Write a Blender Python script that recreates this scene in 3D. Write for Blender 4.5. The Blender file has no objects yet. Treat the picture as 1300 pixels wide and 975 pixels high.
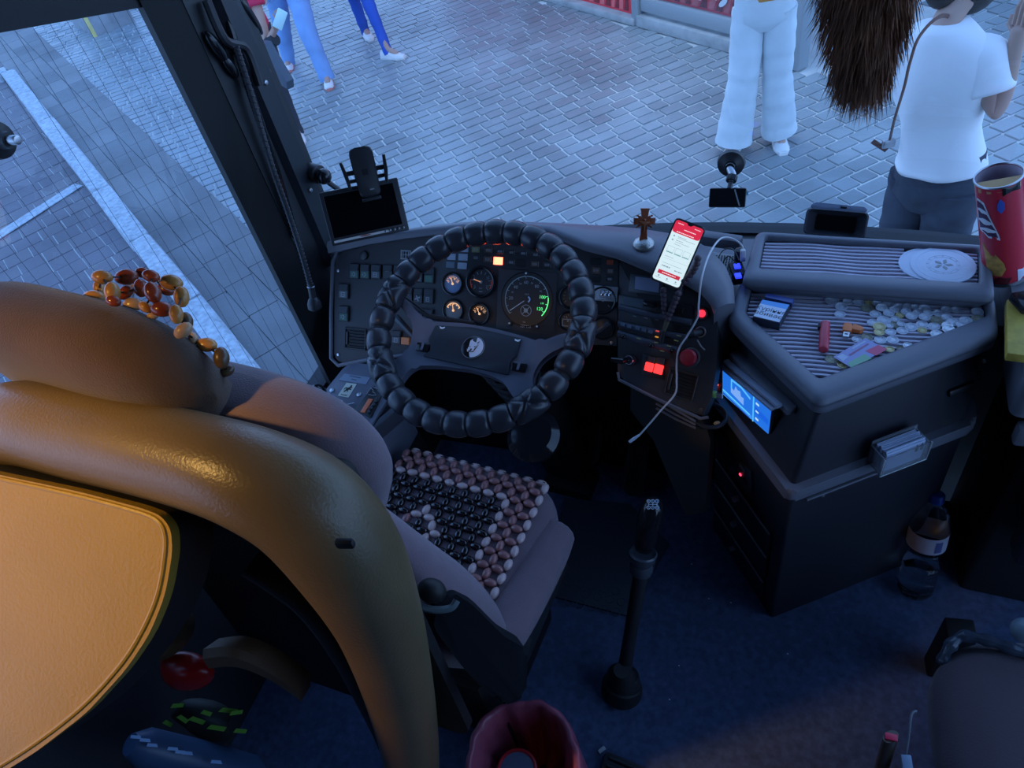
import bpy, bmesh, math, random
from mathutils import Matrix, Vector
random.seed(7)
PI = math.pi
col = bpy.context.scene.collection
SC = bpy.context.scene
V = Vector

# ---------------------------------------------------------------- camera
YAW, PITCH, ROLL, FPX = math.radians(28), math.radians(44.5), math.radians(-14), 930.0
CAM = V((0, 0, 1.9))
_fw = V((-math.sin(YAW)*math.cos(PITCH), math.cos(YAW)*math.cos(PITCH), -math.sin(PITCH)))
_r0 = V((math.cos(YAW), math.sin(YAW), 0)); _u0 = _r0.cross(_fw)
_rt = math.cos(ROLL)*_r0 + math.sin(ROLL)*_u0
_up = -math.sin(ROLL)*_r0 + math.cos(ROLL)*_u0
cd = bpy.data.cameras.new('camera'); cam = bpy.data.objects.new('camera', cd); col.objects.link(cam)
m3 = Matrix((_rt, _up, -_fw)).transposed().to_4x4(); m3.translation = CAM
cam.matrix_world = m3
cd.sensor_width = 36; cd.lens = FPX/1300*36; cd.clip_start = .02; cd.clip_end = 200
SC.camera = cam

# ---------------------------------------------------------------- world, lamps, exposure
w = bpy.data.worlds.new('dusk_sky'); SC.world = w; w.use_nodes = True
nt = w.node_tree; nt.nodes.clear()
wo = nt.nodes.new('ShaderNodeOutputWorld'); bg = nt.nodes.new('ShaderNodeBackground')
tc = nt.nodes.new('ShaderNodeTexCoord'); sx = nt.nodes.new('ShaderNodeSeparateXYZ'); rp = nt.nodes.new('ShaderNodeValToRGB')
nt.links.new(tc.outputs['Generated'], sx.inputs[0]); nt.links.new(sx.outputs['Z'], rp.inputs[0])
nt.links.new(rp.outputs[0], bg.inputs[0]); nt.links.new(bg.outputs[0], wo.inputs[0])
rp.color_ramp.elements[0].position = 0.0; rp.color_ramp.elements[0].color = (.50, .84, 1.50, 1)
e_ = rp.color_ramp.elements.new(.40); e_.color = (.29, .53, 1.04, 1)
rp.color_ramp.elements[2].position = 1.0; rp.color_ramp.elements[2].color = (.17, .36, .80, 1)
bg.inputs[1].default_value = 2.0
SC.view_settings.view_transform = 'Standard'; SC.view_settings.look = 'None'
SC.view_settings.gamma = 1; SC.view_settings.exposure = 0.0
def lamp(name, typ, loc, energy, color, size=.1, target=None, spot=None, blend=.6):
    l = bpy.data.lights.new(name, typ); l.energy = energy; l.color = color
    if typ == 'AREA': l.size = size
    else: l.shadow_soft_size = size
    if typ == 'SPOT': l.spot_size = math.radians(spot); l.spot_blend = blend
    o = bpy.data.objects.new(name, l); col.objects.link(o); o.location = loc
    if target is not None:
        o.rotation_euler = (V(target)-V(loc)).to_track_quat('-Z', 'Y').to_euler()
    return o
lamp('cabin_lamp_light', 'SPOT', (-1.08, -.20, 2.16), 58, (1, .58, .17), .05, (-.85, .22, 1.2), 48, .75)
lamp('shop_fill', 'AREA', (-1.0, 5.7, 2.1), 26, (.80, .92, 1), 1.4, (-1.3, 6.9, -.4))  # added fill in front of the shop, brightens its red panels

# ---------------------------------------------------------------- pixel -> point helpers
def ray(u, v): return _fw + _rt*((u-650)/FPX) - _up*((v-487.5)/FPX)
def pz(u, v, z): d = ray(u, v); return CAM + d*((z-CAM.z)/d.z)
def py(u, v, y): d = ray(u, v); return CAM + d*((y-CAM.y)/d.y)
def px(u, v, x): d = ray(u, v); return CAM + d*((x-CAM.x)/d.x)
def pr(u, v, t): return CAM + ray(u, v).normalized()*t
def pm(M, u, v, h=0.0):
    """local x,y on the plane z=h of frame M seen along pixel u,v"""
    I = M.inverted(); o = I @ CAM; d = I.to_3x3() @ ray(u, v); k = (h-o.z)/d.z
    return o.x+d.x*k, o.y+d.y*k
def frame(o, x, y):
    x = V(x).normalized(); z = x.cross(V(y)).normalized(); y = z.cross(x)
    M = Matrix((x, y, z)).transposed().to_4x4(); M.translation = V(o); return M
def T(x, y, z=0): return Matrix.Translation((x, y, z))
def RZ(a): return Matrix.Rotation(a, 4, 'Z')
def RX(a): return Matrix.Rotation(a, 4, 'X')
def RY(a): return Matrix.Rotation(a, 4, 'Y')
def along(p, d):
    """frame at p whose z axis is d"""
    d = V(d).normalized(); q = d.to_track_quat('Z', 'Y'); M = q.to_matrix().to_4x4(); M.translation = V(p); return M

# ---------------------------------------------------------------- materials
_mc = {}
def mat(name, c, rough=.6, metal=0, spec=.5, bump=None, var=None, emit=None, coat=0, trans=0, sheen=0, ior=1.45, alpha=1):
    if name in _mc: return _mc[name]
    m = bpy.data.materials.new(name); m.use_nodes = True; _mc[name] = m
    t = m.node_tree; b = t.nodes['Principled BSDF']
    b.inputs['Base Color'].default_value = (*c, 1); b.inputs['Roughness'].default_value = rough
    b.inputs['Metallic'].default_value = metal; b.inputs['Specular IOR Level'].default_value = spec
    b.inputs['Coat Weight'].default_value = coat; b.inputs['Transmission Weight'].default_value = trans
    b.inputs['Sheen Weight'].default_value = sheen; b.inputs['IOR'].default_value = ior
    if emit:
        b.inputs['Emission Color'].default_value = (*emit[0], 1); b.inputs['Emission Strength'].default_value = emit[1]
    tcn = t.nodes.new('ShaderNodeTexCoord')
    if var:   # (scale, amount)
        n = t.nodes.new('ShaderNodeTexNoise'); n.inputs['Scale'].default_value = var[0]; n.inputs['Detail'].default_value = 5
        t.links.new(tcn.outputs['Object'], n.inputs['Vector'])
        r = t.nodes.new('ShaderNodeMapRange'); r.inputs[1].default_value = .3; r.inputs[2].default_value = .7
        r.inputs[3].default_value = 1-var[1]; r.inputs[4].default_value = 1+var[1]
        t.links.new(n.outputs[0], r.inputs[0])
        x = t.nodes.new('ShaderNodeVectorMath'); x.operation = 'SCALE'; x.inputs[0].default_value = c
        t.links.new(r.outputs[0], x.inputs['Scale']); t.links.new(x.outputs[0], b.inputs['Base Color'])
    if bump:  # (scale, strength)
        n = t.nodes.new('ShaderNodeTexNoise'); n.inputs['Scale'].default_value = bump[0]; n.inputs['Detail'].default_value = 3
        t.links.new(tcn.outputs['Object'], n.inputs['Vector'])
        bp = t.nodes.new('ShaderNodeBump'); bp.inputs['Strength'].default_value = bump[1]; bp.inputs['Distance'].default_value = .002
        t.links.new(n.outputs[0], bp.inputs['Height']); t.links.new(bp.outputs[0], b.inputs['Normal'])
    return m
def glassy(name, tint, ior=1.5):
    """thin pane: see-through with a Fresnel reflection"""
    if name in _mc: return _mc[name]
    m = bpy.data.materials.new(name); m.use_nodes = True; _mc[name] = m
    t = m.node_tree; t.nodes.clear(); o = t.nodes.new('ShaderNodeOutputMaterial')
    tr = t.nodes.new('ShaderNodeBsdfTransparent'); tr.inputs[0].default_value = (*tint, 1)
    g = t.nodes.new('ShaderNodeBsdfGlossy'); g.inputs['Roughness'].default_value = 0.0
    lw = t.nodes.new('ShaderNodeLayerWeight'); lw.inputs[0].default_value = .5
    pw = t.nodes.new('ShaderNodeMath'); pw.operation = 'POWER'; pw.inputs[1].default_value = 5; t.links.new(lw.outputs['Facing'], pw.inputs[0])
    f = t.nodes.new('ShaderNodeMath'); f.operation = 'MULTIPLY_ADD'; f.inputs[1].default_value = .90; f.inputs[2].default_value = .07; t.links.new(pw.outputs[0], f.inputs[0]); mx = t.nodes.new('ShaderNodeMixShader')
    t.links.new(f.outputs[0], mx.inputs[0]); t.links.new(tr.outputs[0], mx.inputs[1]); t.links.new(g.outputs[0], mx.inputs[2])
    t.links.new(mx.outputs[0], o.inputs[0]); return m
def emi(name, c, s, rough=.4): return mat(name, (.02, .02, .02), rough, emit=(c, s))

BLK = mat('black_plastic', (.028, .028, .032), .42, bump=(900, .12))
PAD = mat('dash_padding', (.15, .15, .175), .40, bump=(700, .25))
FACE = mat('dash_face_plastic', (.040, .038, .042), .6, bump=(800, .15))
DEEP = mat('deep_black', (.008, .008, .009), .6)
GLOSS = mat('gloss_black', (.012, .012, .014), .12)
LEATH = mat('black_leather', (.035, .035, .042), .27, bump=(500, .15))
TRAY = mat('console_plastic', (.15, .155, .185), .38, bump=(800, .3))
BODY = mat('console_body', (.022, .022, .030), .5, bump=(700, .2))
RIB = mat('ribbed_rubber', (.47, .44, .53), .62)
TAN = mat('tan_leather', (.31, .20, .028), .42, bump=(220, .35), var=(9, .05))
SHELL = mat('olive_vinyl', (.14, .10, .052), .33, bump=(260, .3), var=(12, .08))
FAB = mat('mauve_velour', (.17, .115, .135), .9, sheen=.25, bump=(420, .5), var=(30, .06))
FABB = mat('brown_velour', (.065, .034, .018), .9, sheen=.2, bump=(420, .5), var=(18, .12))
METAL = mat('dull_metal', (.45, .46, .48), .35, 1)
CHROME = mat('chrome', (.8, .8, .82), .12, 1)
WHITE = mat('white_print', (.8, .82, .85), .5)
GREYP = mat('grey_print', (.30, .31, .33), .5)

# ---------------------------------------------------------------- mesh builder
WL = {}
class MB:
    def __init__(s): s.b = bmesh.new()
    def box(s, M, size, bev=0, seg=2):
        r = bmesh.ops.create_cube(s.b, size=1); vs = r['verts']
        bmesh.ops.transform(s.b, matrix=M @ Matrix.Diagonal((*size, 1)), verts=vs)
        if bev:
            es = list({e for v in vs for e in v.link_edges})
            bmesh.ops.bevel(s.b, geom=es, offset=bev, segments=seg, profile=.5, affect='EDGES')
        return s
    def prism(s, M, pts, z0, z1, bev=0, seg=2, both=False):
        a = [s.b.verts.new(M @ V((x, y, z0))) for x, y in pts]
        c = [s.b.verts.new(M @ V((x, y, z1))) for x, y in pts]; n = len(pts)
        area = sum(pts[i][0]*pts[(i+1) % n][1]-pts[(i+1) % n][0]*pts[i][1] for i in range(n))
        fb = s.b.faces.new(a[::-1] if area > 0 else a); ft = s.b.faces.new(c if area > 0 else c[::-1])
        for i in range(n):
            j = (i+1) % n
            s.b.faces.new((a[i], a[j], c[j], c[i]) if area > 0 else (a[j], a[i], c[i], c[j]))
        if bev:
            es = list(ft.edges)+(list(fb.edges) if both else [])
            bmesh.ops.bevel(s.b, geom=es, offset=bev, segments=seg, profile=.5, affect='EDGES')
        return s
    def flat(s, M, pts, z=0):
        s.b.faces.new([s.b.verts.new(M @ V((x, y, z))) for x, y in pts]); return s
    def rings(s, rs, cap=True, closed=True, loop=False):
        vs = [[s.b.verts.new(p) for p in r] for r in rs]; n = len(rs[0])
        k = len(vs) if loop else len(vs)-1
        for i in range(k):
            A, B = vs[i], vs[(i+1) % len(vs)]
            for j in range(n if closed else n-1):
                s.b.faces.new((A[j], A[(j+1) % n], B[(j+1) % n], B[j]))
        if cap and closed and not loop:
            s.b.faces.new(vs[0][::-1]); s.b.faces.new(vs[-1])
        return s
    def lathe(s, M, prof, n=24, cap=True):
        return s.rings([[M @ V((r*math.cos(2*PI*k/n), r*math.sin(2*PI*k/n), z)) for k in range(n)] for r, z in prof], cap)
    def cyl(s, M, r, z0, z1, n=20, bev=0):
        if bev: return s.lathe(M, [(r, z0), (r, z1-bev), (r-bev*.4, z1-bev*.25), (r-bev, z1)], n)
        return s.lathe(M, [(r, z0), (r, z1)], n)
    def tube(s, pts, r, n=8, flat=1.0, closed=False, cap=True):
        P = [V(p) for p in pts]; rs = r if isinstance(r, (list, tuple)) else [r]*len(P); out = []; ref = None
        for i, p in enumerate(P):
            if closed: t = (P[(i+1) % len(P)]-P[i-1]).normalized()
            else: t = (P[min(i+1, len(P)-1)]-P[max(i-1, 0)]).normalized()
            if ref is None: ref = t.orthogonal().normalized() if abs(t.z) > .95 else V((0, 0, 1))
            a = (ref - t*ref.dot(t)).normalized(); b = t.cross(a); ref = a
            out.append([p+a*(rs[i]*math.cos(2*PI*k/n))+b*(rs[i]*flat*math.sin(2*PI*k/n)) for k in range(n)])
        return s.rings(out, cap, loop=closed)
    def ball(s, M, r=(1, 1, 1), u=16, v=10):
        q = bmesh.ops.create_uvsphere(s.b, u_segments=u, v_segments=v, radius=1)
        bmesh.ops.transform(s.b, matrix=M @ Matrix.Diagonal((*r, 1)), verts=q['verts']); return s
    def ring(s, M, R, r, n=32, k=8, z=0, flat=1):
        return s.rings([[M @ V(((R+r*math.cos(2*PI*j/k))*math.cos(2*PI*i/n), (R+r*math.cos(2*PI*j/k))*math.sin(2*PI*i/n), z+flat*r*math.sin(2*PI*j/k))) for j in range(k)] for i in range(n)], loop=True)
    def frame(s, M, w, h, t, z0, z1, bev=0):
        for cx, cy, a, b in ((0, h/2-t/2, w, t), (0, -h/2+t/2, w, t), (-w/2+t/2, 0, t, h-2*t), (w/2-t/2, 0, t, h-2*t)):
            s.box(M @ T(cx, cy, (z0+z1)/2), (a, b, z1-z0), bev, 1)
        return s
    def add(s, me, M):
        s.b.from_mesh(me)
        s.b.verts.ensure_lookup_table()
        for v in s.b.verts[-len(me.vertices):]: v.co = M @ v.co
        return s
    def build(s, name, m, parent=None, smooth=True, sharp=.6, label=None, kind=None, base=None):
        bmesh.ops.recalc_face_normals(s.b, faces=s.b.faces[:])
        me = bpy.data.meshes.new(name); s.b.to_mesh(me); s.b.free(); me.materials.append(m)
        if smooth: me.shade_smooth(); me.set_sharp_from_angle(angle=sharp)
        return link(name, me, parent, label, kind, base)
def link(name, me, parent=None, label=None, kind=None, base=None):
    o = bpy.data.objects.new(name, me); col.objects.link(o)
    if parent is not None:
        o.parent = parent; o.location = -WL[parent]; WL[o] = V((0, 0, 0))
    else:
        xs = [v.co for v in me.vertices]
        b = V(base) if base is not None else V(((min(p.x for p in xs)+max(p.x for p in xs))/2, (min(p.y for p in xs)+max(p.y for p in xs))/2, min(p.z for p in xs)))
        me.transform(Matrix.Translation(-b)); o.location = b; WL[o] = b
    if label: o['label'] = label
    if kind: o['kind'] = kind
    return o
def sub(o):   # world origin of a part for its sub-parts (parts keep world-space verts with zero offset)
    return o
def thing(name, label, cat, loc, group=None):
    o = bpy.data.objects.new(name, None); col.objects.link(o); o.empty_display_size = .05
    o.location = loc; WL[o] = V(loc); o['label'] = label; o['category'] = cat
    if group: o['group'] = group
    return o
def tag(o, label, cat, group=None, kind=None):
    o['label'] = label; o['category'] = cat
    if group: o['group'] = group
    if kind: o['kind'] = kind
    return o
def struct(o): o['kind'] = 'structure'; return o
def textmesh(body, size, extrude=0.0):
    c = bpy.data.curves.new('t', 'FONT'); c.body = body; c.size = size; c.align_x = 'CENTER'; c.align_y = 'CENTER'; c.extrude = extrude
    c.resolution_u = 2
    o = bpy.data.objects.new('t', c); col.objects.link(o)
    dg = bpy.context.evaluated_depsgraph_get(); me = bpy.data.meshes.new_from_object(o.evaluated_get(dg))
    bpy.data.objects.remove(o); return me
def smoothpath(pts, n=6):
    P = [V(p) for p in pts]; out = []
    for i in range(len(P)-1):
        a, b, c, d = P[max(i-1, 0)], P[i], P[i+1], P[min(i+2, len(P)-1)]
        for k in range(n):
            t = k/n; out.append(.5*((2*b)+(c-a)*t+(2*a-5*b+4*c-d)*t*t+(3*b-a-3*c+d)*t**3))
    out.append(P[-1]); return out
def rpoly(pts, r, n=4):
    """round the corners of a polygon"""
    out = []; k = len(pts)
    for i in range(k):
        p = V(pts[i]); a = V(pts[i-1])-p; b = V(pts[(i+1) % k])-p
        q = min(r, a.length*.45, b.length*.45); A = p+a.normalized()*q; B = p+b.normalized()*q
        for j in range(n+1):
            t = j/n; w_ = A*(1-t)**2+p*2*t*(1-t)+B*t*t; out.append((w_.x, w_.y))
    return out
def ell(cx, cy, rx, ry, n=24, a=0): return [(cx+rx*math.cos(2*PI*k/n)*math.cos(a)-ry*math.sin(2*PI*k/n)*math.sin(a), cy+rx*math.cos(2*PI*k/n)*math.sin(a)+ry*math.sin(2*PI*k/n)*math.cos(a)) for k in range(n)]
def arc(cx, cy, r, a0, a1, wd, n=20):
    o = [(cx+r*math.cos(a0+(a1-a0)*k/n), cy+r*math.sin(a0+(a1-a0)*k/n)) for k in range(n+1)]
    i = [(cx+(r-wd)*math.cos(a0+(a1-a0)*k/n), cy+(r-wd)*math.sin(a0+(a1-a0)*k/n)) for k in range(n+1)]
    return o+i[::-1]
def sup(M, a, b, h, n=32, e=3.0): return [M @ V((a*math.copysign(abs(math.cos(2*PI*k/n))**(2/e), math.cos(2*PI*k/n)), b*math.copysign(abs(math.sin(2*PI*k/n))**(2/e), math.sin(2*PI*k/n)), h)) for k in range(n)]
I4 = Matrix.Identity(4)
GZ = -.75   # street level

# ================================================================ SETTING: bus shell
WALLM = mat('bus_lining', (.035, .035, .042), .7, bump=(300, .2))
CARPET = mat('blue_carpet', (.075, .105, .20), .95, bump=(650, .9), var=(60, .25))
struct(MB().box(T(0, -.3, -.03), (2.54, 3.5, .06)).build('floor', CARPET))
struct(MB().box(T(0, -.3, 2.33), (2.6, 3.6, .06)).build('ceiling', WALLM))
struct(MB().box(T(0, -2.08, 1.15), (2.6, .06, 2.3)).build('wall_back', WALLM))
def yz(x0, x1, pts, name, m, parent=None):
    b = MB(); b.prism(frame((0, 0, 0), (0, 1, 0), (0, 0, 1)), pts, x0, x1); return b.build(name, m, parent)
wl = yz(-1.31, -1.25, [(-2.05, -.3), (1.42, -.3), (1.42, .47), (.42, .47), (.42, .9), (-2.05, .9)], 'wall_left', WALLM); struct(wl)
yz(-1.31, -1.23, [(-2.05, 1.62), (.86, 1.615), (1.30, 1.508), (1.47, 1.47), (1.47, 2.3), (-2.05, 2.3)], 'header_panel', DEEP, wl)
yz(-1.31, -1.25, [(-2.05, .47), (-.75, .47), (-.75, 1.63), (-2.05, 1.63)], 'rear_panel', WALLM, wl)
wr = yz(1.25, 1.31, [(-2.05, -.3), (1.42, -.3), (1.42, .1), (-2.05, .1)], 'wall_right', WALLM); struct(wr)
yz(1.25, 1.31, [(-2.05, .1), (-.3, .1), (-.3, 2.0), (1.42, 2.0), (1.42, 2.3), (-2.05, 2.3)], 'upper_panel', WALLM, wr)
# front bulkhead under the windscreen
def ws_y(x, z): return 1.44 + .24*(1-(x/1.22)**2) - max(0, z-.72)*.10
b = MB(); xs = [-1.22+2.44*k/16 for k in range(17)]
b.rings([[V((x, ws_y(x, .7), -.35)), V((x, ws_y(x, .7), .735)), V((x, ws_y(x, .7)-.05, .735)), V((x, ws_y(x, .7)-.05, -.35))] for x in xs])
struct(b.build('wall_front', BLK))
# windscreen
GL = glassy('clear_glass', (.93, .97, 1.0)); GL2 = glassy('side_glass', (.80, .88, .97))
b = MB(); zs = [.72+1.52*k/8 for k in range(9)]
b.rings([[V((x, ws_y(x, z), z)) for z in zs] for x in xs], cap=False, closed=False)
w1 = b.build('window_1', GL); struct(w1)
b = MB(); b.rings([[V((x, ws_y(x, .74)+.012, .738+dz)) + V((0, dy, 0)) for dy, dz in ((0, -.02), (0, .012), (-.035, .004), (-.035, -.02))] for x in xs]); b.build('glass_seal', BLK, w1)
b = MB(); b.rings([[V((x, ws_y(x, 2.2)+dy, 2.2+dz)) for dy, dz in ((.03, -.04), (.03, .1), (-.03, .1), (-.03, -.04))] for x in xs]); b.build('glass_header', BLK, w1)
# driver's side window with vertical heating wires
b = MB(); b.flat(frame((-1.275, 0, 0), (0, 1, 0), (0, 0, 1)), [(-.75, .47), (1.36, .47), (1.36, 1.62), (-.75, 1.63)])
w2 = b.build('window_2', GL2); struct(w2)
WIRE = mat('heating_wire', (.05, .05, .06), .5)
me = None
for k in range(52):
    y = -.5+k*.0355
    if me is None:
        q = MB().box(T(-1.273, 0, 1.06), (.0005, .0006, 1.17)).build('heating_wire', WIRE, w2); me = q
        q.location.y += y; q0 = q.location.copy(); q0.y -= y
    else:
        q = me.copy(); col.objects.link(q); q.location = q0+V((0, y, 0))
b = MB(); b.flat(frame((1.275, 0, 0), (0, 1, 0), (0, 0, 1)), [(-.3, .1), (1.4, .1), (1.4, 2.0), (-.3, 2.0)]); struct(b.build('window_3', GL))

# ledge between dash and glass
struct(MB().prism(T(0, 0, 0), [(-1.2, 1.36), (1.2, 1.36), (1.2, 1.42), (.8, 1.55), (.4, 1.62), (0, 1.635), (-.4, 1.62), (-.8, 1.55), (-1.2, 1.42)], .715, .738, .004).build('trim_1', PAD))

# corner pillar
pl = MB().prism(I4, [(-1.29, 1.30), (-1.19, 1.27), (-1.175, 1.44), (-1.23, 1.50), (-1.30, 1.50)], -.3, 2.3, .01).build('pillar', mat('pillar_black', (.010, .010, .012), .45)); struct(pl)
PIL = mat('pillar_trim', (.022, .026, .032), .4, bump=(500, .15))
MB().prism(I4, [(-1.192, 1.335), (-1.166, 1.35), (-1.160, 1.40), (-1.175, 1.415)], .80, 2.2, .004).build('cover_strip', PIL, pl)
MB().prism(I4, [(-1.25, 1.21), (-1.225, 1.20), (-1.19, 1.275), (-1.25, 1.30)], .40, 2.2, .004).build('window_seal', DEEP, pl)
for z in (1.02, 1.30): MB().cyl(along((-1.162, 1.375, z), (1, -.2, 0)), .006, -.004, .004, 10, .002).build('screw', METAL, pl)
for (u, v, r, a) in ((275, 60, .018, .04), (292, 85, .016, .03), (318, 20, .014, .05), (296, 10, .02, .05)):
    p = px(u, v, -1.18)
    MB().ball(T(*p) @ RX(.3), (r*.7, r*.8, a), 12, 8).build('coat_hook', GLOSS, pl)
b = MB(); b.tube(smoothpath([px(262, 0, -1.17), px(285, 50, -1.165), px(312, 62, -1.165), px(330, 108, -1.16)]), .010, 8); b.build('cable', BLK, pl)
b = MB(); b.tube(smoothpath([px(280, 0, -1.18), px(300, 60, -1.17), px(322, 130, -1.165), px(352, 220, -1.17), px(375, 300, -1.18)]), .009, 8); b.build('cable', GLOSS, pl)
# mirror arm knuckle by the pillar
t = thing('ball_mount', 'black ball joint mount fixed to the corner pillar above the small monitor', 'mount', px(411, 224, -1.12))
p = px(411, 224, -1.12)
MB().ball(T(*p), (.02, .02, .02)).build('ball', GLOSS, t)
MB().cyl(along(p+V((-.05, .02, 0)), (1, -.35, 0)), .024, -.005, .035, 18, .004).build('socket', BLK, t)
b = MB(); b.tube([p+V((0, 0, -.01)), p+V((.02, .015, -.05)), p+V((.045, .03, -.09))], .007, 8); b.build('stem', BLK, t)
# gooseneck microphone
t = thing('gooseneck_microphone', 'black gooseneck microphone hanging down in front of the corner pillar', 'microphone', px(400, 385, -1.10))
pts = smoothpath([px(300, 60, -1.13), px(322, 130, -1.13), px(345, 210, -1.12), px(366, 270, -1.11), px(383, 322, -1.10), px(394, 362, -1.10)], 10)
b = MB(); b.tube(pts, .0062, 8)
for i in range(0, len(pts)-1): b.ring(along(pts[i], pts[min(i+1, len(pts)-1)]-pts[max(i-1, 0)]), .0062, .0016, 10, 6)
b.build('flexible_stalk', BLK, t)
a = px(394, 360, -1.10); c = px(400, 392, -1.10); d = (c-a); L = d.length
MB().lathe(along(a, d), [(.0085, 0), (.0085, L*.55), (.013, L*.62), (.017, L*.78), (.017, L*.98), (.012, L*1.04)], 18).build('capsule', BLK, t)
MB().ring(along(a, d), .0085, .0015, 16, 6, z=L*.12).build('collar', METAL, t)
# round suction cup at the left window edge
p = px(-4, 178, -1.26)
t = thing('suction_cup', 'black round suction cup stuck on the side window at its left edge', 'suction cup', p)
MB().lathe(along(p, (1, 0, 0)), [(.032, -.004), (.030, .006), (.016, .012), (.013, .03)], 24).build('cup', BLK, t)
MB().cyl(along(p+V((.03, 0, 0)), (1, 0, 0)), .008, 0, .02, 12, .002).build('knob', METAL, t)

# ================================================================ STREET
def stone_mat(name, c, jitter, rough, bump=.5):
    m = bpy.data.materials.new(name); m.use_nodes = True; t = m.node_tree; p = t.nodes['Principled BSDF']
    oi = t.nodes.new('ShaderNodeObjectInfo'); gi = t.nodes.new('ShaderNodeNewGeometry')
    ad = t.nodes.new('ShaderNodeMath'); ad.operation = 'ADD'; t.links.new(oi.outputs['Random'], ad.inputs[0]); t.links.new(gi.outputs['Random Per Island'], ad.inputs[1])
    fr = t.nodes.new('ShaderNodeMath'); fr.operation = 'FRACT'; t.links.new(ad.outputs[0], fr.inputs[0])
    mr = t.nodes.new('ShaderNodeMapRange'); mr.inputs[3].default_value = 1-jitter; mr.inputs[4].default_value = 1+jitter; t.links.new(fr.outputs[0], mr.inputs[0])
    n = t.nodes.new('ShaderNodeTexNoise'); n.inputs['Scale'].default_value = 1.3; n.inputs['Detail'].default_value = 6
    t.links.new(gi.outputs['Position'], n.inputs['Vector'])
    m2 = t.nodes.new('ShaderNodeMapRange'); m2.inputs[1].default_value = .3; m2.inputs[2].default_value = .7; m2.inputs[3].default_value = .75; m2.inputs[4].default_value = 1.25; t.links.new(n.outputs[0], m2.inputs[0])
    mu = t.nodes.new('ShaderNodeMath'); mu.operation = 'MULTIPLY'; t.links.new(mr.outputs[0], mu.inputs[0]); t.links.new(m2.outputs[0], mu.inputs[1])
    sc = t.nodes.new('ShaderNodeVectorMath'); sc.operation = 'SCALE'; sc.inputs[0].default_value = c; t.links.new(mu.outputs[0], sc.inputs['Scale'])
    t.links.new(sc.outputs[0], p.inputs['Base Color'])
    r2 = t.nodes.new('ShaderNodeMapRange'); r2.inputs[3].default_value = rough-.12; r2.inputs[4].default_value = rough+.12; t.links.new(fr.outputs[0], r2.inputs[0]); t.links.new(r2.outputs[0], p.inputs['Roughness'])
    n3 = t.nodes.new('ShaderNodeTexNoise'); n3.inputs['Scale'].default_value = 45; n3.inputs['Detail'].default_value = 4; t.links.new(gi.outputs['Position'], n3.inputs['Vector'])
    bp = t.nodes.new('ShaderNodeBump'); bp.inputs['Strength'].default_value = bump; bp.inputs['Distance'].default_value = .004; t.links.new(n3.outputs[0], bp.inputs['Height']); t.links.new(bp.outputs[0], p.inputs['Normal'])
    return m
JOINT = mat('joint_sand', (.60, .61, .58), .9, bump=(60, .5), var=(2.2, .2))
COB = stone_mat('cobble_stone', (.27, .31, .325), .09, .42)
SLAB = stone_mat('grey_slab', (.165, .175, .18), .05, .6)
PAV = stone_mat('old_paver', (.16, .15, .17), .10, .62)
pave = MB().box(T(-2, 6, GZ-.040), (40, 30, .06)).build('pavement', JOINT); struct(pave)
KD = V((.83, -.558)).normalized(); KN = V((.558, .83)).normalized()      # kerb direction and its right-hand side
K0 = V((-5.922, 4.199))
def side(x, y): return (V((x, y))-K0).dot(KN)
SD = V((.849, -.528)).normalized(); SN = V((.528, .849)); S0 = V((-5.09, 4.575))
SHD = V((.805, -.593)).normalized(); SH0 = V((-2.6, 7.82)); SHN = V((.593, .805))
def inview(x, y, mg):
    d = V((x, y, GZ))-CAM; z = d.dot(_fw)
    if z < .5: return False
    u = 650+FPX*d.dot(_rt)/z; v = 487.5-FPX*d.dot(_up)/z
    return -mg < u < 1300+mg and -mg < v < 520+mg*.3
def stone_mesh(h, ch, nm):
    b = bmesh.new(); lv = [(-.5, -.5), (.5, -.5), (.5, .5), (-.5, .5)]
    rings = []
    for ins, z in ((0, -.02), (0, h-ch), (ch, h)):
        rings.append([b.verts.new((x*(1)-math.copysign(ins, x)*1.0, y-math.copysign(ins*1.9, y), z)) for x, y in lv])
    for a, c in zip(rings, rings[1:]):
        for i in range(4): b.faces.new((a[i], a[(i+1) % 4], c[(i+1) % 4], c[i]))
    b.faces.new(rings[-1]); me = bpy.data.meshes.new(nm); b.to_mesh(me); b.free(); return me
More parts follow.
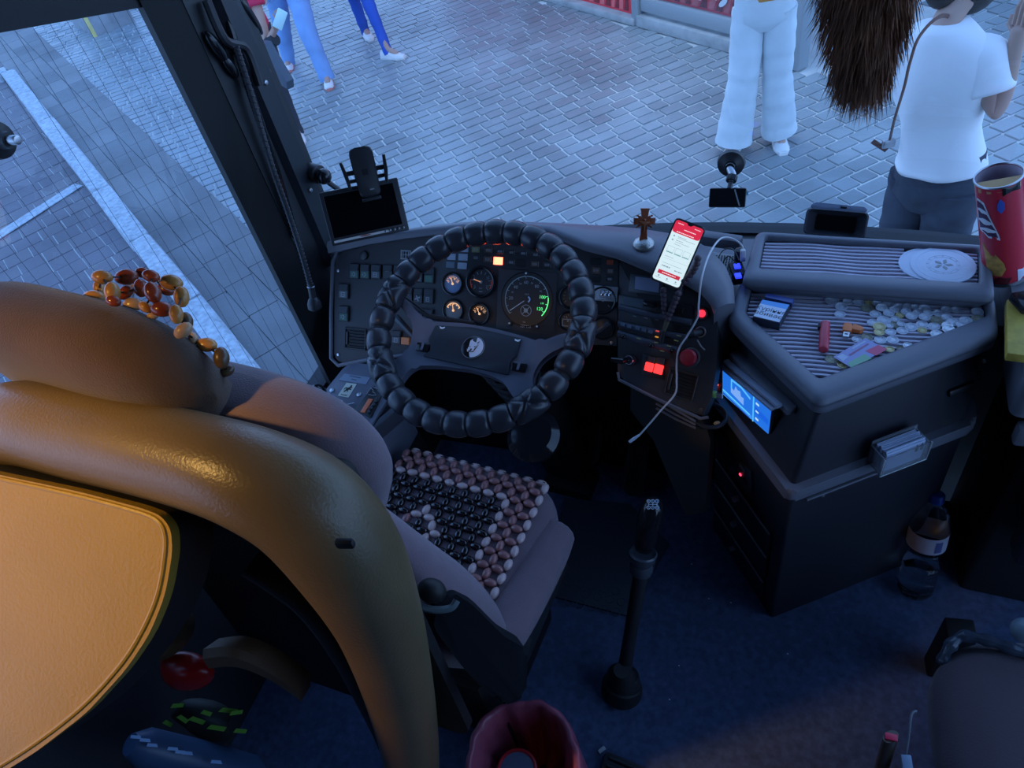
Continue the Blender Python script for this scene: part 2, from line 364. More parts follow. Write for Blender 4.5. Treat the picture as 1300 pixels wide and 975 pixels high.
def lay(parent, name, m, ang, W, lens, gap, h, ch, ok, x0, x1, y0, y1, limit, mg, vis, jit=.003):
    """rows of stones at angle ang; the nearest ones as parts, the rest joined"""
    me = stone_mesh(h, ch, name); me.materials.append(m); ca, sa = math.cos(ang), math.sin(ang)
    cx, cy = (x0+x1)/2, (y0+y1)/2; R = math.hypot(x1-x0, y1-y0)/2; L = []
    r = random.Random(3); j = -int(R/W)
    while j*W < R:
        s = -R+r.random()*.2
        while s < R:
            l = r.choice(lens)*(1+r.uniform(-.04, .04)); c = s+l/2; s += l
            x = cx+c*ca-j*W*sa; y = cy+c*sa+j*W*ca
            if x0 < x < x1 and y0 < y < y1 and ok(x, y) and inview(x, y, mg):
                L.append((0 if vis(x, y) else 1, (V((x, y, GZ))-CAM).length, x, y, l-gap, W-gap+r.uniform(-.004, .004), r.uniform(-jit, jit)))
        j += 1
    L.sort(); big = bmesh.new()
    for i, (_, _, x, y, l, wd, dz) in enumerate(L):
        M = Matrix.Translation((x, y, GZ+dz)) @ RZ(ang+r.uniform(-.012, .012)) @ Matrix.Diagonal((l, wd, 1, 1))
        if i < limit:
            o = bpy.data.objects.new(name, me); col.objects.link(o); o.parent = parent
            M.translation -= WL[parent]; o.matrix_local = M
        else:
            n = len(big.verts); big.from_mesh(me); big.verts.ensure_lookup_table()
            for v in big.verts[n:]: v.co = M @ v.co
    if len(big.verts):
        bm2 = bpy.data.meshes.new(name+'_field'); big.to_mesh(bm2); bm2.materials.append(m)
        o = bpy.data.objects.new(name+'_field', bm2); col.objects.link(o); o.parent = parent; o.location = -WL[parent]; o['kind'] = 'stuff'
    big.free(); return len(L)
def vis_ws(x, y):
    d = V((x, y, GZ))-CAM; z = d.dot(_fw); u = 650+FPX*d.dot(_rt)/z; v = 487.5-FPX*d.dot(_up)/z
    return 430 < u < 1250 and 0 < v < 290
cob_ok = lambda x, y: side(x, y) > .66 and (V((x, y))-SH0).dot(SHN) < -.03 and y > 1.75 or (x > .9 and y > 1.75)
lay(pave, 'cobble', COB, math.radians(44), .122, (.205, .205, .145), .019, .0, .005, cob_ok, -14, 5, 1.7, 14, 300, 130, vis_ws)
vis_l = lambda x, y: inview(x, y, -5) and x < -2.4
ka = math.atan2(KD.y, KD.x)
sl_ok = lambda x, y: .10 < side(x, y) < .76
lay(pave, 'slab', SLAB, ka, .215, (.42, .42), .006, .005, .003, sl_ok, -14, -1.0, 1.0, 10, 300, 60, vis_l, .001)
rd_ok = lambda x, y: side(x, y) < .10
lay(pave, 'paver', PAV, ka+math.radians(92), .20, (.2, .2), .008, -.004, .004, rd_ok, -14, -1.0, -.5, 9, 300, 60, vis_l, .002)
# painted kerb of single stones
KM = mat('whitewashed_stone', (.46, .52, .56), .8, bump=(40, .5), var=(28, .28))
kerb = MB().box(T(K0.x+KD.x*.4+KN.x*.075, K0.y+KD.y*.4+KN.y*.075, GZ-.03) @ RZ(math.atan2(KD.y, KD.x)), (9.0, .14, .1)).build('kerb', JOINT); struct(kerb)
for k in range(-3, 5):
    c = K0+KD*(k*1.125-.02)+KN*.075; L = 1.11
    b = MB(); b.box(T(c.x, c.y, GZ+.025) @ RZ(ka+random.uniform(-.01, .01)), (L, .155, .14), .016, 2)
    for v in b.b.verts: v.co += V((random.uniform(-.006, .006), random.uniform(-.006, .006), random.uniform(-.004, .004)))
    b.build('kerb_stone', KM, kerb)
for k, (dx, dy, a) in enumerate(((-9.72, 6.50, -.12), (-10.65, 6.42, .25))):
    MB().box(T(dx, dy, GZ+.025) @ RZ(a), (1.0, .155, .14), .02, 2).build('kerb_stone', KM, kerb)
a, c = pz(100, 235, GZ), pz(-30, 318, GZ); d = c-a
struct(MB().box(frame((a+c)/2+V((0, 0, .004)), d, V((0, 0, 1)).cross(d)), (d.length, .13, .006)).build('painted_line', KM))
# concrete block and yellow post
p = pz(122, 46, GZ)
cb = MB().box(T(p.x-.25, p.y+.45, GZ+.35) @ RZ(-.5), (.95, .55, .85), .03).build('concrete_block', mat('concrete', (.33, .35, .36), .85, bump=(30, .6), var=(5, .2)))
tag(cb, 'rough grey concrete block standing on the paving beyond the kerb', 'block')
yp = MB().cyl(T(p.x, p.y, GZ), .035, 0, 1.0, 14, .01).build('yellow_post', mat('yellow_paint', (.75, .62, .20), .6, var=(12, .15)))
tag(yp, 'faded yellow post standing in front of the concrete block', 'post')

# shop front
RED = mat('red_window_film', (.80, .06, .08), .35); RED2 = mat('light_red_film', (.80, .16, .16), .4); DRED = mat('dark_red_film', (.25, .03, .04), .5)
FRM = mat('grey_frame', (.30, .34, .36), .45, bump=(80, .2)); CONC = mat('shop_plinth', (.36, .38, .38), .8, bump=(50, .6), var=(8, .2))
def wall_frame(p0, d): return frame((p0[0], p0[1], GZ), (d[0], d[1], 0), (0, 0, 1))   # z points along d x up
shop = thing('shop_front', 'grey framed shop front with red glazed panels at the far edge of the square', 'shop', (-1.5, 7.0, GZ))
M = wall_frame(SH0, SHD); Mi = M.inverted()
def sx_(u, v):
    return pm(M, u, v)[0]
xp = sx_(812, 20)
MB().box(M @ T(xp/2-1.2, .03, 0), (xp+2.4+0, .06, .16), .008).build('plinth', CONC, shop)
MB().box(M @ T(xp+.9, .05, 0), (1.75, .10, .14), .008).build('plinth', CONC, shop)
MB().box(M @ T(xp, 1.2, 0), (.09, 2.4, .12), .01).build('post', FRM, shop)
MB().box(M @ T(xp+1.78, 1.2, 0), (.09, 2.4, .12), .01).build('post', FRM, shop)
MB().box(M @ T(xp+.9, .19, 0), (1.7, .12, .07), .01).build('bottom_rail', FRM, shop)
MB().box(M @ T(xp-1.9, 1.2, 0), (.09, 2.4, .12), .01).build('post', FRM, shop)
MB().box(M @ T(xp-.3, 2.45, 0), (4.6, .15, .12), .01).build('header', FRM, shop)
for (xa, xb, y0) in ((xp-1.85, xp-.045, .06), (xp-3.7, xp-1.95, .06), (xp+.045, xp+1.74, .25)):
    pn = MB().box(M @ T((xa+xb)/2, (y0+2.35)/2, -.02), (xb-xa, 2.35-y0, .02)).build('red_panel', RED, shop)
    b = MB(); b2 = MB(); r = random.Random(int(xa*10)); x = xa+.02
    while x < xb-.12:
        w_ = r.uniform(.1, .2); h = r.uniform(.2, .6)
        if x+w_ > xb-.02: break
        b.flat(M, [(x, y0+.02), (x+w_*.4, y0+.02), (x+w_, y0+h), (x+w_*.5, y0+h*1.3)], -.006)
        b2.flat(M, [(x+w_*.5, y0+.02), (x+w_, y0+.02), (x+w_, y0+h*.55)], -.006)
        x += w_*1.1
    b.build('light_facet', RED2, pn, smooth=False); b2.build('dark_facet', DRED, pn, smooth=False)
b = MB(); r = random.Random(5)
for k in range(9):
    b.flat(M, ell(xp+.3+k*.15+r.uniform(-.05, .05), .45+r.uniform(-.1, .25), r.uniform(.02, .06), r.uniform(.015, .05), 10, r.random()*3), .012)
b.build('pane_sticker', mat('pale_sticker', (.55, .62, .66), .5), shop, smooth=False)
MB().box(M @ T(xp+.9, 1.3, .005), (1.7, 2.1, .008)).build('pane', glassy('shop_glass', (.9, .95, .97)), shop)
# second wall, right of the corner
M2 = wall_frame(pz(1000, 50, GZ)[:2], (V(pz(1050, 22, GZ)[:2])-V(pz(1005, 48, GZ)[:2])))
wl2 = thing('shop_side_wall', 'grey shop side wall with a dark window behind the two women on the right', 'wall', pz(1040, 30, GZ))
MB().box(M2 @ T(2.5, .06, -.1), (5.6, .12, .2), .01).build('plinth', CONC, wl2)
MB().box(M2 @ T(2.5, 1.3, -.2), (5.6, 2.4, .1), .01).build('wall_panel', mat('dark_wall', (.06, .07, .08), .5, var=(3, .3)), wl2)
for k in range(4): MB().box(M2 @ T(.0+k*1.6, 1.3, -.12), (.08, 2.4, .1), .01).build('post', FRM, wl2)
b = MB()
for k in range(14): b.flat(M2, ell(.15+k*.13, .35+.1*math.sin(k*2.1), .04, .03+.02*(k % 3), 8, k), -.148)
b.build('window_display', mat('display_mix', (.5, .12, .14), .5, var=(20, .5)), wl2, smooth=False)
# litter bits
r = random.Random(11)

# ================================================================ PEOPLE outside
SKIN = mat('skin', (.50, .32, .25), .55, bump=(200, .15)); SHOE = mat('white_shoe', (.78, .78, .76), .5)
HAIRD = mat('dark_hair', (.05, .04, .035), .6, bump=(300, .8))
def fold(bm, z0, z1, A, seed):
    r = random.Random(seed); W = [(V((r.uniform(-1, 1), r.uniform(-1, 1), r.uniform(-.35, .35)))*r.uniform(12, 34), r.random()*6) for _ in range(6)]
    for v in bm.verts:
        k = sum(math.sin(v.co.dot(d)+o_) for d, o_ in W)/3; n = V((v.co.x, v.co.y, 0)); v.normal_update()
        v.co += v.normal*A*k
def person(name, label, base, head_dir, J, trousers=None, top=None, shoes=SHOE, hair=HAIRD, leg=(.088, .062, .06), topm=None, long_sleeve=False, shorts=False, group=None, shoe_trim=None, bun=False):
    """J: joints hips, chest, neck, head, feet (2), knees (2), hands (2), elbows (2), shoulders (2)"""
    t = thing(name, label, 'person', base, group)
    vs, ed, rad = [], [], []
    def av(p, r, par=None):
        vs.append(V(p)); rad.append(r)
        if par is not None: ed.append((par, len(vs)-1))
        return len(vs)-1
    hip = av(J['hips'], .095); w_ = av((V(J['hips'])+V(J['chest']))/2, .082, hip); ch = av(J['chest'], .098, w_)
    nk = av(J['neck'], .05, ch); hd0 = av(V(J['neck'])*.6+V(J['head'])*.4, .05, nk)
    hd = V(head_dir).normalized(); up = (V(J['head'])-V(J['neck'])).normalized()
    hd1 = av(V(J['head'])+hd*.012-up*.03, .078, hd0); av(V(J['head'])-hd*.005+up*.07, .072, hd1)
    av(V(J['head'])+hd*.06-up*.085, .026, hd1)
    for s in (0, 1):
        sh = av(J['shoulders'][s], .052, ch); e = av(J['elbows'][s], .038, sh); h = av(J['hands'][s], .026, e)
        hv = (V(J['hands'][s])-V(J['elbows'][s])).normalized(); av(V(J['hands'][s])+hv*.06, .028, h)
        sd = (V(J['shoulders'][1])-V(J['shoulders'][0])).normalized()
        hj = av(V(J['hips'])+sd*(.09 if s else -.09)-V((0, 0, .05)), .066, hip); kn = av(J['knees'][s], .040, hj)
        an = av(V(J['feet'][s])+V((0, 0, .09)), .031, kn); fd = V(J['fdir'][s]).normalized(); av(V(J['feet'][s])+fd*.12+V((0, 0, .035)), .03, an)
    me = bpy.data.meshes.new('b'); me.from_pydata(vs, ed, []); o = bpy.data.objects.new('b', me); col.objects.link(o)
    md = o.modifiers.new('s', 'SKIN'); me.skin_vertices[0].data[0].use_root = True
    for i, rr in enumerate(rad): me.skin_vertices[0].data[i].radius = (rr, rr)
    md.use_smooth_shade = True; o.modifiers.new('u', 'SUBSURF').levels = 2
    dg = bpy.context.evaluated_depsgraph_get(); ev = bpy.data.meshes.new_from_object(o.evaluated_get(dg)); bpy.data.objects.remove(o)
    b = MB(); b.add(ev, I4)
    for s in (0, 1):   # fingers
        H = V(J['hands'][s]); hv = (H-V(J['elbows'][s])).normalized(); sdv = hv.cross(V((0, 0, 1)) if abs(hv.z) < .9 else hd).normalized(); nv = sdv.cross(hv)
        curl = J.get('curl', (.5, .5))[s]
        for k in range(4):
            q = H+hv*.085+sdv*(k-1.5)*.019; L = (.062, .072, .068, .052)[k]
            b.tube([q-hv*.03, q+hv*L*.4, q+hv*L*.75+nv*curl*.02, q+hv*L*.95+nv*curl*.045], [.009, .0085, .0078, .006], 6)
        q = H+hv*.03+sdv*.028; b.tube([q-sdv*.012, q+sdv*.02+hv*.025, q+sdv*.025+hv*.05+nv*curl*.015], [.011, .010, .007], 6)
    # face: nose, ears
    Hd = V(J['head']); sd = up.cross(hd).normalized()
    b.ball(T(*(Hd+hd*.092-up*.02)), (.012, .012, .02), 8, 6)
    for s in (-1, 1): b.ball(T(*(Hd+sd*.078*s-up*.015)), (.012, .018, .03), 8, 6)
    b.build('body', SKIN, t)
    eb = MB()
    for s in (-1, 1): eb.ball(T(*(Hd+hd*.078+sd*.03*s+up*.012)), (.012, .012, .008), 8, 6)
    eb.build('eyes', GLOSS, t)
    MB().ball(T(*(Hd+hd*.082-up*.058)), (.022, .010, .006), 8, 6).build('mouth', mat('lips', (.45, .18, .17), .5), t)
    hb = MB(); hb.ball(T(*(Hd-hd*.018+up*.035)), (.092, .092, .105), 18, 12)
    if bun: hb.ball(T(*(Hd-hd*.11+up*.01)), (.05, .05, .05), 12, 8)
    else: hb.ball(T(*(Hd-hd*.065-up*.05)), (.065, .05, .10), 12, 8)
    hb.build('hair', hair, t)
    # trousers
    b = MB(); hp = V(J['hips']); sd = (V(J['shoulders'][1])-V(J['shoulders'][0])).normalized()
    def oval(c, rx, ry, n=20): 
        ydir = V((0, 0, 1)).cross(sd).normalized()
        return [V(c)+sd*rx*math.cos(2*PI*k/n)+ydir*ry*math.sin(2*PI*k/n) for k in range(n)]
    b.rings([oval(hp+V((0, 0, .10)), .15, .115), oval(hp+V((0, 0, .02)), .168, .128), oval(hp+V((0, 0, -.08)), .172, .13), oval(hp+V((0, 0, -.14)), .12, .09)])
    for s in (0, 1):
        a = hp+sd*(.085 if s else -.085)-V((0, 0, .03)); kn = V(J['knees'][s]); an = V(J['feet'][s])+V((0, 0, J.get('hemz', .036)))
        P = [a, a*.5+kn*.5, kn, kn*.5+an*.5, an]; R = [leg[0]+.012, (leg[0]+leg[1])/2+.012, leg[1]+.004, (leg[1]+leg[2])/2, leg[2]]
        if shorts: P = P[:3]; R = [.1, .095, .09]
        pts = smoothpath(P, 5); rr = []
        for i in range(len(pts)):
            f = i/5; k = min(int(f), len(R)-2); rr.append(R[k]+(R[k+1]-R[k])*(f-k)+.003*math.sin(i*2.3+s))
        b.tube(pts, rr, 16)
    bmesh.ops.recalc_face_normals(b.b, faces=b.b.faces[:]); bmesh.ops.subdivide_edges(b.b, edges=b.b.edges[:], cuts=1, use_grid_fill=True, smooth=0); fold(b.b, 0, 1, .006, 3)
    b.build('trousers' if not shorts else 'shorts', trousers, t, sharp=.9)
    # top
    if topm:
        b = MB(); c = V(J['chest']); n_ = V(J['neck'])
        b.rings([oval(hp+V((0, 0, J.get('hem', -.06))), .178, .135), oval(hp+V((0, 0, max(.06, J.get('hem', 0)+.03))), .175, .13), oval((hp+c)/2+V((0, 0, .02)), .148, .115), oval(c, .182, .125), oval(c*.35+n_*.65-V((0, 0, .0)), .165, .10), oval(n_+V((0, 0, -.005)), .085, .07)])
        for s in (0, 1):
            sh, el, ha = V(J['shoulders'][s]), V(J['elbows'][s]), V(J['hands'][s])
            P = [sh-(sh-c)*.25, sh, sh*.45+el*.55] if not long_sleeve else [sh-(sh-c)*.25, sh, el, el*.15+ha*.85]
            R = [.07, .076, .072] if not long_sleeve else [.07, .065, .05, .038]
            pts = smoothpath(P, 4); b.tube(pts, [R[min(i//4, len(R)-2)]+(R[min(i//4+1, len(R)-1)]-R[min(i//4, len(R)-2)])*((i % 4)/4 if i < len(pts)-1 else 1) for i in range(len(pts))], 14)
        bmesh.ops.recalc_face_normals(b.b, faces=b.b.faces[:]); bmesh.ops.subdivide_edges(b.b, edges=b.b.edges[:], cuts=2, use_grid_fill=True, smooth=.5); fold(b.b, 0, 1, .010, 5)
        b.build('top', topm, t, sharp=2)
    for s in (0, 1):
        f = V(J['feet'][s]); fd = V(J['fdir'][s]); fd.z = 0; fd.normalize(); M = frame(f, fd, V((0, 0, 1)).cross(fd))
        prof = [(-.085, .034, .075), (-.05, .042, .085), (.02, .044, .088), (.09, .048, .062), (.15, .046, .045), (.185, .03, .034)]
        sh = MB().rings([[M @ V((x, wd*math.cos(2*PI*k/12), .018+(hh-.018)*max(0, math.sin(2*PI*k/12)))) for k in range(12)] for x, wd, hh in prof]).build('shoe', shoes, t)
        MB().prism(M, [(-.09, -.035), (.02, -.045), (.12, -.05), (.19, -.025), (.19, .025), (.12, .05), (.02, .045), (-.09, .035)], 0, .024, .004).build('sole', shoe_trim or SHOE, sh)
    return t
def joints(f0, f1, hz=.94, hips=None, lean=(0, 0), fdir=(0, -1), face=None, hands=None, elbows=None, knee=(0, 0), neck=None, chest=None):
    f0, f1 = V(f0), V(f1); h = V(hips) if hips is not None else V(((f0.x+f1.x)/2, (f0.y+f1.y)/2, GZ+hz))
    fd = V((fdir[0], fdir[1], 0)).normalized(); sd = fd.cross(V((0, 0, 1)))*-1   # left(-)->right
    sd = V((fd.y*-1, fd.x, 0))*-1
    if (f1-f0).dot(sd) < 0: sd = -sd
    c = V(chest) if chest is not None else h+V((lean[0]*.6, lean[1]*.6, .36)); n = V(neck) if neck is not None else h+V((lean[0], lean[1], .53)); hd = n+V((lean[0]*.2, lean[1]*.2, .15))+fd*.02
    sh = (c*.4+n*.6-sd*.17-V((0, 0, .02)), c*.4+n*.6+sd*.17-V((0, 0, .02)))
    el = elbows or tuple(s_+sd*(-.05 if i == 0 else .05)-V((0, 0, .28)) for i, s_ in enumerate(sh))
    ha = hands or tuple(e+fd*.05-V((0, 0, .25)) for e in el)
    kn = tuple((h*.5+V(f)*.5)+fd*k+V((0, 0, .03))+sd*(-.03 if i == 0 else .03) for i, (f, k) in enumerate(zip((f0, f1), knee)))
    return dict(hips=h, chest=c, neck=n, head=hd, feet=(f0, f1), knees=kn, hands=ha, elbows=el, shoulders=sh, fdir=(fd, fd))
# D: white wide trousers
FL, FR_ = pz(931, 193, GZ), pz(988, 180, GZ)
J = joints(FL, FR_, .93, fdir=(.0, -1), knee=(.02, .02))
J['fdir'] = (V((-.25, -1, 0)), V((.25, -1, 0))); J['hem'] = .085; J['hemz'] = .085
hc = J['hips']+V((.04, -.2, .16)); J['hands'] = (hc+V((-.06, 0, .0)), hc+V((.06, 0, .0))); J['elbows'] = (J['shoulders'][0]+V((-.08, .0, -.26)), J['shoulders'][1]+V((.08, 0, -.26)))
WT = mat('white_denim', (.66, .72, .74), .8, bump=(260, .4), var=(6, .08))
person('person', 'person in wide white trousers and white trainers standing on the cobbles before the shop', V((FL+FR_)/2), (0, -1, -.1), J, WT, topm=mat('pale_blouse', (.5, .6, .62), .8), leg=(.085, .086, .118), long_sleeve=True)
tag(MB().box(T(*(hc+V((0, -.09, .0)))) @ RZ(.3), (.13, .05, .10), .012).build('small_bag', mat('orange_leather', (.55, .24, .06), .5)), 'small orange bag held in front of the white trousers', 'bag')
# E: white T-shirt, back turned
n0 = py(1196, 15, 2.93); h0 = py(1196, 196, 2.9)
hx = V((h0.x, 2.9, GZ+.93)); f0 = V((hx.x-.10, 2.98, GZ)); f1 = V((hx.x+.12, 2.84, GZ))
J = joints(f0, f1, hips=hx, fdir=(.55, .84), neck=(n0.x+.01, 2.9, n0.z-.02), chest=(n0.x*.6+hx.x*.4, 2.9, (n0.z*.62+hx.z*.38)))
shR = py(1248, 72, 2.83); elR = py(1266, 150, 2.76); haR = py(1290, 56, 2.80)
shL = py(1168, 62, 3.0); elL = py(1157, 118, 3.12); haL = elL+V((.10, .22, .05))
J['shoulders'] = (shL, shR); J['elbows'] = (elL, elR); J['hands'] = (haL, haR); J['head'] = py(1232, -14, 2.98); J['hem'] = .03
TSH = mat('white_cotton', (.90, .90, .90), .85, bump=(14, 1.0), sheen=.1)
e = person('person', 'woman in a white T-shirt with a shoulder strap, seen from behind at the right', V(f0), (.85, .5, -.05), J, mat('dark_denim', (.05, .06, .085), .85, var=(12, .3)), topm=TSH, leg=(.09, .07, .06), bun=True)
t = thing('crossbody_bag', 'brown crossbody bag strap hanging beside the woman in the white T-shirt', 'bag', py(1130, 178, 2.9))
b = MB(); b.tube(smoothpath([py(1222, 30, 3.12), py(1196, 20, 2.80), py(1168, 45, 2.70), py(1155, 80, 2.68), py(1148, 110, 2.70), py(1136, 150, 2.80), py(1130, 176, 2.92)], 6), .007, 8, flat=.5)
BR_ = mat('brown_leather', (.16, .07, .045), .5); b.build('strap', BR_, t)
p = py(1128, 182, 2.92); MB().box(T(*p) @ RZ(.4), (.05, .02, .035), .006).build('buckle', METAL, t)
MB().box(T(*(p+V((-.03, .0, -.01)))) @ RY(.6), (.07, .004, .02), .001).build('tab', BR_, t)
# A: light jeans walking; B: red jacket with phone; C: blue jeans
fa, fb = pz(368, 84, GZ), pz(418, 106, GZ)
LJ = mat('light_denim', (.22, .40, .72), .85, bump=(200, .4), var=(5, .15)); RSO = mat('red_trim_sole', (.65, .25, .22), .6)
ha_ = V(((fa.x+fb.x)/2+.0, (fa.y+fb.y)/2+.12, GZ+.93))
J = joints(fa, fb, hips=ha_, fdir=(.5, -.85), knee=(.02, .08))
person('person', 'person in light blue jeans and white trainers with red soles walking behind the pillar', V(fa), (.5, -.85, 0), J, LJ, topm=mat('grey_top', (.25, .27, .3), .85), leg=(.10, .085, .07), long_sleeve=True, shoe_trim=RSO)
fc, fd_ = pz(466, 46, GZ), pz(495, 74, GZ)
BJ = mat('deep_blue_denim', (.035, .11, .50), .85, bump=(200, .4), var=(6, .12))
J = joints(fc, fd_, hips=((fc.x+fd_.x)/2-.15, (fc.y+fd_.y)/2+.1, GZ+.92), fdir=(.45, -.9), knee=(.0, .05))
J['fdir'] = (V((.8, -.9, 0)), V((1, -.15, 0)))
person('person', 'person in tight deep blue jeans and white trainers striding across the cobbles', V(fc), (.6, -.8, 0), J, BJ, topm=mat('navy_top', (.05, .06, .1), .85), leg=(.08, .06, .048), long_sleeve=True)
hB = py(352, 36, 4.9)
fB = V((hB.x-.36, 5.0, GZ))
J = joints(fB+V((-.1, .05, 0)), fB+V((.12, -.05, 0)), hips=(fB.x, 5.0, GZ+.93), fdir=(.6, -.8))
eR = V((hB.x-.16, 4.92, hB.z-.12)); J['hands'] = (J['hands'][0], hB+V((-.05, .02, -.02))); J['elbows'] = (J['elbows'][0], eR); J['curl'] = (.5, 1.2)
RJ = mat('crimson_coat', (.62, .03, .09), .75, bump=(60, .5))
person('person', 'person in a crimson top holding a phone, mostly hidden by the corner pillar', fB, (.6, -.8, -.2), J, mat('dark_trousers', (.04, .045, .06), .85), topm=RJ, long_sleeve=False)
b = MB(); b.tube([eR+V((-.05, .02, .02)), eR, (eR+hB)/2+V((.02, 0, -.02))], [.052, .05, .045], 12); tag(b.build('dark_cuff', mat('dark_knit', (.03, .04, .05), .9)), 'dark knitted cuff on the wrist of the hand with the phone', 'cuff')
ph = MB().box(T(*(hB+V((.07, -.02, .07)))) @ RZ(.3) @ RY(.7), (.075, .012, .15), .006).build('phone', mat('pale_phone', (.6, .85, .85), .3)); tag(ph, 'pale phone in the hand of the person in crimson', 'phone')
q = py(352, 88, 4.6)
bg_ = MB().prism(frame(q, (.8, -.5, 0), (0, 0, 1)), [(-.16, .18), (.02, .2), (.17, -.05), (.12, -.12), (-.16, -.1)], -.03, .03, .015).build('shoulder_bag', mat('slate_bag', (.07, .09, .12), .6)); tag(bg_, 'slate grey bag with a pointed corner beside the light blue jeans', 'bag')
# G: checked trousers just behind the pillar
def check_mat():
    m = mat('checked_cloth', (.45, .45, .47), .85); t = m.node_tree; p = t.nodes['Principled BSDF']; c = t.nodes.new('ShaderNodeTexCoord')
    br = t.nodes.new('ShaderNodeTexBrick'); br.inputs['Scale'].default_value = 55; br.offset = 0; br.inputs['Color1'].default_value = (.5, .5, .5, 1); br.inputs['Color2'].default_value = (.4, .4, .42, 1); br.inputs['Mortar'].default_value = (.12, .13, .17, 1)
    br.inputs['Brick Width'].default_value = .8; br.inputs['Row Height'].default_value = .8; br.inputs['Mortar Size'].default_value = .12
    t.links.new(c.outputs['Object'], br.inputs['Vector']); t.links.new(br.outputs['Color'], p.inputs['Base Color']); return m
fG = pz(372, 350, GZ)
J = joints(fG+V((.0, .0, 0)), fG+V((.25, .20, 0)), hips=py(322, 165, fG.y+.15), chest=py(292, 85, fG.y+.2), neck=py(278, 50, fG.y+.2), fdir=(.93, .37))
person('person', 'person in pale checked trousers standing close behind the corner pillar', fG, (.8, .6, 0), J, check_mat(), topm=mat('grey_top2', (.2, .2, .22), .85), leg=(.1, .10, .105), long_sleeve=True)

# ================================================================ DASHBOARD
A39 = math.radians(39)
MD = frame((-.6, 1.336, .83), (1, 0, 0), (0, math.sin(A39), math.cos(A39)))
def cA(x, y): return (410+x/5.417, 290+y/5.417)
def cB(x, y): return (560+x/7.5, 300+y/7.5)
def cC(x, y): return (700+x/6.094, 300+y/6.094)
def cD(x, y): return (740+x/5.736, 260+y/5.736)
def cE(x, y): return (760+x/6.095, 400+y/6.095)
def loc2(M, uvs, h=0): return [pm(M, u, v, h) for u, v in uvs]
def dims(M, u, v, w_, h_, h=0):
    """centre and size in frame M of an upright w x h pixel patch"""
    x, y = pm(M, u, v, h); a = pm(M, u+w_/2, v+w_*.04, h); c = pm(M, u+w_*0, v+h_/2, h)
    return x, y, abs(a[0]-x)*2, abs(c[1]-y)*2
dash = thing('dashboard', 'black coach dashboard with switches, round gauges and a padded cowl under the windscreen', 'dashboard', (-.6, 1.30, .55))
face_px = [(425, 334), (432, 321), (470, 311), (520, 302), (600, 294), (700, 300), (745, 318), (785, 329), (784, 440), (740, 437), (700, 440), (560, 446), (478, 452), (432, 461), (424, 452)]
MB().prism(MD, rpoly(loc2(MD, face_px), .006, 3), -.03, 0, .004).build('face_panel', FACE, dash)
# lip around the left wing
lp = loc2(MD, [(520, 299), (470, 308), (430, 318), (423, 332), (421, 395), (421, 455), (430, 464), (470, 456), (520, 450)])
b = MB(); b.tube([MD @ V((x, y, .002)) for x, y in lp], .0055, 8); b.build('wing_rim', PAD, dash)
# centre stack, turned towards the driver
c0 = MD @ V((*pm(MD, 784, 385), 0)); ph = math.radians(13)
xs_ = V((math.cos(ph), -math.sin(ph), 0)); up_ = MD.to_3x3() @ V((0, 1, 0))
MS = frame(c0, xs_, RZ(-ph).to_3x3() @ up_)
stack_px = [(785, 330), (835, 349), (880, 364), (903, 384), (911, 402), (909, 470), (903, 505), (893, 529), (870, 520), (833, 506), (790, 482), (784, 470)]
MB().prism(MS, rpoly(loc2(MS, stack_px), .004, 3), -.04, 0, .004).build('centre_stack', FACE, dash)
b = MB(); b.tube([MS @ V((*pm(MS, *cE(x, y)), .001)) for x, y in ((150, 440), (160, 500), (445, 645), (790, 800), (850, 790))], .004, 6); b.build('stack_rim', PAD, dash)
# padded cowl: lip on the face planes, back edge near the glass
st = [((421, 322), (418, 306), MD, .885), ((440, 318), (440, 300), MD, .89), ((470, 311), (470, 297), MD, .89), ((520, 303), (520, 290.5), MD, .89), ((560, 298), (560, 285), MD, .89), ((600, 295), (600, 281.5), MD, .888), ((650, 295), (650, 281), MD, .885), ((700, 300), (710, 283), MD, .88), ((745, 319), (760, 286), MD, .878), ((785, 329), (812, 290), MD, .875), ((812, 340), (850, 296), MS, .873), ((842, 352), (880, 303), MS, .868), ((872, 362), (903, 318), MS, .86), ((893, 374), (921, 338), MS, .85), ((905, 388), (931, 362), MS, .835), ((909, 400), (933, 385), MS, .82)]
rr = []
for a, bb, M, zb in st:
    x, y = pm(M, *a); lo = M @ V((x, y, -.004)); lo2 = M @ V((x, y, .016)); bk = pz(*bb, zb)
    up3 = V((0, 0, 1)); h1 = lo2+V((0, .004, .010)); h2 = lo2*.8+bk*.2; h2.z = max(h2.z, lo2.z)+.014
    h3 = lo2*.4+bk*.6; h3.z = (lo2.z*.4+bk.z*.6)+.012
    drop = V((bk.x, bk.y+.02, bk.z-.03)); low = V((bk.x, bk.y+.02, bk.z-.12))
    rr.append([lo+V((0, .02, -.01)), lo, lo2, h1, h2, h3, bk, drop, low])
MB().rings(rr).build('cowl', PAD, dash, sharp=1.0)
e_ = rr[-1]; MB().rings([e_, [p+V((.004, -.012, -.16)) for p in e_]]).build('cowl_end', PAD, dash)
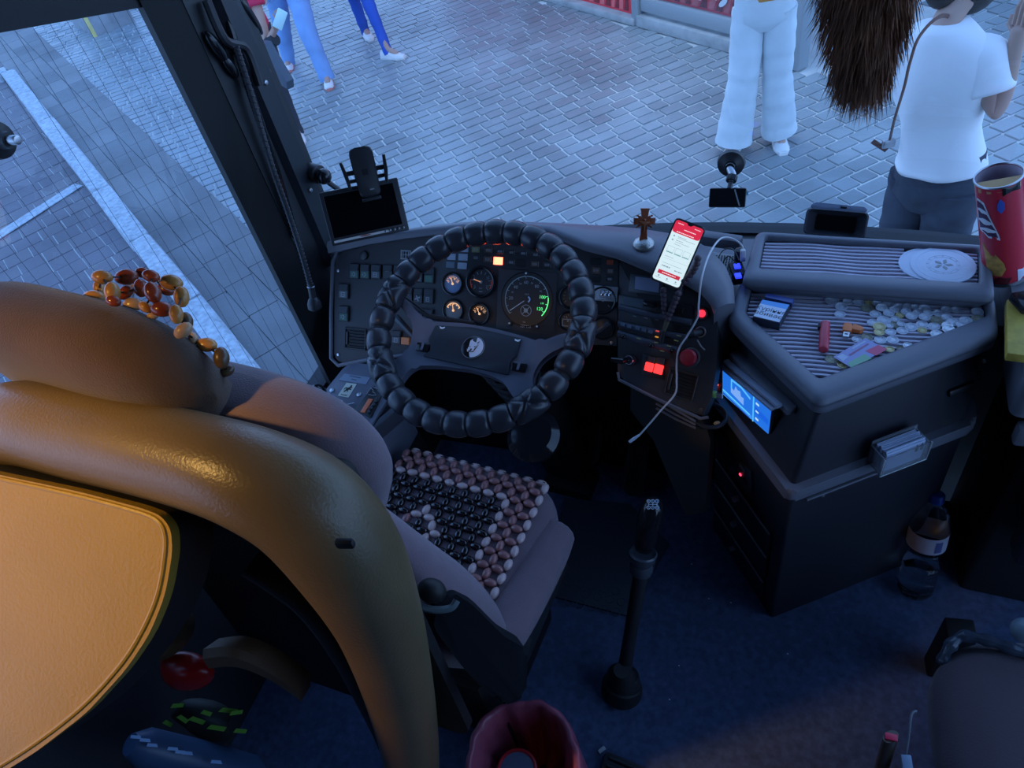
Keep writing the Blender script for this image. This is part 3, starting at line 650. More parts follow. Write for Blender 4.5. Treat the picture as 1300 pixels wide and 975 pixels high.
# under-dash void: side skirts so that nothing shows through
b = MB(); b.box(T(-.36, 1.425, .36), (1.58, .04, .71)); b.build('under_panel', DEEP, dash)
b = MB(); b.prism(I4, [(-1.17, 1.40), (-1.12, 1.23), (-1.08, 1.23), (-1.08, 1.5), (-1.17, 1.5)], .0, .60); b.build('side_skirt', DEEP, dash)
SWM = mat('switch_plastic', (.022, .022, .025), .35); SWG = mat('switch_green', (.02, .10, .055), .3); SWL = mat('switch_lens', (.10, .12, .12), .3)
def rocker(M, cf, x0, y0, x1, y1, lens, sym=None, h=.007):
    u0, v0 = cf(x0, y0); u1, v1 = cf(x1, y1); x, y, w_, hh = dims(M, (u0+u1)/2, (v0+v1)/2, u1-u0, v1-v0)
    b = MB(); b.box(M @ T(x, y, h/2), (w_*.93, hh*.95, h), .0012, 1)
    b.box(M @ T(x, y+hh*.25, h) @ RX(-.16), (w_*.86, hh*.42, .004), .001, 1)
    o = b.build('rocker_switch', SWM, dash)
    if lens: MB().box(M @ T(x, y-hh*.2, h+.0003), (w_*.72, hh*.42, .0014), .0005, 1).build('lens', lens, o)
    if sym:
        b = MB(); z = h+.0014
        if sym == 'lamp': b.prism(M @ T(x, y-hh*.2), arc(-w_*.05, 0, w_*.2, -PI/2, PI/2, w_*.06, 8), z, z+.0002); [b.box(M @ T(x-w_*.15, y-hh*.2+k*w_*.1, z), (w_*.16, w_*.03, .0003)) for k in (-1, 0, 1)]
        if sym == 'door': b.frame(M @ T(x, y-hh*.2), w_*.36, w_*.4, w_*.06, z, z+.0003); b.box(M @ T(x, y-hh*.2, z), (w_*.3, w_*.04, .0003))
        if sym == 'dash': b.box(M @ T(x, y+hh*.05, z), (w_*.35, w_*.08, .0003))
        if sym == 'fan': [b.flat(M @ T(x, y-hh*.15) @ RZ(k*PI/2+.4), ell(w_*.17, 0, w_*.15, w_*.07, 10), z+.0002) for k in range(4)]
        b.build('symbol', GREYP, o, smooth=False)
    return o
for q in ((190, 240, 258, 348, SWG, 'lamp'), (262, 243, 330, 350, SWG, 'lamp'), (335, 245, 405, 350, SWL, 'door'), (418, 247, 485, 350, None, 'dash'), (490, 250, 552, 352, None, None), (622, 280, 692, 372, SWL, 'door'), (700, 268, 770, 380, SWG, None),
          (555, 405, 622, 512, None, 'dash'), (628, 410, 692, 517, None, 'fan'), (697, 412, 765, 520, None, 'door'), (630, 545, 692, 625, None, 'dash'), (696, 553, 762, 628, None, 'dash'),
          (113, 378, 184, 486, SWL, 'door'), (115, 530, 184, 642, SWG, 'lamp')):
    rocker(MD, cA, *q)
rocker(MD, cA, 478, 698, 545, 796, SWL, 'door')
ORG = mat('orange_lens', (.75, .22, .06), .35); u, v = cA(578, 773); x, y, w_, hh = dims(MD, u, v, 10, 9)
MB().box(MD @ T(x, y, .006), (w_, hh, .012), .001, 1).build('warning_switch', ORG, dash)
def knob(M, u, v, r, h, m, name='knob', par=None, z0=0): 
    x, y = pm(M, u, v, z0); return MB().cyl(M @ T(x, y), r, z0, z0+h, 24, min(r, h)*.3).build(name, m, par or dash)
knob(MD, *cA(285, 186), .012, .006, SWM, 'round_plug')
for q in ((105, 868), (105, 290)): knob(MD, *cA(*q), .004, .002, METAL, 'screw')
# badge half hidden by the wheel
u, v = cA(572, 182); x, y = pm(MD, u, v); b = MB(); b.frame(MD @ T(x, y), .030, .024, .003, 0, .002); [b.box(MD @ T(x+dx, y, .001), (.002, .018, .002)) for dx in (-.008, 0, .008)]; b.box(MD @ T(x, y, .001), (.024, .002, .002)); b.build('badge', GREYP, dash)
def vent(M, u0, v0, u1, v1, n, par=dash):
    x, y, w_, hh = dims(M, (u0+u1)/2, (v0+v1)/2, u1-u0, v1-v0)
    o = MB().box(M @ T(x, y, .0005), (w_, hh, .001)).build('air_vent', DEEP, par)
    MB().frame(M @ T(x, y), w_, hh, .004, 0, .005, .001).build('vent_frame', SWM, o)
    for k in range(n): MB().box(M @ T(x+w_*.09, y-hh*.42+hh*.84*(k+.5)/n, .002) @ RX(.5), (w_*.74, .0018, .005)).build('slat', BLK, o)
    MB().box(M @ T(x-w_*.38, y, .003), (.006, hh*.6, .005), .001, 1).build('thumb_wheel', SWM, o)
vent(MD, *cA(152, 685), *cA(300, 832), 6)
# warning lamp grid
cell_cols = {'w': mat('pale_lens', (.32, .36, .42), .3), 'g': mat('grey_lens', (.10, .14, .17), .3), 'y': mat('yellow_lens', (.20, .20, .09), .3), 'b': mat('brown_lens', (.10, .065, .05), .3), 'd': mat('dark_lens', (.03, .032, .036), .3), 'k': DEEP,
             'o': mat('orange_dim_lens', (.35, .08, .04), .3), 'R': mat('lit_red_lens', (.9, .1, .05), .3, emit=((1, .10, .05), 9))}
def cell(cf, x0, y0, x1, y1, kx):
    u0, v0 = cf(x0, y0); u1, v1 = cf(x1, y1); x, y, w_, hh = dims(MD, (u0+u1)/2, (v0+v1)/2, u1-u0, v1-v0)
    o = MB().box(MD @ T(x, y, .001), (w_*.96, hh*.96, .003), .0008, 1).build('indicator_lamp', cell_cols[kx], dash)
    if kx in 'dby':
        b = MB(); b.frame(MD @ T(x, y), w_*.5, hh*.4, .0009, .0025, .0028); b.box(MD @ T(x, y, .0026), (w_*.4, .0008, .0004)); b.build('symbol', GREYP, o, smooth=False)
    return o
for q in ((60, 165, 142, 226, 'w'), (165, 165, 255, 233, 'w'), (48, 240, 132, 303, 'g'), (157, 250, 247, 314, 'w'), (185, 95, 262, 152, 'w'), (293, 98, 368, 155, 'y'), (300, 178, 366, 232, 'd'), (408, 190, 482, 250, 'b'), (500, 197, 590, 272, 'R'),
          (635, 225, 705, 272, 'd'), (715, 215, 808, 290, 'k'), (855, 238, 932, 292, 'b'), (970, 245, 1052, 302, 'd'), (415, 108, 490, 160, 'b'), (525, 120, 600, 168, 'd'), (638, 130, 705, 178, 'd'), (750, 140, 820, 186, 'd'), (865, 150, 940, 200, 'd')): cell(cB, *q)
for q in ((428, 180, 482, 220, 'o'), (305, 170, 388, 225, 'k'), (310, 237, 382, 292, 'b'), (428, 245, 486, 292, 'b'), (310, 305, 382, 355, 'k'), (425, 312, 480, 350, 'd')): cell(cC, *q)
knob(MD, *cC(531, 158), .0042, .002, METAL, 'screw')
MB().prism(MD, loc2(MD, [cB(20, 90), cB(1060, 190), cB(1060, 312), cB(10, 320)]), -.001, .0008).build('lamp_cluster_plate', SWM, dash)
# gauges
WARM = mat('lit_warm_print', (.8, .5, .25), .5, emit=((1, .50, .22), .9)); BEZ = mat('gauge_bezel', (.012, .012, .014), .25)
RIM_W = mat('gauge_glass_rim', (.25, .27, .30), .2)
def gauge(M, u, v, rpx, dial, marks, a0, a1, nm, needle, fat=False, par=None):
    x, y, w_, hh = dims(M, u, v, rpx*2, rpx*2.0); r = hh/2; G = M @ T(x, y)
    o = MB().ring(G, r*1.06, r*.14, 36, 8, z=.003).build('gauge', BEZ, dash)
    MB().cyl(G, r*.97, -.004, .0008, 36).build('dial', dial, o)
    b = MB()
    for k in range(nm):
        a = a0+(a1-a0)*k/(nm-1); L = r*(.22 if (k % 2 == 0) else .12)
        b.box(G @ RZ(a) @ T(r*.80-L/2, 0, .0012), (L, r*(.09 if fat else .04), .0006))
    if fat: b.prism(G, arc(0, 0, r*.8, a1, a0, r*.09, 14), .001, .0014)
    b.build('scale_marks', marks, o, smooth=False)
    b = MB(); b.box(G @ RZ(needle) @ T(r*.28, 0, .002), (r*.75, r*.06, .0008)); b.cyl(G, r*.12, .001, .003, 12); b.build('needle', marks, o)
    return o, G, r
PALE = mat('pale_dial', (.20, .27, .42), .25); DK = mat('dark_dial', (.025, .025, .03), .3); CRM = mat('cream_dial', (.22, .21, .20), .25)
for uv, dial, nl, fat in (((*cB(112, 452),), PALE, 1.9, False), ((*cB(118, 706),), CRM, 1.75, True), ((*cB(368, 738),), DK, 2.1, False)):
    o, G, r = gauge(MD, *uv, 12.6, dial, WARM, 2.7, .45, 9, nl, fat)
    if not fat:
        for k, tx in enumerate(('0', '4', '8', '12')):
            a = 2.75-2.3*k/3; me = textmesh(tx, r*.34); b = MB(); b.add(me, G @ T(math.cos(a)*r*.52, math.sin(a)*r*.52, .0014)); b.build('numeral', WARM, o, smooth=False)
RG = mat('red_arc', (.5, .06, .04), .5, emit=((1, .12, .06), .12)); OPR = mat('orange_needle', (.9, .4, .2), .5, emit=((1, .4, .15), .7))
o, G, r = gauge(MD, *cB(382, 435), 17.5, DK, GREYP, 3.9, -.75, 11, 2.85)
MB().prism(G, arc(0, 0, r*.86, PI*1.18, PI*.95, r*.05, 8), .001, .0014).build('red_band', RG, o); MB().prism(G, arc(0, 0, r*.86, .2, -.6, r*.05, 8), .001, .0014).build('red_band', RG, o)
MB().box(G @ RZ(2.85) @ T(r*.3, 0, .0035), (r*.55, r*.05, .001)).build('lit_needle', OPR, o)
for k, tx in enumerate(('0', '5', '9', '20', '25')):
    a = 3.75-4.3*k/4; b = MB(); b.add(textmesh(tx, r*.24), G @ T(math.cos(a)*r*.6, math.sin(a)*r*.6, .0014)); b.build('numeral', GREYP, o, smooth=False)
b = MB(); b.add(textmesh('bar', r*.2), G @ T(0, -r*.45, .0014)); b.box(G @ T(0, -r*.7, .0012), (r*.28, r*.06, .0005)); b.build('legend', GREYP, o, smooth=False)
# right hand gauges partly behind the rim
gauge(MD, *cC(150, 470), 13, DK, GREYP, 3.9, -.75, 11, .9); gauge(MD, *cC(130, 655), 10.5, DK, GREYP, 3.9, -.7, 7, 2.0)
x, y = pm(MD, *cC(120, 668)); MB().frame(MD @ T(x, y), .022, .018, .002, .001, .004).build('display_frame', GREYP, dash)
o, G, r = gauge(MD, *cC(400, 495), 15.5, DEEP, GREYP, 3.9, -.7, 3, .9)
x, y = pm(MD, *cC(402, 710)); G = MD @ T(x, y); o = MB().ring(G, .026, .003, 32, 8, z=.003).build('light_switch', BEZ, dash)
MB().cyl(G, .024, -.002, .006, 30, .003).build('rotary_disc', SWM, o); MB().box(G @ RZ(.72) @ T(0, 0, .014), (.044, .011, .02), .003, 2).build('grip_bar', mat('satin_black', (.05, .055, .065), .25), o)
knob(MD, *cC(465, 824), .0042, .002, METAL, 'screw')
# tachograph
TP = mat('tacho_plate', (.040, .036, .038), .55); LITG = mat('lit_green', (.1, .6, .2), .5, emit=((.12, 1, .28), 1.1)); PRT = mat('tacho_print', (.45, .46, .46), .5); SLV = mat('silver_arc', (.42, .50, .48), .4)
tp = loc2(MD, [cB(555, 308), cB(1112, 352), cB(1078, 935), cB(530, 870)])
tt = MB().prism(MD, tp, 0, .005, .001).build('tachograph', TP, dash)
b = MB(); 
gx, gy = pm(MD, *cB(815, 600), .005); x2, y2 = pm(MD, *cB(1020, 600), .005); R = (x2-gx)*1.03; G = MD @ T(gx, gy, .005)
MB().ring(G @ T(0, 0), R*1.17, .0016, 48, 6).build('dial_ring', BEZ, tt)
MB().cyl(G, R*1.15, -.001, .0005, 48).build('dial', mat('tacho_dial', (.03, .03, .032), .35), tt)
a0, a1 = math.radians(222), math.radians(-42); av = lambda k: a0+(a1-a0)*k/12.5
MB().prism(G, arc(0, 0, R, math.radians(222), math.radians(8), R*.035, 40), .0006, .001).build('scale_arc', SLV, tt, smooth=False)
MB().prism(G, arc(0, 0, R, math.radians(8), math.radians(-42), R*.04, 14), .0006, .001).build('lit_scale_arc', LITG, tt, smooth=False)
b = MB(); g = MB()
for k in range(0, 13): (b if k < 9.8 else g).box(G @ RZ(av(k)) @ T(R*.93, 0, .0009), (R*.1, R*.02, .0004))
for k, tx in ((2, '20'), (3, '30'), (4, '40'), (5, '50'), (6, '60'), (7, '70'), (8, '80'), (9, '90'), (10, '100'), (11, '110'), (12, '120')):
    (b if k < 9.8 else g).add(textmesh(tx, R*(.20 if k % 2 == 0 else .11)), G @ T(math.cos(av(k))*R*.72, math.sin(av(k))*R*.72, .0009))
b.add(textmesh('km/h', R*.1), G @ T(0, R*.22, .0009)); b.add(textmesh('km', R*.1), G @ T(-R*.05, -R*.98, .0009)); b.add(textmesh('187416', R*.17), G @ T(R*.02, -R*1.17, .001))
b.build('numerals', PRT, tt, smooth=False); g.build('lit_numerals', LITG, tt, smooth=False)
b = MB(); b.box(G @ RZ(math.radians(216)) @ T(R*.52, 0, .002), (R*.78, R*.03, .001)); b.build('needle', WHITE, tt)
b = MB(); b.prism(G @ T(R*.05, 0), arc(0, 0, R*.14, -1.2, 1.3, R*.06, 12), .003, .004); b.build('painted_glint', mat('blue_glint', (.5, .7, .9), .3), tt)  # pale crescent modelled as a glint at the dial centre
b = MB(); b.ring(G @ T(0, -R*.48), R*.24, .0007, 28, 6, z=.001); b.cyl(G @ T(0, -R*.48), R*.09, 0, .003, 14); [b.box(G @ T(0, -R*.48, .001) @ RZ(PI/4+k*PI/2) @ T(R*.15, 0), (R*.12, R*.03, .001)) for k in range(4)]; b.build('clock_dial', PRT, tt)
for q in (cB(815, 358), cB(655, 832), cB(915, 862)): knob(MD, *q, .0055, .006, BLK, 'lock_knob', tt, .005)
for q in (cB(808, 352), cB(650, 828), cB(912, 858)): knob(MD, *q, .0022, .001, WHITE, 'painted_highlight', tt, .011)  # white dots painted as highlights on the black knobs
# tiny silver icon plate
ic = loc2(MD, [cC(333, 378), cC(519, 394), cC(508, 508), cC(336, 494)], .004); cxm = sum(p[0] for p in ic)/4; cym = sum(p[1] for p in ic)/4
icn = MB().prism(MD, ic, .002, .006, .001).build('icon_plate', mat('antique_silver', (.42, .43, .45), .3, .85, bump=(300, .8))); tag(icn, 'small silver relief plate of three saints fixed on the dashboard right of the wheel', 'icon plate')
b = MB()
for k in (-1, 0, 1):
    X = cxm+k*.0092+.0; M = MD @ T(X, cym, .006)
    b.ring(M @ T(0, .0045), .0033, .0004, 16, 5); b.ball(M @ T(0, .0045), (.0018, .0018, .0012), 8, 6); b.ball(M @ T(0, -.003), (.0032, .005, .0015), 8, 6)
    b.frame(M, .0088, .019, .0006, 0, .001)
b.build('saint_relief', CHROME, icn)

# ---- centre stack details
def sdim(x0, y0, x1, y1, cf=cD, h=0):
    u0, v0 = cf(x0, y0); u1, v1 = cf(x1, y1); x, y = pm(MS, (u0+u1)/2, (v0+v1)/2, h)
    ax = pm(MS, u1, (v0+v1)/2+(u1-u0)*.12, h); cy_ = pm(MS, (u0+u1)/2, v1, h)
    return x, y, abs(ax[0]-x)*2, abs(cy_[1]-y)*2
SB = mat('stack_slate', (.055, .06, .075), .4); SLIP = mat('lip_plastic', (.075, .085, .11), .3)
def spoly(pts, z0, z1, m, name, bev=.001, cf=cD, par=dash): return MB().prism(MS, loc2(MS, [cf(*p) for p in pts]), z0, z1, bev).build(name, m, par)
o = spoly([(350, 500), (590, 530), (580, 662), (335, 632)], 0, .004, SB, 'display_frame')
spoly([(388, 522), (562, 545), (556, 640), (382, 612)], .004, .0048, mat('lilac_display', (.26, .29, .40), .2), 'screen', 0, par=o)
o = spoly([(268, 655), (800, 735), (800, 905), (262, 740)], 0, .006, SWM, 'radio')
spoly([(305, 668), (448, 690), (440, 752), (300, 728)], .006, .007, mat('radio_display', (.10, .12, .14), .15), 'radio_display', 0, par=o)
x, y = pm(MS, *cD(500, 722), .006); MB().box(MS @ T(x, y, .016), (.030, .014, .02), .005, 2).build('volume_lever', GLOSS, o)
x, y = pm(MS, *cD(690, 760), .006); MB().box(MS @ T(x, y, .009), (.028, .012, .006), .001, 1).build('memory_slot', DEEP, o)
b = MB(); 
for k in range(5): 
    x, y = pm(MS, *cD(380+k*80, 812+k*12), .004); b.box(MS @ T(x, y, .006), (.008, .0015, .003))
b.build('button_marks', GREYP, o)
b = MB(); b.tube([MS @ V((*pm(MS, *cD(x, y), .008), .008)) for x, y in ((265, 745), (400, 780), (560, 815), (700, 840), (790, 858))], .0085, 10, flat=.7); b.build('lip', SLIP, dash)
b = MB(); b.tube([MS @ V((*pm(MS, *cD(x, y), .006), .006)) for x, y in ((258, 868), (400, 900), (560, 932), (700, 958), (760, 968))], .0085, 10, flat=.7); o = b.build('heater_panel', SLIP, dash)
for k, x0 in enumerate((290, 338, 398, 446, 492)):
    x, y = pm(MS, *cD(x0, 872+k*13), .012); MB().box(MS @ T(x, y, .013), (.0105, .008, .004), .001, 1).build('button', mat('slate_button', (.10, .13, .19), .35), o)
for (x0, y0, m) in ((545, 920, mat('red_mark', (.6, .06, .06), .4, emit=((1, .1, .08), .5))), (540, 962, mat('orange_mark', (.8, .3, .05), .4, emit=((1, .4, .05), .5)))):
    x, y = pm(MS, *cD(x0, y0), .012); MB().box(MS @ T(x, y, .014), (.008, .003, .002)).build('colour_mark', m, o)
b = MB(); b.tube([MS @ V((*pm(MS, *cE(x, y), .008), .008)) for x, y in ((150, 145), (300, 192), (450, 232), (560, 262), (610, 275))], .0105, 10, flat=.7); o = b.build('slider_panel', SLIP, dash)
YW = mat('yellow_mark', (.6, .5, .15), .5)
for (x0, y0) in ((310, 182), (445, 212), (545, 240), (490, 278), (620, 160), (600, 198)):
    x, y = pm(MS, *cE(x0, y0), .017); MB().box(MS @ T(x, y, .0165), (.010, .0018, .002)).build('yellow_mark', YW, o)
b = MB()
for (x0, y0) in ((195, 165), (410, 235), (560, 270)):
    x, y = pm(MS, *cE(x0, y0), .014); b.ball(MS @ T(x, y, .016), (.007, .006, .006), 10, 8)
b.build('slider_knobs', GLOSS, o)
spoly([(345, 300), (512, 340), (505, 500), (335, 465)], 0, .004, SWM, 'switch_frame', cf=cE)
LR = mat('lit_red_switch', (.9, .04, .04), .35, emit=((1, .03, .03), 2.2))
for q in ((358, 368, 420, 436), (430, 382, 495, 456)):
    x, y, w_, hh = sdim(*q, cf=cE, h=.008); o = MB().box(MS @ T(x, y, .007), (w_, hh, .006), .0012, 1).build('lit_red_switch', LR, dash)
    MB().box(MS @ T(x, y+hh*.93, .005), (w_*.92, hh*.72, .005), .001, 1).build('switch_cap', mat('plum_cap', (.05, .035, .05), .4), o)
# ignition
x, y = pm(MS, *cE(248, 345)); o = MB().cyl(MS @ T(x, y), .014, 0, .012, 22, .003).build('ignition_lock', BLK, dash)
MB().ring(MS @ T(x, y), .010, .0012, 20, 6, z=.012).build('lock_ring', CHROME, o)
b = MB(); b.tube([MS @ V((x, y, .012)), MS @ V((x-.008, y-.004, .03)), MS @ V((x-.034, y-.006, .036))], [.004, .007, .005], 10); b.build('key', GLOSS, o)
# emergency stop
x, y = pm(MS, *cE(715, 325)); o = MB().ring(MS @ T(x, y), .019, .003, 28, 8, z=.002).build('stop_button', METAL, dash)
EM = mat('red_button', (.42, .02, .035), .35); MB().lathe(MS @ T(x, y), [(.008, 0), (.009, .014), (.0185, .018), (.0195, .023), (.016, .028), (.008, .0305)], 26).build('mushroom_cap', EM, o)
x, y = pm(MS, *cD(868, 792)); o = MB().ring(MS @ T(x, y), .013, .003, 24, 8, z=.002).build('warning_light', SWM, dash)
MB().ball(MS @ T(x, y, .002), (.0085, .0085, .004), 14, 8).build('red_lens', mat('red_glow', (.8, .03, .05), .3, emit=((1, .03, .06), 1.6)), o)
for q in (cD(942, 686), cE(795, 738)): x, y = pm(MS, *q); MB().cyl(MS @ T(x, y), .006, 0, .003, 14, .001).build('screw', BLK, dash)
vent(MS, *cE(520, 425), *cE(760, 648), 7)
x, y = pm(MS, *cE(790, 130)); o = MB().ring(MS @ T(x, y), .011, .002, 22, 6, z=.003).build('power_socket', METAL, dash)
p0 = MS @ V((x, y, .002)); b = MB(); b.tube([p0, MS @ V((x-.01, y-.006, .02)), MS @ V((x-.022, y-.012, .018))], [.008, .009, .006], 12); b.build('plug', BLK, o)
b = MB(); b.tube(smoothpath([MS @ V((x+.0, y-.018, .012)), MS @ V((x+.012, y-.03, .012)), MS @ V((x+.02, y-.036, .006))]), .0016, 6); b.build('plug_wire', mat('grey_wire', (.3, .28, .27), .5), o)
for k in range(3):
    b = MB(); b.tube([MS @ V((*pm(MS, *cE(x, y+k*36), -.01*k), -.01*k)) for x, y in ((445, 648), (600, 735), (750, 822-k*10))], .0028, 6); b.build('trim_strip', PAD, dash)
b = MB(); b.prism(MS, loc2(MS, [cE(250, 560), cE(445, 640), cE(760, 800), (893, 529), (902, 560), (895, 650), (870, 655), (830, 560), (800, 520)], -.06), -.10, -.06); b.build('lower_panel', DEEP, dash)
# small six button keypad low on the stack
p = pz(866, 583, .33); MK = frame(p, (.96, -.28, 0), (0, .6, .8)); kp = MB().box(MK, (.075, .085, .01), .002, 1).build('keypad', SWM, dash)
for r_ in range(2):
    for c_ in range(3): MB().box(MK @ T(-.022+.022*c_, .026-.022*r_, .007), (.013, .009, .005), .0015, 1).build('key', GREYP, kp)
b = MB(); b.add(textmesh('STOP A', .014), MK @ T(0, -.022, .0055)); b.build('lettering', GREYP, kp, smooth=False)

# ================================================================ STEERING WHEEL
T21 = math.radians(21.3); WC = V((-.627, 1.092, .872)); WD = .532
MW = frame(WC, (1, 0, 0), (0, math.cos(T21), math.sin(T21))); RR = WD/2-.0285
wheel = thing('steering_wheel', 'black coach steering wheel in a puffed leather cover with a dog head badge', 'steering wheel', WC)
def puff(kind):
    b = MB(); n = 31; d = 2*PI/n; rs = []; K = 10 if kind else 8; N = 20
    if kind: K, N = 26, 32
    half = d/2*(1.0 if not kind else 1.55)
    for i in range(K+1):
        f = -1+2*i/K; a = f*half; ring = []
        for j in range(N):
            q = 2*PI*j/N; 
            if not kind: r = .0290*(1-.22*abs(f)**3.0)
            else:
                qq = ((q-PI*.48+PI) % (2*PI))-PI; s = abs(abs(f)-abs(qq)/1.35)
                r = .0305*(1-.26*math.exp(-(s/.15)**2)-.14*abs(f)**5)
            ring.append(V(((RR+r*math.cos(q))*math.cos(a), (RR+r*math.cos(q))*math.sin(a), r*math.sin(q))))
        rs.append(ring)
    b.rings(rs); return b
def angw(u, v): x, y = pm(MW, u, v); return math.atan2(y, x)
spec = [angw(516, 380), angw(741, 428), angw(488, 462), angw(668, 510)]
spec.sort(); segs = []
d36 = 2*PI/31
for i, a in enumerate(spec):
    segs.append((a, True)); nx = spec[(i+1) % 4]+(2*PI if i == 3 else 0); gap = nx-a-2*d36*.775*2*.98
    gap = nx-a-2*(d36/2*1.55); n = max(1, round(gap/d36)); st_ = gap/n
    for k in range(n): segs.append((a+d36/2*1.55+st_*(k+.5), False))
pm0 = {}
for a, kx in segs:
    if kx not in pm0:
        o = puff(kx).build('grip_segment', LEATH, wheel, sharp=1.2); pm0[kx] = o.data
    else:
        o = bpy.data.objects.new('grip_segment', pm0[kx]); col.objects.link(o); o.parent = wheel
    o.location = (0, 0, 0); o.matrix_local = Matrix.Translation(-WC) @ MW @ RZ(a)
MB().ring(MW, RR, .020, 64, 10).build('rim_core', DEEP, wheel)
ho = [(514, 377), (529, 396), (545, 409), (587, 411), (628, 418), (662, 427), (686, 435), (707, 427), (727, 421), (733, 436), (702, 447), (688, 458), (679, 472), (676, 485), (680, 497), (656, 512), (647, 497), (639, 485), (623, 477), (597, 470), (558, 465), (529, 465), (518, 472), (506, 488), (494, 460), (516, 449), (522, 438), (525, 419), (521, 401), (506, 388)]
HUB = mat('hub_plastic', (.12, .125, .16), .42, bump=(700, .25)); HZ = -.018
MB().prism(MW, rpoly(loc2(MW, ho, HZ), .012, 3), -.035, HZ+.004, .005, 3).build('hub', HUB, wheel)
pd = [(553, 413), (600, 416), (662, 429), (656, 452), (648, 458), (645, 476), (600, 466), (536, 452), (548, 446), (546, 434), (543, 432)]
hp_ = MB().prism(MW, rpoly(loc2(MW, pd, HZ+.008), .004, 3), HZ, HZ+.010, .002).build('horn_pad', mat('horn_pad_plastic', (.026, .028, .036), .38, bump=(700, .2)), wheel)
for q in ((537, 441), (659, 466)):
    x, y = pm(MW, *q, HZ+.008); o = MB().box(MW @ T(x, y, HZ+.007) @ RZ(-.05), (.032, .020, .010), .002, 2).build('thumb_button', GLOSS, wheel)
    MB().box(MW @ T(x, y, HZ+.013), (.006, .018, .003), .001, 1).build('button_ridge', HUB, o)
for (u, v), s in (((561, 416), 1), ((657, 432), -1)):
    x, y = pm(MW, u, v, HZ+.011); b = MB(); b.prism(MW @ T(x, y, HZ+.0102), [(-.007*s, .0035), (0, .001), (.007*s, .003), (.006*s, -.001), (.001, -.003), (-.004*s, -.002)], 0, .0006); b.build('horn_symbol', WHITE, hp_, smooth=False)
x, y = pm(MW, 600.5, 441, HZ+.011); ME_ = MW @ T(x, y, HZ+.010)
MB().cyl(ME_, .0262, 0, .002, 40, .001).build('badge_disc', GLOSS, hp_)
MB().ring(ME_, .0262, .0012, 40, 6, z=.001).build('badge_ring', METAL, hp_)
EW = mat('badge_white', (.62, .66, .74), .4); r_ = .0245
hs = [(r_*math.cos(a), r_*math.sin(a)) for a in [math.radians(78-k*9) for k in range(0, 20)]]
b = MB(); b.prism(ME_, hs+[(-.006, -.012), (.004, -.001), (.010, .008), (.0135, .016), (.005, .010)], .002, .0026); b.build('badge_half', EW, hp_, smooth=False)
b = MB(); b.prism(ME_, [(-.009, .014), (-.0045, .019), (-.003, .0145), (.004, .012), (.010, .009), (.0125, .013), (.011, .004), (.006, -.003), (.003, -.009), (-.001, -.0125), (-.006, -.011), (-.010, -.012), (-.0125, -.006), (-.009, .0), (-.0095, .007)], .0026, .0032); b.build('dog_head', EW, hp_, smooth=False)
b = MB(); z = .0033
for pts in ([(-.009, .0), (-.004, .001), (-.006, -.0015)], [(.002, .001), (.007, .003), (.005, -.001)], [(-.006, -.005), (-.001, -.004), (-.0005, -.007), (-.004, -.008)], [(-.008, -.009), (-.003, -.0085), (.001, -.010), (-.003, -.0125), (-.007, -.0115)],
            [(-.0125, -.004), (-.010, -.003), (-.011, -.008)], [(.004, -.006), (.008, .001), (.0115, .008), (.0095, .001), (.006, -.007)], [(-.001, -.0125), (.004, -.009), (.007, -.007), (.003, -.012)]): b.prism(ME_, pts, z-.0002, z+.0003)
b.build('dog_markings', DEEP, hp_, smooth=False)
# column, bellows, stalks
b = MB(); c1 = MW @ V((0, -.02, -.09)); c2 = c1+V((.03, .13, -.30)); b.tube([c1, c1*.5+c2*.5, c2, V((-.60, 1.40, 0))], [.03, .05, .07, .09], 18); b.build('column', DEEP, wheel)
for k in range(6):
    MB().ring(along(c1.lerp(c2, .2+k*.13), c2-c1), .050+.002*k, .007, 24, 6).build('bellows_fold', BLK, wheel)
b = MB(); b.tube([MW @ V((-.03, .02, -.05)), MW @ V((*pm(MW, 545, 402, -.05), -.05)), MW @ V((*pm(MW, 512, 378, -.05), -.05))], [.009, .008, .010], 10, flat=.6); b.build('indicator_stalk', BLK, wheel)
b = MB(); b.tube([MW @ V((-.04, .0, -.06)), MW @ V((*pm(MW, 530, 432, -.06), -.06)), MW @ V((*pm(MW, 504, 404, -.06), -.06))], [.012, .011, .014], 10, flat=.6); b.build('wiper_stalk', SB, wheel)
p = pz(680, 540, .60); b = MB(); b.lathe(along(p+V((0, 0, -.06)), (-.05, -.45, 1)), [(.03, 0), (.062, .03), (.066, .05), (.05, .066), (.02, .07)], 26); b.build('adjuster_knob', GLOSS, wheel)

# ================================================================ LEFT SIDE CONSOLE
ML = frame(pz(470, 500, .66), (1, -.0, 0), (0, 1, .12))
def l2(pts, h=0): return loc2(ML, pts, h)
def cF(x, y): return (400+x/10.83, 460+y/10.83)
sc_ = thing('side_console', 'black plastic side console left of the driver seat with stickers and an orange button', 'console', ML.translation-V((0, 0, .6)))
MB().prism(ML, rpoly(l2([(414, 494), (436, 467), (448, 460), (470, 463), (490, 478), (500, 492), (470, 543), (440, 560), (400, 560), (395, 520)]), .008, 3), -.20, 0, .006).build('top', HUB, sc_)
MB().prism(ML, l2([(440, 468), (470, 466), (500, 490), (470, 545), (440, 555), (412, 540)]), -.62, -.19).build('base', DEEP, sc_)
st1 = MB().prism(ML, l2([cF(405, 158), cF(760, 212), cF(700, 308), (cF(328, 245))]), .0004, .0012).build('text_label', mat('bluegrey_label', (.22, .26, .33), .4), sc_)
b = MB()
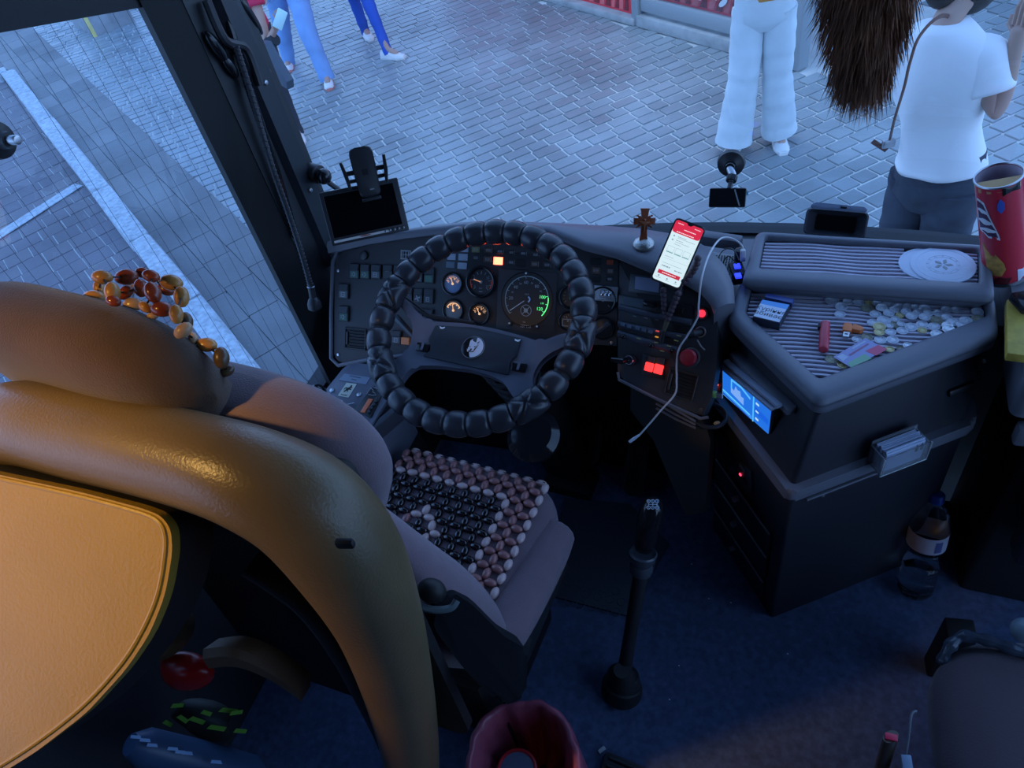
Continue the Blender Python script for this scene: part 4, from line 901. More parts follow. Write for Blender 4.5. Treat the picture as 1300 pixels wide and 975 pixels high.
for k, (cx, cy, tx) in enumerate(((560, 205, '••••••• ••••••••'), (540, 245, '••••••'))):
    x, y = pm(ML, *cF(cx, cy)); 
    for j in range(16 if k == 0 else 7): b.box(ML @ T(x+(j-(8 if k == 0 else 3.5))*.0022, y-(j-8)*.0002, .0014) @ RZ(-.12), (.0015, .0018, .0002))
b.build('fine_print', DEEP, st1, smooth=False)
q = l2([cF(435, 285), cF(578, 300), cF(460, 488), cF(312, 462)]); stk = MB().prism(ML, q, .0004, .0012).build('horse_sticker', mat('ivory_sticker', (.62, .62, .50), .45), sc_, label='ivory sticker with a rearing black horse')
o_ = V(q[3]); ex = V(q[2])-o_; ey = V(q[0])-o_
def sq(a, b_): p = o_+ex*a+ey*b_; return (p.x, p.y)
hors = [(.30, .30), (.36, .30), (.42, .42), (.50, .46), (.56, .36), (.62, .36), (.58, .48), (.60, .56), (.72, .52), (.80, .60), (.78, .64), (.70, .60), (.64, .66), (.72, .72), (.78, .70), (.76, .76), (.66, .78), (.66, .86), (.58, .90), (.50, .86), (.54, .82), (.50, .74), (.40, .66), (.28, .70), (.20, .62), (.24, .58), (.32, .60), (.34, .54), (.28, .44)]
b = MB(); b.prism(ML, [sq(*p) for p in hors], .0012, .0015); b.prism(ML, [sq(.18, .44), sq(.24, .56), sq(.20, .66), (sq(.14, .60))], .0012, .0015); b.prism(ML, [sq(.2, .10), sq(.8, .10), sq(.8, .15), sq(.2, .15)], .0012, .0015); b.build('horse_emblem', DEEP, stk, smooth=False)
for c_ in (cF(235, 388), cF(607, 448)): x, y = pm(ML, *c_); o = MB().cyl(ML @ T(x, y), .0065, 0, .003, 16, .001).build('screw', METAL, sc_)
a, c_ = pm(ML, *cF(380, 592)), pm(ML, *cF(538, 557)); d = V((c_[0]-a[0], c_[1]-a[1]))
MB().box(ML @ T((a[0]+c_[0])/2, (a[1]+c_[1])/2, .0006) @ RZ(math.atan2(d.y, d.x)), (d.length, .0018, .0006)).build('scratch_mark', WHITE, sc_)
qs = l2([cF(815, 330), cF(935, 430), cF(770, 770), cF(540, 660)]); o = MB().prism(ML, qs, 0, .004, .001).build('switch_strip', SWM, sc_)
MB().prism(ML, l2([cF(738, 505), cF(805, 513), cF(688, 697), cF(625, 690)], .004), .004, .007, .001).build('orange_button', mat('orange_button', (.85, .20, .08), .4), o)
b = MB()
for pts in (((720, 450), (740, 410), (775, 365)), ((775, 365), (810, 400), (800, 420), (840, 445)), ((810, 355), (860, 375), (880, 420)), ((740, 455), (800, 470), (850, 460)), ((850, 500), (800, 590), (740, 650))):
    for i in range(len(pts)-1):
        a = V(pm(ML, *cF(*pts[i]))); c_ = V(pm(ML, *cF(*pts[i+1]))); d = c_-a; m_ = (a+c_)/2; b.box(ML @ T(m_.x, m_.y, .0045) @ RZ(math.atan2(d.y, d.x)), (d.length, .0014, .001))
b.build('engraved_symbols', GREYP, o)
for k in range(4):
    x, y = pm(ML, *cF(850-k*35, 530+k*50), .004); MB().box(ML @ T(x, y, .006) @ RZ(-.9), (.012, .008, .005), .001, 1).build('small_button', BLK, o)
MB().box(ML @ T(pm(ML, 484, 530)[0], pm(ML, 484, 530)[1], -.03) @ RZ(1.05), (.11, .018, .05), .004).build('grab_edge', SB, sc_)
p = pz(402, 500, .70); hb = thing('handbrake_lever', 'black ball topped brake lever beside the side console', 'lever', p-V((0, 0, .1)))
MB().ball(T(*p), (.026, .026, .022), 20, 12).build('ball_knob', GLOSS, hb)
b = MB(); b.tube([p, p+V((.03, -.02, -.05)), p+V((.04, -.02, -.1))], [.012, .014, .018], 12); b.build('stem', BLK, hb)
MB().box(T(*(p+V((.055, -.015, -.035)))) @ RY(.4), (.012, .035, .05), .003).build('bracket', METAL, hb)

# ================================================================ MONITOR, PHONE CRADLE
def quad(cs, dist, nrm=None, toward=1.0):
    """frame of a roughly camera-facing rectangle from four corners (TL TR BR BL) at a distance"""
    u = sum(c[0] for c in cs)/4; v = sum(c[1] for c in cs)/4; o = pr(u, v, dist); n = (CAM-o).normalized() if nrm is None else V(nrm).normalized()
    P = []
    for c in cs: d = ray(*c); P.append(CAM+d*((o-CAM).dot(n)/d.dot(n)))
    x = (P[1]-P[0]+P[2]-P[3])/2; y = (P[0]-P[3]+P[1]-P[2])/2
    M = frame(o, x, y); 
    return M, x.length, y.length
M, w_, h_ = quad([(401.5, 245.6), (505, 225.5), (520, 292), (425, 313)], 1.665)
mon = thing('monitor', 'small black flat monitor with a silver lower strip at the left dashboard end', 'monitor', M @ V((0, -h_/2, -.02)))
MB().box(M @ T(0, 0, -.010), (w_, h_, .020), .003).build('housing', BLK, mon)
MB().box(M @ T(-.002, h_*.03, .0008), (w_*.88, h_*.78, .0012), .0003, 1).build('screen', mat('dark_screen', (.004, .004, .005), .08), mon)
MB().box(M @ T(-w_*.10, -h_*.43, .0012), (w_*.72, h_*.045, .002), .0005, 1).build('silver_strip', mat('silver_strip', (.62, .58, .55), .35), mon)
MB().prism(M @ T(-w_*.06, -h_*.425), ell(0, 0, .012, .0018, 16), .002, .0028).build('logo', mat('dull_red', (.35, .12, .10), .5), mon)
for k in range(5): MB().cyl(M @ T(w_*(.20+.058*k), -h_*(.425-.0*k)), .0028, 0, .003, 12, .0008).build('button', METAL, mon)
b = MB(); b.tube([M @ V((0, -h_*.2, -.02)), M @ V((0, -h_*.3, -.05)), M @ V((0, -h_*.42, -.075))], .010, 10); b.build('stand', BLK, mon)
M, w_, h_ = quad([(440, 190), (472, 184), (486, 240), (454, 247)], 1.64)
cr = thing('phone_cradle', 'empty black phone cradle with two clamp arms above the small monitor', 'phone holder', M @ V((0, -h_/2, -.01)))
MB().prism(M, rpoly([(-w_*.46, h_*.5), (w_*.46, h_*.5), (w_*.46, 0), (w_*.40, -h_*.62), (-w_*.40, -h_*.62), (-w_*.46, 0)], .014, 5), -.008, .010, .004, 3).build('back_plate', BLK, cr)
for s in (-1, 1):
    o = MB().box(M @ T(s*w_*.58, -h_*.02, 0), (w_*.34, .010, .008), .002).build('clamp_arm', BLK, cr)
    MB().box(M @ T(s*w_*.58, -h_*.20, 0), (w_*.34, .008, .008), .002).build('clamp_arm', BLK, cr)
    MB().prism(M @ T(s*w_*.78, -h_*.08) @ RZ(-s*.12), [(-.003, -.026), (.003, -.026), (.005, 0), (.003, .030), (-.003, .030)], -.006, .016, .0015).build('clamp_pad', SWM, cr)
MB().box(M @ T(0, -h_*.66, .012), (w_*.75, .006, .022), .002).build('lower_ledge', BLK, cr)
MB().box(M @ T(0, -h_*.05, .0105), (.012, .012, .0012), .0005, 1).build('release_button', DEEP, cr)
MB().box(M @ T(w_*.1, -h_*.45, .0103), (.009, .0022, .0006)).build('maker_mark', GREYP, cr)
b = MB(); b.tube([M @ V((0, -.01, -.01)), M @ V((.0, -.05, -.035)), M @ V((0, -.09, -.05))], .009, 10); b.build('arm', BLK, cr)

# ================================================================ PHONE, CROSS, BEADS, CABLE
PD = 1.66
M, w_, h_ = quad([(850.5, 273), (890.5, 289), (868.5, 371), (832, 357)], PD)
ph = thing('smartphone', 'smartphone with a bright white and red app screen mounted over the radio', 'phone', M @ V((0, -h_/2, -.01)))
MB().prism(M, rpoly([(-w_/2, -h_/2), (w_/2, -h_/2), (w_/2, h_/2), (-w_/2, h_/2)], .010, 5), -.010, 0, .003).build('case', BLK, ph)
def lit(n, c, s): return mat(n, (.05, .05, .05), .25, emit=(c, s))
w2_, h2_ = w_*.90, h_*.94
sc = MB().prism(M, rpoly([(-w2_/2, -h2_/2), (w2_/2, -h2_/2), (w2_/2, h2_/2), (-w2_/2, h2_/2)], .007, 5), 0, .0008).build('screen', lit('lit_white_screen', (.72, .92, 1.0), .92), ph)
b = MB(); hy = h2_/2-h2_*.20
b.prism(M, rpoly([(-w2_/2, hy), (w2_/2, hy), (w2_/2, h2_/2), (-w2_/2, h2_/2)], .0065, 4), .0008, .0011); b.build('red_header', lit('lit_red_header', (.85, .02, .07), .8), sc)
b = MB(); b.prism(M, [(-.008, h2_/2+.0005), (.008, h2_/2+.0005), (.003, h2_/2-.004), (-.003, h2_/2-.004)], .0008, .0014); b.build('camera_notch', DEEP, sc)
b = MB(); b.box(M @ T(0, -h2_*.355, .001), (w2_*.80, h2_*.062, .0006)); b.build('red_button', lit('lit_red_button', (.8, .03, .07), .7), sc)
LW = lit('lit_text_white', (1, .8, .85), 1.0); LG = lit('lit_text_grey', (.30, .38, .48), .8); LT = lit('lit_teal_line', (.05, .32, .36), .7)
def lines(M, rows, z, name, m, par):
    b = MB()
    for (x, y, n, sz, seed) in rows:
        r = random.Random(seed); xx = x
        while xx < x+n:
            l = r.uniform(.6, 1.8)*sz; l = min(l, x+n-xx); b.box(M @ T(xx+l/2, y, z), (l, sz*.75, .0003)); xx += l+sz*.35
    return b.build(name, m, par, smooth=False)
lines(M, [(-w2_*.12, h2_*.385, w2_*.42, .0022, 1), (-w2_*.34, h2_*.325, w2_*.62, .0022, 2), (-w2_*.40, h2_*.455, w2_*.2, .0018, 3), (w2_*.2, h2_*.455, w2_*.22, .0018, 4), (-w2_*.25, -h2_*.355, w2_*.5, .0024, 5)], .0014, 'white_text', LW, sc)
lines(M, [(-w2_*.22, h2_*.255, w2_*.3, .0016, 6), (-w2_*.22, h2_*.235, w2_*.62, .0012, 7), (-w2_*.24, h2_*.195, w2_*.25, .0016, 8), (-w2_*.24, h2_*.165, w2_*.5, .0012, 9), (-w2_*.25, h2_*.13, w2_*.25, .0012, 10), (-w2_*.38, -h2_*.09, w2_*.3, .0012, 11), (-w2_*.40, -h2_*.125, w2_*.85, .0006, 12),
           (-w2_*.38, -h2_*.20, w2_*.7, .001, 13), (-w2_*.36, -h2_*.25, w2_*.3, .0035, 14), (w2_*.12, -h2_*.265, w2_*.28, .0028, 15), (-w2_*.42, -h2_*.45, w2_*.2, .0012, 16), (-w2_*.05, -h2_*.46, w2_*.14, .0012, 17), (w2_*.27, -h2_*.46, w2_*.12, .0012, 18)], .001, 'grey_text', LG, sc)
b = MB(); [b.cyl(M @ T(x, y), .0018, .0008, .0012, 12) for x, y in ((-w2_*.36, h2_*.25), (-w2_*.36, h2_*.185), (-w2_*.32, -h2_*.42), (0, -h2_*.43), (w2_*.32, -h2_*.43))]; b.build('icons', LG, sc)
b = MB(); [b.box(M @ T(x, -h2_*.02, .001), (w2_*.24, .0014, .0004)) for x in (-w2_*.29, 0, w2_*.29)]; b.build('teal_lines', LT, sc)
b = MB(); [b.frame(M @ T(x, h2_*.035), w2_*.24, h2_*.09, .0004, .0008, .0011) for x in (-w2_*.29, 0, w2_*.29)]; b.build('fare_boxes', LG, sc)
mt = MS @ V((*pm(MS, 862, 372), .0)); b = MB(); b.tube([M @ V((0, -.01, -.010)), M @ V((.005, -.03, -.035)), mt+V((0, 0, .02)), mt], [.012, .012, .010, .012], 12); b.build('holder_arm', BLK, ph)
# komboloi beads
WB = mat('plum_wood', (.085, .055, .065), .55, bump=(150, .3)); kb = thing('prayer_beads', 'dark wooden prayer beads looped around the phone holder above the radio', 'beads', pz(866, 400, .76))
bm0 = None
def strand(pts, n, r, m, par, name='bead', squash=1.0, M0=None):
    P = smoothpath(pts, 12); Ls = [0]
    for a, c in zip(P, P[1:]): Ls.append(Ls[-1]+(c-a).length)
    for k in range(n):
        t = Ls[-1]*(k+.5)/n; i = next(j for j in range(1, len(Ls)) if Ls[j] >= t-1e-9); f = (t-Ls[i-1])/max(1e-9, Ls[i]-Ls[i-1]); p = P[i-1].lerp(P[i], f)
        Mb = along(p, P[i]-P[i-1]); b = MB(); b.ball(Mb, (r, r, r*squash), 14, 9); b.build(name, m, par)
def ms(u, v, h): return MS @ V((*pm(MS, u, v, h), h))
strand([ms(886, 325, .05), ms(884, 336, .045), ms(875, 350, .035), ms(862, 362, .03), ms(856, 366, .03)], 9, .0082, WB, kb)
strand([ms(842, 366, .035), ms(843, 380, .03), ms(844, 394, .022), ms(847, 405, .018)], 7, .0078, WB, kb)
strand([ms(862, 370, .035), ms(857, 383, .03), ms(852, 394, .024), ms(847, 407, .018)], 7, .0078, WB, kb)
b = MB(); b.tube([ms(847, 407, .018), ms(843, 420, .015)], [.006, .0045], 10); b.build('tassel_bead', mat('olive_wood', (.10, .08, .045), .5), kb)
b = MB(); b.tube([ms(843, 420, .015), ms(839, 436, .014)], [.0035, .007], 10); b.build('tassel', DEEP, kb)
# cross
p = pz(817, 310, .884); cx_ = thing('cross', 'small reddish brown wooden cross on a round silver base standing on the dashboard', 'cross', p)
MB().lathe(T(*p), [(.0235, -.004), (.0245, .002), (.022, .007), (.012, .013), (.004, .015)], 28).build('base', mat('hammered_silver', (.50, .49, .46), .35, .8, bump=(260, .8)), cx_)
MC = frame(p+V((0, 0, .008)), (.94, .34, .0), (0, 0, 1)) @ RX(-.30); MC = frame(p+V((0, 0, .010)), _rt+V((0, 0, -.0)), _up*.75+V((0, 0, .5))) @ Matrix.Diagonal((1.2, .93, 1.2, 1))
ctr = (0, .050); pts = [(-.0085, 0), (-.0045, .018), (-.0042, .038), (-.012, .041), (-.0205, .038), (-.0205, .056), (-.012, .053), (-.0042, .056), (-.007, .070), (-.0085, .078), (.0085, .078), (.007, .070), (.0042, .056), (.012, .053), (.0205, .056), (.0205, .038), (.012, .041), (.0042, .038), (.0045, .018), (.0085, 0)]
WD_ = mat('cherry_wood', (.30, .07, .025), .4, bump=(120, .3), var=(60, .25)); b = MB(); b.prism(MC, pts, -.004, .004, .0012, 2, True)
for sx_s in (-1, 1):
    for sy in (-1, 1): b.ball(MC @ T(sx_s*.0095, .047+sy*.0105), (.0032, .0032, .003), 8, 6); b.ball(MC @ T(sx_s*.0135, .047+sy*.0135), (.0026, .0026, .0026), 8, 6)
b.build('cross_body', WD_, cx_)
b = MB(); b.prism(MC, [(-.0016, .022), (-.001, .040), (-.009, .044), (-.009, .047), (0, .046), (.009, .047), (.009, .044), (.001, .040), (.0016, .022)], .004, .0062, .0006); b.ball(MC @ T(0, .051, .005), (.0024, .003, .0024), 8, 6); b.build('figure_relief', mat('pale_wood', (.42, .14, .06), .45), cx_)
# white cable
CW = mat('white_cable', (.62, .60, .60), .5)
cb = thing('charging_cable', 'white charging cable arching from the power adapter and dangling over the dashboard', 'cable', pz(858, 480, .62))
cp = [pz(942, 322, .83), pz(942, 312, .855), pz(930, 303, .87), pz(915, 303, .88), pz(901, 322, .89), ms(891, 352, .05), ms(887, 385, .035), ms(886, 402, .03), ms(874, 424, .025), ms(862, 443, .022), ms(859, 462, .022), ms(859, 482, .022), ms(857, 500, .024), ms(840, 520, .03), ms(822, 541, .03), ms(812, 552, .03)]
b = MB(); b.tube(smoothpath(cp, 8), .0021, 8); b.build('cord', CW, cb)
a, c_ = ms(812, 552, .03), ms(799, 561, .03); b = MB(); b.tube([a, a.lerp(c_, .6), c_], [.0028, .0048, .0042], 10, flat=.6); b.build('connector', mat('white_plug', (.75, .78, .85), .35), cb)

# ================================================================ LEDGE BEHIND THE CONSOLE: adapter, speaker grille
gr = MB().box(T(*pz(912, 338, .80)) @ RZ(-.2), (.09, .09, .012), .003).build('speaker_grille', mat('grille_metal', (.20, .21, .22), .45), base=None)
tag(gr, 'grey perforated speaker grille on the ledge behind the dashboard', 'speaker')
b = MB(); g0 = pz(912, 338, .807)
for i in range(14):
    for j in range(14): b.cyl(T(g0.x-.04+i*.0062, g0.y-.04+j*.0062, g0.z-.0008) @ RZ(-.2), .0018, 0, .0012, 6)
b.build('perforations', DEEP, gr, smooth=False, kind='stuff')
ad = thing('power_adapter', 'glowing blue power adapter with plugs beside the console', 'adapter', pz(935, 345, .79))
MB().box(T(*pz(936, 347, .80)) @ RZ(.3), (.03, .05, .03), .003).build('housing', DEEP, ad)
BLU = mat('blue_glow', (.02, .02, .3), .3, emit=((.02, .04, 1), 1.8))
for (u, v) in ((936, 338), (937, 350)): MB().box(T(*pz(u, v, .822)) @ RZ(.3), (.014, .017, .005), .001, 1).build('blue_led', BLU, ad)
MB().box(T(*pz(943, 324, .835)) @ RZ(.3), (.011, .011, .03), .002).build('usb_plug', CW, ad); MB().cyl(T(*pz(938, 330, .81)), .011, 0, .03, 16, .003).build('plug', BLK, ad)
b = MB(); b.tube(smoothpath([pz(938, 330, .84), pz(930, 316, .85), pz(918, 318, .83), pz(910, 330, .82)]), .0013, 6); b.tube(smoothpath([pz(935, 335, .83), pz(925, 325, .84), pz(918, 335, .82), pz(924, 345, .82)]), .0013, 6); b.build('thin_wires', BLK, ad)
o = MB().box(T(*pz(900, 303, .80)) @ RZ(-.18), (.16, .03, .03), .006).build('ledge_trim', PAD); tag(o, 'black padded strip along the windscreen behind the phone', 'trim')

# ================================================================ DASHCAM and hooded box on the windscreen side
p = py(928, 208, ws_y(-.15, .93)-.02)
dc = thing('dashcam', 'small black dash camera hanging from a suction mount on the windscreen', 'camera', p)
dcd = (p-CAM).length
MB().lathe(along(p, (0, -1, .1)), [(.033, -.008), (.031, .004), (.018, .009), (.014, .014)], 28).build('suction_cup', BLK, dc)
MB().cyl(along(p, (0, -1, .1)), .012, .01, .024, 20, .003).build('lock_disc', GLOSS, dc)
q1 = pr(930, 222, dcd-.03); q2 = pr(926, 240, dcd-.05); b = MB(); b.tube([p+V((0, -.02, 0)), q1, q1.lerp(q2, .5)], [.009, .009, .006], 12); b.build('arm', METAL, dc)
MB().cyl(along(q1.lerp(q2, .1), q2-q1), .013, 0, .014, 8, .002).build('clamp_nut', BLK, dc)
b = MB(); b.tube([q1.lerp(q2, .6), q2], [.006, .006], 10); b.build('ball_stem', BLK, dc)
M, w_, h_ = quad([(900, 239), (948, 238), (946, 264), (900, 263)], dcd-.05)
MB().box(M @ T(0, 0, -.012), (w_, h_, .024), .004).build('body', BLK, dc); MB().box(M @ T(0, 0, .0005), (w_*.95, h_*.88, .001)).build('screen', GLOSS, dc)
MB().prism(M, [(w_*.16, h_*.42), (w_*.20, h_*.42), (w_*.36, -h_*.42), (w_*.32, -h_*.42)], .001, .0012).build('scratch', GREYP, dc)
MB().box(M @ T(w_*.52, h_*.22, -.01), (.006, .008, .006)).build('blue_tab', mat('cyan_tab', (.1, .45, .6), .4), dc)
# hooded instrument box
bp_ = pz(1062, 300, .80); hd_ = thing('hooded_box', 'black hooded display box standing behind the rear tray of the console', 'box', bp_)
M, w_, h_ = quad([(1024, 262), (1103, 272), (1098, 302), (1018, 298)], (bp_-CAM).length)
b = MB(); b.rings([[M @ V((x, y, z)) for x, y in rpoly([(-w_/2*s, -h_/2*s), (w_/2*s, -h_/2*s), (w_/2*s, h_/2*s), (-w_/2*s, h_/2*s)], .012, 4)] for z, s in ((-.045, .94), (-.01, 1.0), (.0, 1.0), (.002, .95), (-.012, .88), (-.028, .66))]); b.build('hood', mat('hood_plastic', (.06, .065, .08), .45), hd_)
MB().box(M @ T(0, 0, -.026), (w_*.62, h_*.6, .002)).build('dark_display', GLOSS, hd_)
MB().prism(M, rpoly([(-w_*.46, h_*.5), (w_*.46, h_*.5), (w_*.44, h_*.70), (-w_*.42, h_*.74)], .008, 4), -.045, -.004, .003).build('sun_visor', mat('visor_blue', (.26, .31, .42), .4), hd_)
MB().box(M @ T(w_*.08, h_*.62, -.004), (.014, .005, .003), .001, 1).build('visor_slot', DEEP, hd_)

# ================================================================ CONSOLE with two ribbed trays
def off(poly, d):
    """grow a counter-clockwise polygon outwards by d"""
    n = len(poly); out = []
    for i in range(n):
        p0, p1, p2 = V(poly[i-1]), V(poly[i]), V(poly[(i+1) % n]); e1 = (p1-p0).normalized(); e2 = (p2-p1).normalized()
        n1 = V((e1.y, -e1.x)); n2 = V((e2.y, -e2.x)); k = 1+n1.dot(n2); q = p1+(n1+n2)*(d/k); out.append((q.x, q.y))
    return out
TP1 = [(-.112, 1.262), (.083, 1.028), (.404, 1.262), (.408, 1.390), (-.096, 1.392)]
TI1 = [(-.074, 1.275), (.081, 1.095), (.387, 1.318), (.384, 1.382), (-.070, 1.382)]
TI2 = [(-.059, 1.390), (.371, 1.378), (.380, 1.492), (-.056, 1.512)]
TP2 = [(-.092, 1.340), (.396, 1.332), (.402, 1.510), (-.078, 1.532)]
LOW = [(-.125, 1.235), (.058, .985), (.400, 1.232), (.400, 1.53), (-.085, 1.53)]
con = thing('console', 'black plastic console cabinet with a ribbed five sided tray and drawers, right of the driver', 'console', (.12, 1.25, 0))
def tray(poly, ip0, z0, z1, name):
    bot_ = off(poly, -.018); o = MB().rings([[V((x, y, z)) for x, y in rpoly(P_, .022, 5)] for P_, z in ((bot_, z0), (poly, z0+.03), (poly, z1-.016))]).build(name, TRAY, con)
    b = MB(); out = rpoly(poly, .022, 5); inn = rpoly(ip0, .010, 5)
    def lv(P, z): return [V((x, y, z)) for x, y in P]
    mid = [((a[0]*.82+c[0]*.18), (a[1]*.82+c[1]*.18)) for a, c in zip(out, inn)]; m2_ = [((a[0]*.5+c[0]*.5), (a[1]*.5+c[1]*.5)) for a, c in zip(out, inn)]
    b.rings([lv(out, z1-.020), lv(out, z1-.014), lv([((a[0]*.95+c[0]*.05), (a[1]*.95+c[1]*.05)) for a, c in zip(out, inn)], z1-.008), lv(mid, z1-.002), lv(m2_, z1), lv([((a[0]*.12+c[0]*.88), (a[1]*.12+c[1]*.88)) for a, c in zip(out, inn)], z1-.001), lv(inn, z1-.004), lv(inn, z1-.018)], cap=False)
    b.build('raised_rim', TRAY, o, sharp=1.2)
    MB().prism(I4, inn, z1-.020, z1-.0155).build('mat_base', mat('mat_base', (.05, .045, .06), .8), o)
    b = MB(); ip = off(ip0, -.002); ys = [p[1] for p in ip]; y = min(ys)+.004
    while y < max(ys)-.003:
        xs_ = []
        for i in range(len(ip)):
            a, c = ip[i], ip[(i+1) % len(ip)]
            if (a[1]-y)*(c[1]-y) < 0: xs_.append(a[0]+(c[0]-a[0])*(y-a[1])/(c[1]-a[1]))
        if len(xs_) > 1 and max(xs_)-min(xs_) > .01:
            xa, xb = min(xs_), max(xs_); K = 24; wv = lambda x: .0022*math.sin(x*19+y*5)+.0012*math.sin(x*43+y*21)
            b.rings([[V((x, y+wv(x)+dy, z1-.0155+dz)) for dy, dz in ((-.0036, 0), (-.0026, .0042), (.0026, .0042), (.0036, 0))] for x in [xa+(xb-xa)*k/K for k in range(K+1)]])
        y += .0125
    b.build('ribbed_mat', RIB, o, kind='stuff')
    return o
tray(TP1, TI1, .735, .80, 'front_tray'); tray(TP2, TI2, .786, .835, 'rear_tray')
_lo = off(LOW, -.004); _lo[3] = (_lo[3][0], 1.392); _lo[4] = (_lo[4][0], 1.392)
MB().rings([[V((x, y, z)) for x, y in rpoly(P_, .012, 4)] for P_, z in ((_lo, .56), (_lo, .585), (off(TP1, -.016), .74))]).build('upper_body', BODY, con)
MB().prism(I4, rpoly(off(TP2, -.02), .01, 3), .56, .79).build('rear_body', BODY, con)
MB().prism(I4, rpoly(off(LOW, .014), .016, 4), .548, .582, .010, 3, True).build('waist_lip', TRAY, con)
MB().prism(I4, rpoly(LOW, .010, 4), .0, .55).build('lower_cabinet', BODY, con)
d_l = V((LOW[1][0]-LOW[0][0], LOW[1][1]-LOW[0][1], 0)).normalized(); MLF = frame((LOW[1][0], LOW[1][1], .3), d_l, (0, 0, 1))
d_r = V((LOW[2][0]-LOW[1][0], LOW[2][1]-LOW[1][1], 0)).normalized(); MRF = frame((LOW[1][0], LOW[1][1], .3), d_r, (0, 0, 1))
u1_ = off(TP1, -.022); d_l2 = V((u1_[1][0]-u1_[0][0], u1_[1][1]-u1_[0][1], 0)).normalized(); MUL = frame((u1_[1][0], u1_[1][1], .65), d_l2, (0, 0, 1)); TLT = math.atan2(.040, .155)
d_r2 = V((u1_[2][0]-u1_[1][0], u1_[2][1]-u1_[1][1], 0)).normalized(); MUR = frame((u1_[1][0]-.004, u1_[1][1]-.026, .65), d_r2, (0, 0, 1)) @ RX(-TLT*.9)
for k, (z0, z1) in enumerate(((.02, .13), (.14, .25), (.26, .355))):
    dr = MB().box(MLF @ T(-.165, (z0+z1)/2-.3, .003), (.25, z1-z0-.006, .010), .003, 1).build('drawer', mat('drawer_front', (.018, .018, .022), .45), con)
    MB().cyl(MLF @ T(-.18, (z0+z1)/2-.29, .008), .008, 0, .014, 16, .003).build('knob', METAL, dr)
    MB().box(MLF @ T(-.165, z1-.3-.004, .009), (.25, .005, .004), .001, 1).build('edge_strip', PAD, dr)
cp_ = MB().prism(MLF, loc2(MLF, [(928, 594), (940, 583), (956, 598), (957, 626), (948, 622)]), 0, .006, .002).build('heater_controller', mat('controller_grey', (.05, .055, .065), .45), con)
x, y = pm(MLF, 946, 594); MB().box(MLF @ T(x-.0, y, .007) @ RZ(0), (.028, .012, .002), .001, 1).build('display', mat('pale_lcd', (.25, .30, .34), .3), cp_)
x, y = pm(MLF, 943.5, 601); MB().box(MLF @ T(x, y, .008), (.006, .005, .003)).build('red_led', mat('red_led', (.5, .02, .05), .3, emit=((1, .05, .12), 2.5)), cp_)
for q in ((935, 590), (938, 597), (948, 606), (952, 612)): x, y = pm(MLF, *q); MB().cyl(MLF @ T(x, y, .006), .0035, 0, .003, 12).build('button', BLK, cp_)
MB().box(MRF @ T(.16, .215, .002), (.24, .006, .006), .001, 1).build('door_gap_strip', PAD, con)
for q in ((1044, 628),): x, y = pm(MRF, *q); MB().cyl(MRF @ T(x, y), .004, 0, .005, 12, .002).build('screw', METAL, con)
for q in ((935, 443), (1008, 503)): x, y = pm(MUL, *q); MB().cyl(MUL @ T(x, y), .004, 0, .005, 12, .002).build('screw', METAL, con)
for q in ((987, 578),): x, y = pm(MUL, *q); MB().cyl(MUL @ T(x, y), .004, 0, .005, 12, .002).build('screw', METAL, con)
x, y = pm(MUR, 1215, 493); ap = MB().box(MUR @ T(x, y, .003), (.105, .055, .006), .002, 1).build('access_plate', DEEP, con)
MB().box(MUR @ T(x, y+.004, .010), (.060, .016, .010), .003, 2).build('plate_handle', SWM, ap)
for q in ((1189, 480), (1248, 458)): xx, yy = pm(MUR, *q); MB().cyl(MUR @ T(xx, yy), .004, 0, .006, 12, .002).build('screw', METAL, ap)
# navigation screen on the left face of the console
H = .045
ns = thing('map_screen', 'tilted display with a lit blue map page on the left face of the console', 'screen', MUL @ V((-.14, 0, H)))
sp = loc2(MUL, [(917.5, 466), (979, 521), (974.5, 559), (917.5, 504)], H)
hp2 = off(sp if sum(sp[i][0]*sp[(i+1) % 4][1]-sp[(i+1) % 4][0]*sp[i][1] for i in range(4)) > 0 else sp[::-1], .008)
MB().prism(MUL, hp2, .0, H-.0005, .003).build('housing', DEEP, ns)
o_ = V(sp[3]); ex = V(sp[2])-o_; ey = V(sp[0])-o_
def sq2(a, b_): p = o_+ex*a+ey*b_; return (p.x, p.y)
s0 = MB().prism(MUL, sp, H-.0005, H+.0005).build('screen', lit('lit_blue_screen', (.02, .22, 1.0), .75), ns)
def sp2(pts, z, name, c, s): b = MB(); b.prism(MUL, [sq2(*p) for p in pts], H+.0005, H+z); return b.build(name, lit(name, c, s), s0, smooth=False)
sp2([(0, 0), (1, 0), (1, .10), (0, .10)], .0009, 'lit_footer_bar', (.10, .45, 1), 1.0)
sp2([(0, .10), (.66, .10), (.66, .30), (0, .30)], .0008, 'lit_lower_band', (.05, .33, 1), .9)
sp2([(.02, .16), (.62, .16), (.62, .20), (.02, .20)], .0012, 'lit_dark_line', (.01, .08, .6), .8)
sp2([(.02, .27), (.62, .27), (.62, .30), (.02, .30)], .0012, 'lit_pale_line', (.12, .6, 1), 1.1)
sp2([(.20, .44), (.48, .40), (.48, .62), (.42, .60), (.40, .74), (.34, .70), (.30, .76), (.27, .58), (.20, .60)], .0012, 'lit_coach_shape', (.22, .45, 1), .9)
sp2([(.20, .60), (.22, .60), (.22, .84), (.42, .88), (.62, .78), (.62, .83), (.42, .93), (.20, .88)], .0014, 'lit_roof_curve', (.10, .50, 1), 1.0)
sp2([(.68, .10), (.70, .10), (.70, 1), (.68, 1)], .0014, 'lit_divider', (.08, .5, 1), 1.0)
for k, y0 in enumerate((.86, .62, .38)): sp2([(.74, y0), (.80, y0), (.80, y0-.05), (.74, y0-.05)], .0014, 'lit_menu_mark', (.5, .8, 1), .9)
